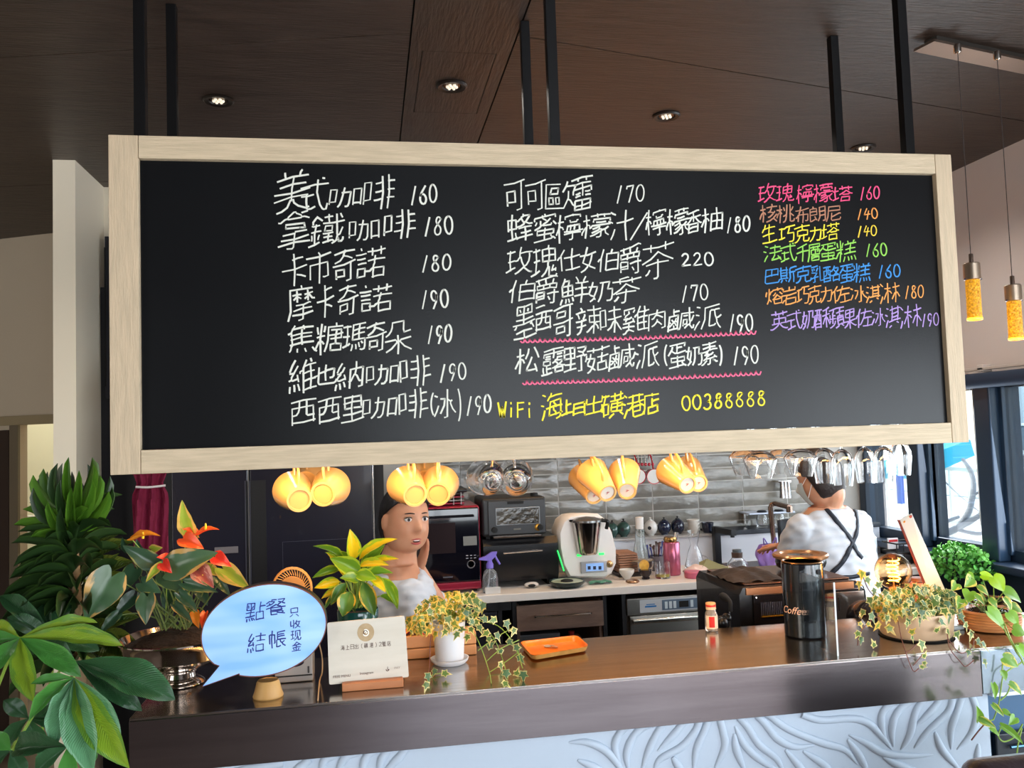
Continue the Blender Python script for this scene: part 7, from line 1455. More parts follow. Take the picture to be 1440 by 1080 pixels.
# face mask, apron straps
b = MB(); b.grid(lambda u, v: bM @ head_point(-1.15+2.3*u, -.78+.75*v, .007), 18, 10); mk = b.build('face_mask', mat('mask_pale', 'C9D6D8', .7), br_)
for s in (-1, 1): MB().tube([bM @ head_point(s*1.15, -.1, .006), bM @ Vector((s*.082, -.005, .02)), bM @ Vector((s*.083, -.02, 0)), bM @ head_point(s*1.15, -.55, .006)], .0014, 6).build('ear_loop', mat('loop_white', 'E8E8E8', .6), mk)
from mathutils.bvhtree import BVHTree
bv = BVHTree.FromPolygons([v.co+base(br_) for v in shirt_o.data.vertices], [list(p.vertices) for p in shirt_o.data.polygons])
def strap(px, wd, name='apron_strap'):
    pts = []
    for p in spline([Vector((x, y, 0)) for x, y in px], 8):
        o_ = CAM; d = (P(p.x, p.y, Y=3)-CAM).normalized(); h = bv.ray_cast(o_, d)
        if h[0]: pts.append((h[0], h[1]))
    if len(pts) < 3: return
    q = MB(); vs = []; L = len(pts)
    for i, (p, n_) in enumerate(pts):
        t = (pts[min(i+1, L-1)][0]-pts[max(i-1, 0)][0]).normalized(); s = t.cross(n_).normalized()*wd
        vs += [p+n_*.004-s, p+n_*.006, p+n_*.004+s]
    q.add(vs, [[3*i+k, 3*i+k+1, 3*i+k+4, 3*i+k+3] for i in range(L-1) for k in (0, 1)])
    o = q.build(name, mat('strap_navy', '141A26', .6), br_); m_ = o.modifiers.new('thick', 'SOLIDIFY'); m_.thickness = .002; return o
strap([(1142, 707), (1158, 713), (1178, 735), (1195, 757), (1204, 775), (1212, 785)], .0095)
strap([(1193, 703), (1203, 720), (1205, 745), (1196, 768), (1186, 788), (1168, 808)], .0095)
strap([(1164, 810), (1180, 812), (1200, 811), (1222, 806)], .008, 'apron_tie')
q = MB(); q.grid(lambda u, v: hip+F_*(.17+.01*math.sin(9*u))+S_*(u-.5)*.36*(1-.1*v)+Vector((0, 0, .42-.75*v)), 14, 12); o = q.build('apron_front', mat('strap_navy', '141A26', .6), br_); m_ = o.modifiers.new('thick', 'SOLIDIFY'); m_.thickness = .003
# ================================================================ plants
def leafmesh(name, wf, m, nu=6, nv=10, fold=.12, arch=.12, lobe=0, ripple=0, droop=0):
    """unit leaf: local Y runs from the stalk to the tip, X across, Z is the upper face"""
    vs = []; fs = []; uv = []
    for j in range(nv+1):
        v = j/nv
        for i in range(nu+1):
            u = i/nu*2-1; w_ = wf(v); x = u*w_*.5; y = v-lobe*math.sin(math.pi*min(1, abs(u)*1.0))*(1-v)**3
            z = fold*abs(u)*w_+arch*4*v*(1-v)+ripple*math.sin(v*17+u*2)*abs(u)*w_-droop*v*v
            vs.append((x, y, z)); uv.append((u, v))
    for j in range(nv):
        for i in range(nu): a = j*(nu+1)+i; fs.append([a, a+1, a+nu+2, a+nu+1])
    return mk_leaf(name, vs, fs, uv, m)
def mk_leaf(name, vs, fs, uv, m):
    me = bpy.data.meshes.new(name); me.from_pydata(vs, [], fs); L = me.uv_layers.new(name='UVMap')
    for lp in me.loops: L.data[lp.index].uv = uv[lp.vertex_index]
    me.materials.append(m); me.polygons.foreach_set('use_smooth', [True]*len(me.polygons)); me.update(); return me
def ivymesh(name, m, k=0):
    r = random.Random(k); tips = [(-90, .28), (-38, .52), (-8, .36), (25, .62), (55, .4), (90, 1.0), (125, .4), (155, .62), (188, .36), (218, .52), (270, .28)]
    rim = [(.0+q*math.cos(R(a))*.62, .28+q*math.sin(R(a))*.72*(1+r.uniform(-.06, .06))) for a, q in tips]; n = len(rim); vs = [(0, .28, .04)]; uv = [(0, .3)]
    for s in (.55, 1):
        for x, y in rim: vs.append((x*s, .28+(y-.28)*s, .04-.1*abs(x)*s+.05*s*s*r.uniform(-1, 1))); uv.append((s, y))
    fs = [[0, 1+i, 1+(i+1) % n] for i in range(n)]+[[1+i, 1+n+i, 1+n+(i+1) % n, 1+(i+1) % n] for i in range(n)]
    return mk_leaf(name, vs, fs, uv, m)
def put(me, par, a, b, n, w_=1, name='leaf'):
    a, b = Vector(a), Vector(b); L = (b-a).length
    return inst(me, name, par, M=frameM(a, b-a, n, (L*w_, L, L)))
def stalk(par, a, b, sag, m, r=.0016, name='stalk', n=5):
    a, b = Vector(a), Vector(b); c = (a+b)/2+Vector(sag); MB().tube(spline([a, c, b], n), [r*1.15]*(n+1)+[r*.9]*n, 6).build(name, m, par)
CAMD = Vector((0, -1, .25))
heart = lambda v: 1.0*(math.sin(math.pi*min(1, (v*.86+.14)**.62))**.8)*(1-.25*v) if v < 1 else 0
ovate = lambda v: math.sin(math.pi*(v**.85))**.85 if 0 < v < 1 else .02
lance = lambda v: (math.sin(math.pi*(v**1.25))**.8 if 0 < v < 1 else .03)
strap_ = lambda v: (.42+.58*math.sin(math.pi*(v**.8))) if v < .9 else max(.02, (.42+.58*math.sin(math.pi*(v**.8)))*(1-(v-.9)*9))
M_stem = mat('stem_green', '7E9A3C', .5); M_stemd = mat('stem_brown', '6B4A32', .6); M_stemr = mat('vine_red_brown', '6E4238', .6)
# ---- anthurium in the silver bowl
M_an = [leafmat('anth_a', '3F5B3E', 'B08A4C', .86, .8, .32, .12, 0, 6), leafmat('anth_b', '35533A', '8F8A48', .95, .5, .32, .15), leafmat('anth_y', '9DB038', 'D8B45A', .6, .6, .4, .35), leafmat('anth_d', '2C4A33', '6E7F44', 1.0, .3, .3, .1)]
LM = [leafmesh('heart_leaf', heart, m, 8, 12, .10, .06, .2, .02) for m in M_an]
yA = 2.08
anth = thing('anthurium', 'potted plant with heart shaped leaves and orange red flowers in the silver bowl', 'plant', P(245, 885, Y=yA))
root = P(246, 878, Y=yA)
for (bx_, by2, tx, ty2, w_, k, dy) in ((157, 811, 119, 873, 60, 0, -.05), (267, 748, 256, 703, 27, 2, 0), (241, 799, 307, 777, 46, 0, -.03), (216, 793, 172, 767, 30, 1, 0), (226, 796, 205, 819, 17, 2, -.03), (314, 800, 352, 828, 28, 2, .0), (262, 820, 307, 833, 20, 1, -.05), (233, 806, 254, 833, 36, 3, 0), (207, 840, 205, 879, 31, 0, -.08), (253, 836, 278, 861, 18, 1, -.04), (247, 852, 271, 877, 16, 0, -.05), (200, 820, 226, 834, 24, 1, -.02), (291, 798, 314, 811, 16, 2, .02), (305, 813, 324, 838, 16, 3, .03), (179, 774, 172, 755, 12, 3, .02), (213, 773, 229, 770, 12, 2, .02), (190, 800, 176, 832, 32, 3, .04), (188, 838, 160, 868, 24, 3, .03), (215, 815, 192, 850, 28, 3, .04), (240, 830, 232, 862, 24, 3, .04), (280, 826, 292, 852, 20, 3, .04), (165, 865, 140, 892, 20, 1, .0), (200, 785, 192, 758, 18, 3, .05), (262, 812, 284, 800, 22, 3, .05)):
    a = P(bx_, by2, Y=yA+dy); b2 = P(tx, ty2, Y=yA+dy-.015); L = math.hypot(tx-bx_, ty2-by2)
    put(LM[k], anth, a, b2, CAMD+Vector((rnd.uniform(-.35, .35), 0, rnd.uniform(-.1, .5))), w_/L, 'leaf')
    stalk(anth, root+Vector((rnd.uniform(-.03, .03), rnd.uniform(-.02, .02), -.01)), a+Vector((0, .002, -.001)), ((a.x-root.x)*.15, .02, .015), M_stem if k == 9 else mat('stem_olive', '5E6E38', .5))
M_sp = [leafmat('spathe_orange', 'F0922A', 'E8862A', .9, .5, .3, .35), leafmat('spathe_redorange', 'F0562A', 'EE7A3A', .8, .8, .28, .35), leafmat('spathe_red', 'E23A2E', 'F0604A', .8, .8, .25, .3), leafmat('spathe_pink', 'B8564A', 'D9907A', .6, 1.0, .35, .3, 0, 16)]
SM = [leafmesh('spathe', heart, m, 6, 8, .18, .1, .15, .02) for m in M_sp]
for (bx_, by2, tx, ty2, w_, k, sx, sy, nz, dy) in ((187, 760, 226, 754, 17, 0, 201, 751, .9, -.01), (277, 753, 256, 744, 16, 1, 0, 0, .6, 0), (279, 753, 309, 745, 14, 1, 289, 739, .9, -.01), (258, 757, 287, 772, 24, 1, 274, 757, .1, .0), (238, 788, 220, 784, 17, 2, 0, 0, .5, -.01), (229, 792, 242, 806, 16, 2, 236, 795, 0, -.03), (303, 783, 326, 797, 20, 2, 313, 788, .2, -.01), (279, 802, 301, 827, 28, 3, 285, 811, 0, -.04), (274, 862, 280, 884, 15, 0, 0, 0, 0, -.02), (289, 862, 284, 884, 12, 1, 0, 0, 0, -.01)):
    a = P(bx_, by2, Y=yA+dy); b2 = P(tx, ty2, Y=yA+dy-.02); L = math.hypot(tx-bx_, ty2-by2)
    put(SM[k], anth, a, b2, Vector((rnd.uniform(-.2, .2), -1+nz*.6, .2+nz)), w_/L, 'flower')
    stalk(anth, root+Vector((rnd.uniform(-.03, .03), .02, -.01)), a, ((a.x-root.x)*.1, .03, .02), M_stem, .0014)
    if sx: s0 = P(sx, sy+6, Y=yA+dy-.006); MB().tube([s0, s0+Vector((.001, -.002, .006)), P(sx, sy-3, Y=yA+dy-.01)], [.0028, .0028, .0016], 8).build('spadix', mat('spadix_yellow', 'F4C82A', .5), anth)
bY = 2.10; bC = P(252, 893, Y=bY); rB = (bC-P(166, 893, Y=bY)).length; zB = bC.z
sb = thing('silver_bowl', 'large polished silver footed bowl holding the anthurium', 'bowl', (bC.x, bY, BT))
hB = zB-BT
MB().lathe([(0, .002), (.05, .001), (.056, .006), (.052, .012), (.036, .02), (.033, .03), (.04, .038), (.05, .042), (.08, .05), (.115, hB*.62), (rB*.93, hB*.84), (rB*.98, hB-.006), (rB, hB-.003), (rB, hB), (rB*.965, hB), (rB*.9, hB*.84), (.11, hB*.66), (.05, .058), (0, .056)], (bC.x, bY, BT), 56).build('bowl', mat('polished_silver', 'C4BAB2', .1, 1), sb)
MB().lathe([(.0495, .0405), (.053, .044), (.0565, .0465)], (bC.x, bY, BT), 40).lathe([(.0365, .03), (.039, .032), (.0365, .034)], (bC.x, bY, BT), 40).build('foot_bead', M_chrome, sb, kind='stuff')
so = MB().grid(lambda u, v: Vector((bC.x+rB*.9*v*math.cos(2*math.pi*u), bY+rB*.9*v*math.sin(2*math.pi*u), BT+hB*.84+.03*(1-v*v)+.003*math.sin(40*u)*math.sin(30*v))), 40, 10).build('soil', mat('soil_dark', '2A1E18', .95, bump=1, bscale=90, col2='3A2A20', cscale=60), sb)
# ---- dragon plant, left
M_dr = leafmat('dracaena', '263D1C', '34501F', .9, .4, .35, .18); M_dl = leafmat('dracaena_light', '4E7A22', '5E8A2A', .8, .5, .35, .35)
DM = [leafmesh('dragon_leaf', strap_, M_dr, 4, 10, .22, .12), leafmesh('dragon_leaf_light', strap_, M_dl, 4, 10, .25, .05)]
yD = 2.06
dr_ = thing('dragon_plant', 'tall dark green dragon plant with densely stacked leaves at the left edge', 'plant', P(105, 960, Y=yD))
top, bot = P(101, 706, Y=yD), P(110, 935, Y=yD)
rd = random.Random(21); ND = 150
for i in range(ND):
    t = (i+.5)/ND; c = top.lerp(bot, t**1.05); az = i*2.39996; el = R(78-130*min(1, t*1.0)**.75+rd.uniform(-8, 8)) if t < .35 else R(20-38*(t-.35)+rd.uniform(-14, 14))
    L = .1+.04*min(1, t*1.6)+rd.uniform(-.012, .012)
    if t > .9: L *= .9
    d = Vector((math.cos(az)*math.cos(el), math.sin(az)*math.cos(el)*.8, math.sin(el)))
    a = c+Vector((math.cos(az), math.sin(az), 0))*.008; tip = a+d*L; tip.z -= L*.12*(1 if t > .25 else 0)
    if tip.x > P(158 if t > .35 else 170, 800, Y=2.06).x: continue
    nrm = Vector((0, 0, 1))+Vector((math.cos(az), math.sin(az), 0))*(-.6 if el > .7 else .15)
    if el > .7: nrm = Vector((math.cos(az), math.sin(az), .2))
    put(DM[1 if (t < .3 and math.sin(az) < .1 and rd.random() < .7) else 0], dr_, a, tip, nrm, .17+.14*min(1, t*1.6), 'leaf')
MB().tube([top-Vector((0, 0, .03)), bot, Vector((bot.x, bot.y, .42))], [.01, .016, .02], 12).build('trunk', mat('trunk_tan', '7A664A', .8, bump=.4, bscale=60), dr_)
# brighter arching fronds behind it, towards the bowl
fr2 = thing('corn_plant', 'olive green leafy plant with broad arching leaves between the dragon plant and the bowl', 'plant', P(165, 900, Y=2.2))
CM = leafmesh('arching_leaf', lance, leafmat('corn_leaf', '4A5E22', '6E7A2E', .6, .6, .4, .3, 7), 6, 12, .15, .16)
for (x0, y0, x1, y1, w_) in ((118, 800, 166, 752, 26), (120, 815, 190, 762, 24), (126, 835, 188, 790, 30), (118, 850, 150, 765, 26), (125, 860, 196, 812, 30), (122, 880, 178, 850, 34), (130, 900, 196, 868, 30), (112, 830, 140, 770, 22), (130, 905, 205, 925, 34), (112, 900, 172, 905, 28), (140, 925, 120, 860, 24), (150, 850, 168, 778, 22)):
    a, b2 = P(x0, y0, Y=2.22), P(x1, y1, Y=2.14); put(CM, fr2, a, b2, (-.3, -1, .8), w_/math.hypot(x1-x0, y1-y0), 'leaf')
    stalk(fr2, P(122, 950, Y=2.24), a, (0, 0, .01), M_stem, .003)
MB().tube([P(122, 948, Y=2.24), Vector((P(122, 948, Y=2.24).x, 2.3, .42))], .012, 10).build('trunk', MC['trunk_tan'], fr2)
for (nm, c_, lb_) in (('planter', (bot.x, bot.y), 'round dark planter of the tall dragon plant, below the frame'), ('planter', (P(122, 948, Y=2.24).x, 2.32), 'round dark planter of the arching olive plant, below the frame')):
    z_ = .44; o = MB().lathe([(0, 0), (.09, 0), (.115, z_), (.105, z_), (.1, z_-.03), (0, z_-.03)], (c_[0], c_[1]+.0, .001), 32).build(nm, mat('planter_dark', '3A3432', .6), None); tag(o, lb_, 'planter')
# ---- umbrella tree: palmate leaves at the lower left
M_pa = [leafmat('pachira', '4A8A3A', '5E9A4A', .9, .5, .3, .3, 11), leafmat('pachira_yellow', '8FAE30', '6E9A38', .7, .9, .32, .4, 11), leafmat('pachira_dark', '2C5230', '34603A', .9, .4, .3, .15, 11), leafmat('pachira_pale', '6FA87A', '8FC09A', .8, .7, .22, .25, 11)]
PM = [leafmesh('leaflet', lance, m, 6, 14, .14, .1, 0, .03) for m in M_pa]
um = thing('umbrella_tree', 'leafy umbrella tree spreading big palmate leaves over the bar end, lower left', 'plant', (-.78, 1.72, 0))
def palm(hub, Yh, leaves, stem_to):
    h = P(hub[0], hub[1], Y=Yh)
    for (tx, ty2, w_, k, dy) in leaves:
        b2 = P(tx, ty2, Y=Yh+dy); nn = Vector((rnd.uniform(-.25, .25), -1, .7)); put(PM[k], um, h, b2, nn, w_/math.hypot(tx-hub[0], ty2-hub[1]), 'leaflet')
    s1 = P(stem_to[0], stem_to[1], Y=Yh+.12); stalk(um, s1, h, (.0, .03, .03), M_stem, .0026)
palm((104, 953), 1.60, ((41, 1014, 26, 0, -.06), (78, 1057, 30, 3, -.08), (131, 1090, 42, 3, -.1), (182, 1080, 40, 1, -.08), (43, 962, 16, 0, -.02), (170, 1040, 26, 3, -.02)), (20, 1050))
palm((28, 897), 1.72, ((172, 908, 30, 1, .05), (137, 876, 16, 1, .08), (114, 952, 30, 0, 0), (47, 987, 30, 1, -.06), (-14, 952, 28, 0, -.05), (-30, 905, 24, 0, 0), (-10, 880, 18, 1, .03)), (-20, 1010))
palm((106, 930), 1.80, ((246, 984, 50, 2, .02), (200, 1000, 30, 2, .0), (60, 900, 22, 2, .05)), (40, 1020))
palm((75, 900), 1.95, ((10, 868, 26, 2, 0), (0, 838, 24, 2, .05), (60, 850, 20, 2, .05), (140, 915, 28, 2, 0), (100, 850, 24, 2, .05), (30, 930, 24, 2, 0)), (60, 1020))
palm((95, 1050), 1.50, ((50, 1085, 30, 2, 0), (62, 1062, 20, 2, .03), (130, 1075, 22, 0, .05), (20, 1055, 26, 2, .06), (100, 1100, 26, 0, 0)), (90, 1100))
palm((40, 1010), 1.85, ((5, 985, 24, 2, 0), (80, 985, 26, 2, 0), (10, 1050, 28, 2, 0), (60, 1060, 30, 2, 0), (100, 1020, 26, 2, 0), (140, 1010, 26, 2, .0)), (60, 1070))
palm((15, 1055), 1.6, ((-10, 1030, 24, 0, 0), (-15, 1080, 26, 2, 0), (35, 1090, 24, 2, 0)), (10, 1100))
tx_ = P(60, 1070, Y=1.75); MB().tube([tx_, Vector((tx_.x, 1.78, .3))], [.01, .016], 10).build('trunk', MC['trunk_tan'], um)
MB().lathe([(0, .001), (.11, .001), (.15, .32), (.14, .32), (.135, .29), (0, .29)], (tx_.x, 1.78, 0), 36).build('pot', mat('pot_clay', '6E5A52', .7), um)
# ---- yellow green plant in the teal glass
M_ag = [leafmat('agl_yellow', 'E2C21E', '9DB82A', .72, .9, .35, .4, 0, 10), leafmat('agl_green', '6E9A28', 'A8BE30', .8, .8, .35, .4, 0, 8), leafmat('agl_dark', '4E7A32', 'C8A83A', .85, .9, .35, .25, 0, 8)]
AM = [leafmesh('blotched_leaf', ovate, m, 6, 10, .2, .1, 0, .02) for m in M_ag]
yG = 2.19
ag = thing('aglaonema', 'yellow and green blotched leafy plant growing in the teal glass pot', 'plant', P(503, 855, Y=yG)); rt = P(503, 852, Y=yG)
for (x0, y0, x1, y1, w_, k, dy) in ((497, 787, 492, 744, 20, 0, 0), (484, 787, 440, 768, 10, 1, 0), (498, 792, 457, 777, 14, 1, .02), (505, 788, 559, 758, 15, 0, 0), (516, 786, 541, 766, 13, 1, .02), (518, 792, 561, 786, 10, 0, 0), (507, 804, 464, 785, 25, 1, -.03), (484, 812, 459, 777, 12, 0, .0), (480, 800, 439, 813, 13, 1, 0), (478, 818, 442, 827, 16, 0, -.02), (480, 829, 452, 842, 11, 0, 0), (505, 797, 547, 795, 15, 0, -.03), (510, 812, 553, 806, 14, 1, -.02), (503, 818, 478, 813, 16, 1, -.05), (487, 820, 465, 851, 17, 2, -.02), (493, 832, 482, 867, 27, 2, -.05), (511, 818, 527, 866, 24, 2, -.04), (519, 812, 542, 833, 16, 0, -.03), (533, 812, 559, 857, 17, 1, .0), (534, 838, 559, 852, 9, 1, .0), (474, 836, 456, 858, 8, 2, .02), (512, 800, 520, 770, 14, 1, .04), (492, 805, 475, 780, 14, 1, .04), (520, 822, 512, 850, 12, 0, .02), (500, 808, 530, 815, 18, 1, -.04), (488, 838, 500, 862, 10, 2, .02)):
    a, b2 = P(x0, y0, Y=yG+dy), P(x1, y1, Y=yG+dy-.02); put(AM[k], ag, a, b2, CAMD+Vector((rnd.uniform(-.4, .4), 0, rnd.uniform(0, .7))), w_/math.hypot(x1-x0, y1-y0), 'leaf')
    stalk(ag, rt+Vector((rnd.uniform(-.012, .012), rnd.uniform(-.01, .01), -.004)), a, (0, .004, .002), M_stem, .002)
tp = thing('teal_pot', 'teal green glass pot standing behind the wooden card', 'pot', (rt.x, yG, BT)); rT = 27/1205*2.3; hT = P(503, 856, Y=yG).z-BT
MB().lathe([(0, .001), (rT*.8, .001), (rT*.86, .006), (rT, hT-.003), (rT*.97, hT), (rT*.92, hT-.002), (rT*.8, .012), (0, .012)], (rt.x, yG, BT), 40).build('pot', mat('teal_glass', '1E5E5C', .12, trans=.35, coat=.4), tp)
MB().lathe([(0, hT-.012), (rT*.89, hT-.014), (rT*.86, hT-.03), (0, hT-.03)], (rt.x, yG, BT), 30).build('soil', MC['soil_dark'], tp)
# ---- ivies
M_iv = [leafmat('ivy_a', '5E7A3A', 'E6D48A', .72, .7, .4, .3, 0, 6), leafmat('ivy_b', '7A8A34', 'E0B84E', .6, .8, .4, .3, 0, 6), leafmat('ivy_c', '4E6E48', 'C8BE7A', .8, .5, .4, .25, 0, 6)]
IM = [ivymesh('ivy_leaf', M_iv[i % 3], i) for i in range(6)]
def onbar(px, py, Y, up=.012):
    """keep a trailing piece on the bar top or in front of its edge"""
    if P(px, py, Y=Y).z > BT+up: return Y
    Y2 = P(px, py, Z=BT+up).y
    return Y2 if Y2 > 1.878 else 1.852
def ivyleaf(par, px, py, Y, s, r, warm=None):
    Y = onbar(px, py, Y); c = P(px, py, Y=Y); a = r.uniform(-2.4, -.7) if r.random() < .7 else r.uniform(-3.1, 3.1)
    d = Vector((math.cos(a), r.uniform(-.5, .1), math.sin(a))).normalized()*s; n = Vector((r.uniform(-.6, .6), -1, r.uniform(-.2, .9)))
    me = IM[r.choice((0, 1, 2, 3, 4, 5) if warm is None else ((1, 4, 1, 4, 0, 3) if warm else (0, 2, 3, 5)))]
    put(me, par, c-d*.4, c+d*.6, n, r.uniform(.85, 1.15), 'leaf'); return c-d*.4
def vine(par, pts, Yv, m, rad=.0011, name='vine'):
    MB().tube(spline([P(x, y, Y=onbar(x, y, Yv+dy, .004)) for x, y, dy in pts], 5), rad, 6).build(name, m, par)
ri = random.Random(5); yI = 2.105
iv = thing('small_ivy', 'small cream and green variegated ivy trailing from the white pot on the bar', 'plant', P(631, 870, Y=yI)); ic = P(631, 876, Y=yI)
for k in range(125):
    a = ri.uniform(0, 6.28); q_ = math.sqrt(ri.random()); x, y = 630+58*q_*math.cos(a), 861+24*q_*math.sin(a)-.12*(x-630 if k else 0)*0
    y += -.13*(x-630)+(.006*(x-630)**2 if x < 600 or x > 668 else 0)*.6
    c = ivyleaf(iv, x, y, yI-.06+.1*ri.random()-(.03 if y > 870 else 0), ri.uniform(.025, .034), ri, x < 650)
    if k % 2 == 0: stalk(iv, ic+Vector((ri.uniform(-.02, .02), ri.uniform(-.02, .02), 0)), c, (0, 0, .018), M_stem, .0008)
for x, y in ((602, 888), (612, 893), (625, 890), (642, 893), (650, 885), (657, 897), (663, 886), (590, 880), (582, 870), (598, 873)): ivyleaf(iv, x, y, yI-.06, .027, ri, x < 620)
for x, y in ((713, 878), (722, 888), (693, 872), (690, 907), (703, 915), (727, 912), (732, 926), (704, 936), (712, 948), (727, 945), (736, 950), (711, 962), (675, 884), (683, 891), (700, 895), (602, 952), (611, 945), (627, 947), (599, 965), (688, 900), (717, 903)): ivyleaf(iv, x, y, 2.03, ri.uniform(.022, .032), ri, False)
for pts in (((655, 880, 0), (668, 893, -.03), (678, 915, -.07), (688, 945, -.09), (691, 961, -.1)), ((660, 875, 0), (690, 892, -.05), (706, 925, -.07), (714, 955, -.09)), ((665, 872, 0), (700, 880, -.06), (724, 908, -.07), (735, 940, -.08)), ((672, 915, -.07), (695, 898, -.07), (722, 882, -.07)), ((684, 930, -.08), (705, 912, -.08), (730, 900, -.07)), ((689, 945, -.09), (712, 930, -.08), (728, 918, -.08))): vine(iv, pts, yI, M_stem)
vine(iv, ((608, 880, -.03), (605, 905, -.05), (604, 935, -.06), (602, 952, -.07)), yI, M_stemr); vine(iv, ((602, 952, -.07), (612, 948, -.07), (627, 946, -.07)), yI, M_stem); vine(iv, ((603, 950, -.07), (600, 960, -.07), (597, 968, -.07)), yI, M_stem)
wp = thing('white_pot', 'small white plant pot on a matching saucer in the middle of the bar', 'pot', (ic.x, yI, BT)); hP = ic.z-BT+.004; rP = .0385
MB().lathe([(0, .006), (rP*.84, .006), (rP*.88, .01), (rP, hP*.8), (rP*1.04, hP), (rP*.96, hP), (rP*.9, hP*.8), (rP*.8, .02), (0, .02)], (ic.x, yI, BT), 40).build('pot', mat('pot_white', 'D8D8DC', .4), wp)
MB().lathe([(0, .0005), (rP*.95, .0005), (rP*1.15, .008), (rP*1.2, .014), (rP*1.14, .014), (rP*1.0, .0055), (0, .0055)], (ic.x, yI, BT), 40).build('saucer', MC['pot_white'], wp)
MB().lathe([(0, hP*.82), (rP*.9, hP*.8), (rP*.86, hP*.7), (0, hP*.7)], (ic.x, yI, BT), 28).build('soil', MC['soil_dark'], wp)
# big ivy
yJ = 2.03; jc_ = P(1287, 868, Y=yJ); rJ = (P(1334, 880, Y=yJ)-P(1239, 880, Y=yJ)).length/2*.97
bw = thing('ivy_bowl', 'wide low beige round bowl holding the large ivy, on a dark saucer', 'pot', (jc_.x, yJ, BT)); hJ = P(1287, 869, Y=yJ-rJ).z-BT
MB().lathe([(0, .004), (rJ*.9, .004), (rJ*.93, .008), (rJ, hJ-.004), (rJ*.985, hJ), (rJ*.94, hJ-.002), (rJ*.88, .02), (0, .02)], (jc_.x, yJ, BT), 48).build('bowl', mat('bowl_beige', 'C9A98A', .5, col2='C0A080', cscale=6), bw)
MB().lathe([(0, .0005), (rJ*.96, .0005), (rJ*.98, .0035), (0, .0035)], (jc_.x, yJ, BT), 44).build('dark_saucer', M_black, bw)
MB().lathe([(0, hJ*.82), (rJ*.92, hJ*.8), (rJ*.9, hJ*.65), (0, hJ*.65)], (jc_.x, yJ, BT), 32).build('soil', MC['soil_dark'], bw)
big = thing('large_ivy', 'large bushy variegated ivy spilling over the beige bowl near the bulb', 'plant', jc_); ri = random.Random(9)
for k in range(215):
    a = ri.uniform(0, 6.28); q_ = math.sqrt(ri.random()); x, y = 1288+64*q_*math.cos(a), 851+27*q_*math.sin(a)
    c = ivyleaf(big, x, y, yJ-.1*ri.random()-(.02 if y > 860 else -.04), ri.uniform(.025, .034), ri, x < 1272)
    if k % 2 == 0: stalk(big, jc_+Vector((ri.uniform(-.05, .05), ri.uniform(-.04, .04), -.01)), c, (0, 0, .015), M_stem, .0008)
for x, y, s in ((1212, 808, .034), (1220, 816, .03), (1208, 822, .026), (1236, 822, .028), (1229, 832, .026), (1224, 846, .034), (1238, 838, .026), (1213, 862, .026), (1226, 868, .034), (1234, 880, .03), (1210, 878, .02), (1222, 878, .022), (1206, 892, .026), (1211, 900, .026), (1228, 905, .03), (1252, 885, .036), (1244, 870, .028), (1275, 878, .026), (1283, 888, .024), (1296, 908, .036), (1300, 921, .024), (1297, 938, .02), (1300, 933, .018), (1325, 875, .03), (1333, 890, .034), (1318, 885, .026), (1352, 868, .03), (1346, 893, .03), (1358, 880, .03), (1365, 893, .034), (1376, 903, .03), (1384, 908, .03), (1362, 918, .022), (1385, 932, .026), (1340, 860, .03), (1348, 850, .03), (1283, 898, .022)):
    ivyleaf(big, x, y, 1.93 if y > 865 else 2.0, s, ri, x < 1300 and y < 890)
for pts in (((1240, 850, -.02), (1222, 830, -.04), (1214, 812, -.05)), ((1245, 862, -.05), (1226, 872, -.08), (1209, 890, -.09), (1206, 908, -.1)), ((1262, 868, -.08), (1267, 895, -.12), (1274, 918, -.17), (1284, 943, -.17), (1292, 940, -.17)), ((1274, 918, -.17), (1283, 912, -.17), (1290, 905, -.16)), ((1284, 936, -.17), (1292, 927, -.17), (1297, 920, -.17)),
            ((1330, 868, -.06), (1332, 890, -.1), (1336, 912, -.16), (1350, 930, -.17), (1358, 937, -.17), (1370, 928, -.17)), ((1334, 900, -.16), (1350, 918, -.17), (1366, 912, -.17), (1370, 900, -.16)), ((1345, 870, -.06), (1366, 888, -.1), (1380, 900, -.13))): vine(big, pts, yJ, M_stemr, .0012)
# ---- pothos in the ribbed terracotta bowl
yP = 2.04; pc = P(1391, 866, Y=yP); rQ = 37/1205*2.45; hQ = P(1391, 866, Y=yP-rQ).z-BT
rb2 = thing('ribbed_bowl', 'orange ribbed terracotta bowl holding the trailing vine at the right end of the bar', 'pot', (pc.x, yP, BT)); prof = [(0, .001), (rQ*.78, .001)]
for k in range(7): z0 = .003+k*(hQ-.004)/7; rr3 = rQ*(.8+.2*math.sin(math.pi*(.25+.5*k/7))); prof += [(rr3, z0), (rr3*1.03, z0+(hQ-.004)/14), (rr3*.995, z0+(hQ-.004)/7.2)]
MB().lathe(prof+[(rQ*.9, hQ), (rQ*.86, hQ*.9), (0, hQ*.88)], (pc.x, yP, BT), 48).build('bowl', mat('terracotta', 'CF8A55', .6, col2='C07C4A', cscale=12), rb2)
gj = thing('glass_jar', 'clear glass jar sitting inside the ribbed terracotta bowl', 'jar', (pc.x, yP, BT+hQ))
MB().lathe([(rQ*.74, hQ*.88+.002), (rQ*.76, hQ+.02), (rQ*.7, hQ+.026), (rQ*.68, hQ+.02), (rQ*.7, hQ*.88+.002)], (pc.x, yP, BT), 36).build('glass', GLS, gj)
M_po = [leafmat('pothos_lime', 'A8D22E', 'B4D840', .9, .4, .3, .5), leafmat('pothos_green', '7AA83A', '9ABC4A', .9, .5, .35, .35), leafmat('pothos_var', '6E9A3A', 'D8C860', .7, .9, .35, .35)]
OM = [leafmesh('vine_leaf', heart, m, 6, 8, .14, .08, .16) for m in M_po]
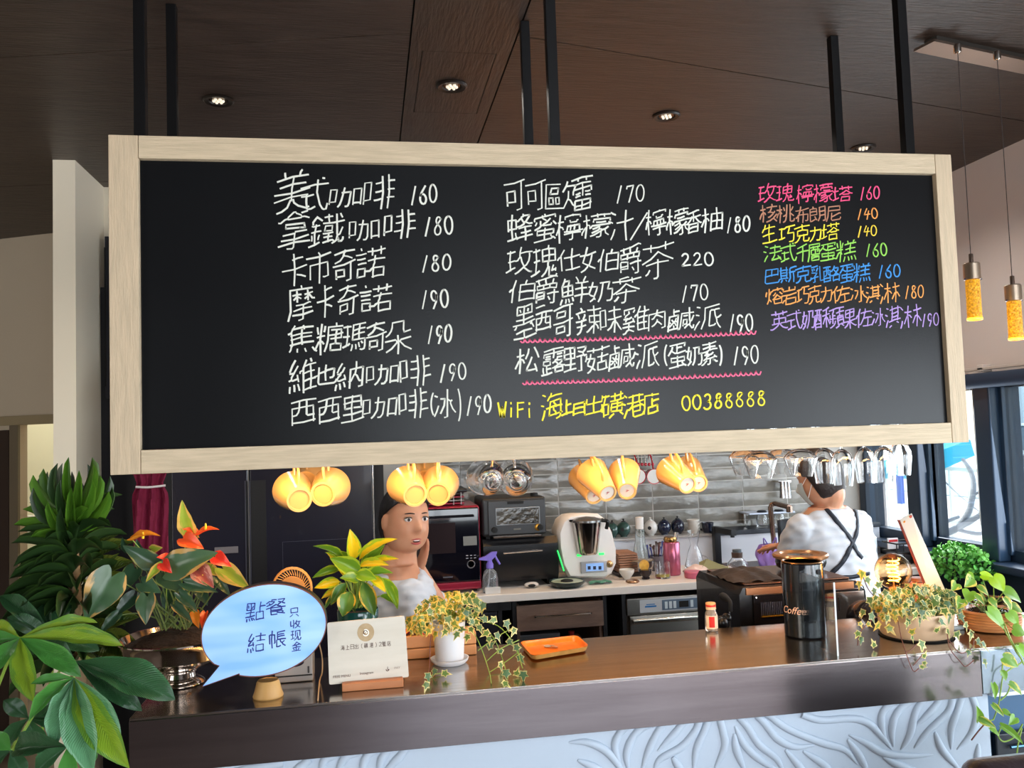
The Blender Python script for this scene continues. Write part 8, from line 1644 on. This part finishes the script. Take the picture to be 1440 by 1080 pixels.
po = thing('pothos', 'trailing lime and green vine plant hanging down the right end of the bar', 'plant', (pc.x, yP, BT+hQ)); pr = P(1391, 862, Y=yP)
for (x0, y0, x1, y1, w_, k, Y_) in ((1380, 809, 1399, 814, 15, 0, 2.04), (1397, 812, 1412, 832, 26, 0, 2.0), (1345, 821, 1338, 831, 13, 2, 2.0), (1352, 843, 1346, 857, 16, 2, 1.98), (1366, 814, 1356, 826, 16, 2, 2.02), (1362, 806, 1370, 815, 10, 1, 2.04), (1364, 832, 1360, 848, 20, 1, 2.0), (1376, 826, 1390, 838, 14, 2, 2.0), (1372, 838, 1384, 852, 16, 2, 1.97), (1392, 843, 1402, 856, 16, 2, 1.95), (1389, 860, 1412, 886, 30, 1, 1.93), (1412, 832, 1436, 848, 26, 1, 2.02), (1420, 852, 1438, 862, 18, 2, 1.98), (1418, 862, 1432, 880, 20, 1, 1.96), (1425, 885, 1442, 893, 24, 1, 1.93), (1412, 842, 1422, 860, 18, 2, 1.97), (1440, 865, 1446, 880, 18, 1, 1.96),
      (1411, 925, 1432, 938, 24, 2, 1.82), (1409, 944, 1414, 958, 14, 1, 1.8), (1420, 962, 1437, 978, 15, 2, 1.79), (1396, 962, 1399, 984, 11, 1, 1.8), (1396, 991, 1412, 1008, 10, 2, 1.79), (1410, 1000, 1424, 1009, 12, 1, 1.79), (1376, 1012, 1373, 992, 12, 1, 1.79), (1378, 1012, 1401, 1024, 13, 2, 1.78), (1392, 1024, 1405, 1036, 12, 1, 1.78), (1408, 1022, 1439, 1047, 13, 1, 1.78), (1427, 1009, 1418, 1020, 11, 1, 1.78), (1432, 908, 1440, 925, 18, 1, 1.84)):
    a, b2 = P(x0, y0, Y=Y_), P(x1, y1, Y=Y_-.01); put(OM[k], po, a, b2, CAMD+Vector((rnd.uniform(-.4, .4), 0, rnd.uniform(-.1, .5))), w_/math.hypot(x1-x0, y1-y0), 'leaf')
    if Y_ > 1.9: stalk(po, pr+Vector((rnd.uniform(-.02, .02), 0, -.006)), a, (0, 0, .006), M_stem, .0013)
for pts in (((1398, 852, -.04), (1410, 872, -.1), (1422, 900, -.18), (1434, 922, -.23), (1440, 935, -.24)), ((1412, 885, -.12), (1428, 915, -.2), (1437, 930, -.24), (1422, 940, -.24), (1411, 950, -.24), (1407, 972, -.25), (1404, 992, -.25), (1397, 1012, -.25)), ((1411, 925, -.22), (1409, 944, -.24), (1408, 950, -.24)), ((1407, 985, -.25), (1416, 976, -.25), (1421, 964, -.25)), ((1397, 1012, -.25), (1385, 1015, -.26), (1377, 1012, -.26)), ((1408, 1022, -.26), (1404, 1035, -.26), (1412, 1043, -.26), (1428, 1035, -.26), (1438, 1018, -.26)), ((1366, 1041, -.26), (1376, 1028, -.26), (1384, 1019, -.26)), ((1437, 1024, -.26), (1432, 1045, -.26), (1430, 1060, -.26))):
    vine(po, pts, yP, M_stem if pts[0][0] != 1366 else M_stemr, .0018)
# ---- bushy herb on the window sill
hb_c = P(1352, 800, X=2.64); hp2 = thing('sill_herb', 'bushy bright green small leaved herb on the window sill', 'plant', (hb_c.x, hb_c.y, SZ)); rh = random.Random(4)
q = MB(); 
for k in range(1500):
    a, e = rh.uniform(0, 6.28), math.acos(rh.uniform(-.6, 1)); rr4 = rh.random()**.45
    c = hb_c+Vector((.10*rr4*math.sin(e)*math.cos(a), .19*rr4*math.sin(e)*math.sin(a), .015+.105*rr4*math.cos(e)))
    if c.x > WX-.0+.02: continue
    s = rh.uniform(.008, .014); n_ = Vector((rh.uniform(-1, 1), rh.uniform(-1, 1), rh.uniform(.2, 1))).normalized(); t = n_.orthogonal().normalized(); b3 = n_.cross(t)
    q.add([c+(t*math.cos(i*1.047)+b3*math.sin(i*1.047)*.8)*s+n_*(.002 if i % 2 else 0) for i in range(6)], [[0, 1, 2, 3, 4, 5]])
q.build('foliage', mat('herb_green', '3F8A32', .5, col2='6FB84A', cscale=14), hp2, smooth=False, kind='stuff')
bpy.data.objects['foliage']['kind'] = 'stuff'
q = MB(); pz = .885
for k in range(16): a = k*.39; q.tube([Vector((hb_c.x+.03*math.cos(a), hb_c.y+.03*math.sin(a), pz+.06)), Vector((hb_c.x+.08*math.cos(a), hb_c.y+.15*math.sin(a), hb_c.z))], .002, 5)
q.build('stems', M_stem, hp2, kind='stuff')
MB().lathe([(0, 0), (.055, 0), (.075, .085), (.07, .085), (.066, .075), (0, .075)], (hb_c.x, hb_c.y, pz), 30).build('pot', mat('pot_slate', '2E3238', .5), hp2)
# ================================================================ outside the windows
M_pave = mat('pavement_pale', 'D9D6CE', .8, col2='C9C6C0', cscale=1.5)
struct('ground', MB().box((WX+.16, -30, -.3), (120, 60, -.02)), M_pave)
struct('trim_30', MB().box((WX+2.2, -10, -.019), (WX+2.5, 40, .08), .01), mat('kerb', 'BFC6CC', .7))
fe = thing('boardwalk_fence', 'white picket railing along the quay outside the windows', 'fence', (6.2, 7, 0))
M_fe = mat('fence_white', 'E9E6DC', .6)
for k in range(30):
    y = 2.5+k*.42; x = 6.2+y*.12
    MB().box((x-.02, y-.02, -.019), (x+.02, y+.02, 1.0)).build('picket', M_fe, fe)
for z in (.25, .93): MB().prism([(6.2+2.4*.12-.015, 2.4, z), (6.2+2.4*.12+.015, 2.4, z), (6.2+15*.12+.015, 15, z), (6.2+15*.12-.015, 15, z)], (0, 0, .05)).build('rail', M_fe, fe)
wt_ = struct('water', MB().box((12, -20, -.019), (60, 60, -.0005)), mat('harbour_water', '6FA7B5', .12, bump=.3, bscale=3))
for k, (x, y, L, col, cab, lab) in enumerate(((14, 13.5, 4.2, 'E8ECEC', '2F5F8E', 'white motor boat with a blue cabin band moored nearest the corner window'), (17, 19, 5, 'F0EFE8', '5E6C78', 'white boat with a grey cabin moored farther out'), (15, 9.0, 4, '3A4C60', 'DDE2E2', 'dark hulled boat with a pale cabin seen through the middle pane'), (20, 13, 6, 'E9E9E4', '2C86A8', 'long pale boat with a turquoise canopy moored behind the dark one'), (16, 5.8, 4, 'EDEDE8', '6E8796', 'small white boat seen through the rightmost window'))):
    t = thing('boat', lab, 'boat', (x, y, 0), 'boats moored outside'); q = MB()
    rings = []
    for i in range(9):
        u = i/8; w_ = .8*math.sin(math.pi*min(1, u*.62+.28))**1.0*(1 if u < .7 else 1-(u-.7)*2.6); yy = y-L/2+u*L
        rings.append([Vector((x-w_, yy, .62+.18*u)), Vector((x-w_*.7, yy, .02)), Vector((x+w_*.7, yy, .02)), Vector((x+w_, yy, .62+.18*u))])
    q.v = [p for r_ in rings for p in r_]; q.f = [[i*4+j, i*4+(j+1) % 4, (i+1)*4+(j+1) % 4, (i+1)*4+j] for i in range(8) for j in range(4)]+[[0, 1, 2, 3], [35, 34, 33, 32]]
    q.build('hull', mat('hull_'+col, col, .4), t, smooth=False)
    MB().box((x-.5, y-L*.2, .7), (x+.5, y+L*.15, 1.35), .08).build('cabin', mat('cabin_'+cab, cab, .4), t)
    MB().box((x-.56, y-L*.22, 1.352), (x+.56, y+L*.18, 1.41), .02).build('roof', mat('boat_roof', 'E4E6E4', .5), t)
    MB().tube([(x, y, 1.4), (x, y, 3.1)], .025, 8).build('mast', M_fe, t)
for k, (x, y, w_, h_, col, lab) in enumerate(((50, 22, 16, 5, 'D9DCDD', 'long pale low harbour building far beyond the boats'), (48, 48, 20, 8, 'C9D0D4', 'grey white harbour building farthest beyond the quay'), (55, 2, 14, 6, 'D6D9D2', 'pale harbour shed seen through the right window'))):
    t = thing('harbour_building', lab, 'building', (x, y, 0)); MB().box((x, y-w_/2, -.2), (x+6, y+w_/2, h_)).build('wall', mat('far_'+col, col, .8), t)
    MB().box((x-.4, y-w_/2-.4, h_+.01), (x+6.4, y+w_/2+.4, h_+.4)).build('roof', mat('far_roof', '8E98A0', .7), t)
    for j in range(6): MB().box((x-.06, y-w_/2+1+j*w_/6.4, h_*.35), (x-.005, y-w_/2+2.2+j*w_/6.4, h_*.7)).build('window', mat('far_window', '5C7286', .3), t)
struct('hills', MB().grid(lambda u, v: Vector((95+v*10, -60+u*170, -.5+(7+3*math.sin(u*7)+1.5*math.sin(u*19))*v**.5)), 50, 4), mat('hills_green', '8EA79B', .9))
cn = thing('blue_canopy', 'bright blue and turquoise canopy outside the first window pane', 'canopy', (8.2, 10.6, 0))
q = P(1320, 645, Y=9.6); MB().prism([(q.x-.5, 9.6, q.z-.05), (q.x+.45, 9.6, q.z+.22), (q.x+.5, 9.6, q.z+.02), (q.x-.3, 9.6, q.z-.25)], (.1, 1.2, 0)).build('cloth', mat('canopy_cyan', '1FA6C8', .6), cn, smooth=False)
for dx in (-.4, .45): MB().tube([(q.x+dx, 10.2, -.02), (q.x+dx, 10.2, q.z-.05)], .02, 8).build('pole', M_fe, cn)
bz = thing('blue_flag', 'deep blue hanging cloth outside left of the dark window post', 'flag', (0, 0, 0)); q0 = P(1266, 680, Y=7.0); bz.location = (q0.x, 7.0, 0)
b = MB(); b.grid(lambda u, v: Vector((q0.x-.05+u*.09, 7.0+.02*math.sin(9*u), q0.z+.14-v*.32)), 8, 6); b.build('cloth', mat('flag_blue', '1E5FC0', .6), bz)
MB().tube([(q0.x-.055, 7.0, -.02), (q0.x-.055, 7.0, q0.z+.18)], .012, 8).build('pole', M_fe, bz)
# plumeria tree
tr = thing('bare_tree', 'bare grey branching plumeria tree just outside the windows', 'tree', (3.6, 4.0, 0))
M_bk = mat('bark_grey', '7F8A96', .8, bump=.4, bscale=30)
def br(pts, rad, X=3.55): MB().tube(spline([P(x, y, X=X+dx) for x, y, dx in pts], 5), [rad[0]+(rad[1]-rad[0])*i/(5*(len(pts)-1)) for i in range(5*(len(pts)-1)+1)], 10).build('branch', M_bk, tr)
br([(1312, 757, 0), (1330, 750, 0), (1348, 742, 0)], (.024, .022)); br([(1348, 742, 0), (1362, 720, 0), (1369, 690, .05), (1366, 665, .08), (1354, 646, .1)], (.02, .012))
br([(1348, 742, 0), (1366, 732, -.03), (1384, 720, -.06), (1400, 708, -.1)], (.019, .013)); br([(1350, 746, 0), (1370, 750, 0), (1390, 749, -.05), (1420, 742, -.1), (1450, 736, -.15)], (.013, .011))
br([(1314, 744, .2), (1332, 733, .2), (1348, 727, .2)], (.014, .011)); br([(1369, 697, .05), (1380, 690, .05), (1392, 684, .05)], (.008, .007))
br([(1312, 660, .3), (1345, 693, .25), (1380, 722, .2)], (.005, .0045)); br([(1418, 700, -.2), (1432, 665, -.2), (1442, 640, -.2)], (.018, .012)); br([(1416, 752, -.2), (1436, 768, -.2), (1450, 776, -.2)], (.012, .01))
e_ = P(1312, 757, X=3.55); MB().tube(spline([e_, e_+Vector((.0, .12, -.15)), Vector((e_.x, e_.y+.2, .3)), Vector((e_.x, e_.y+.2, -.02))], 5), .035, 12).build('trunk', M_bk, tr)
# sill bush
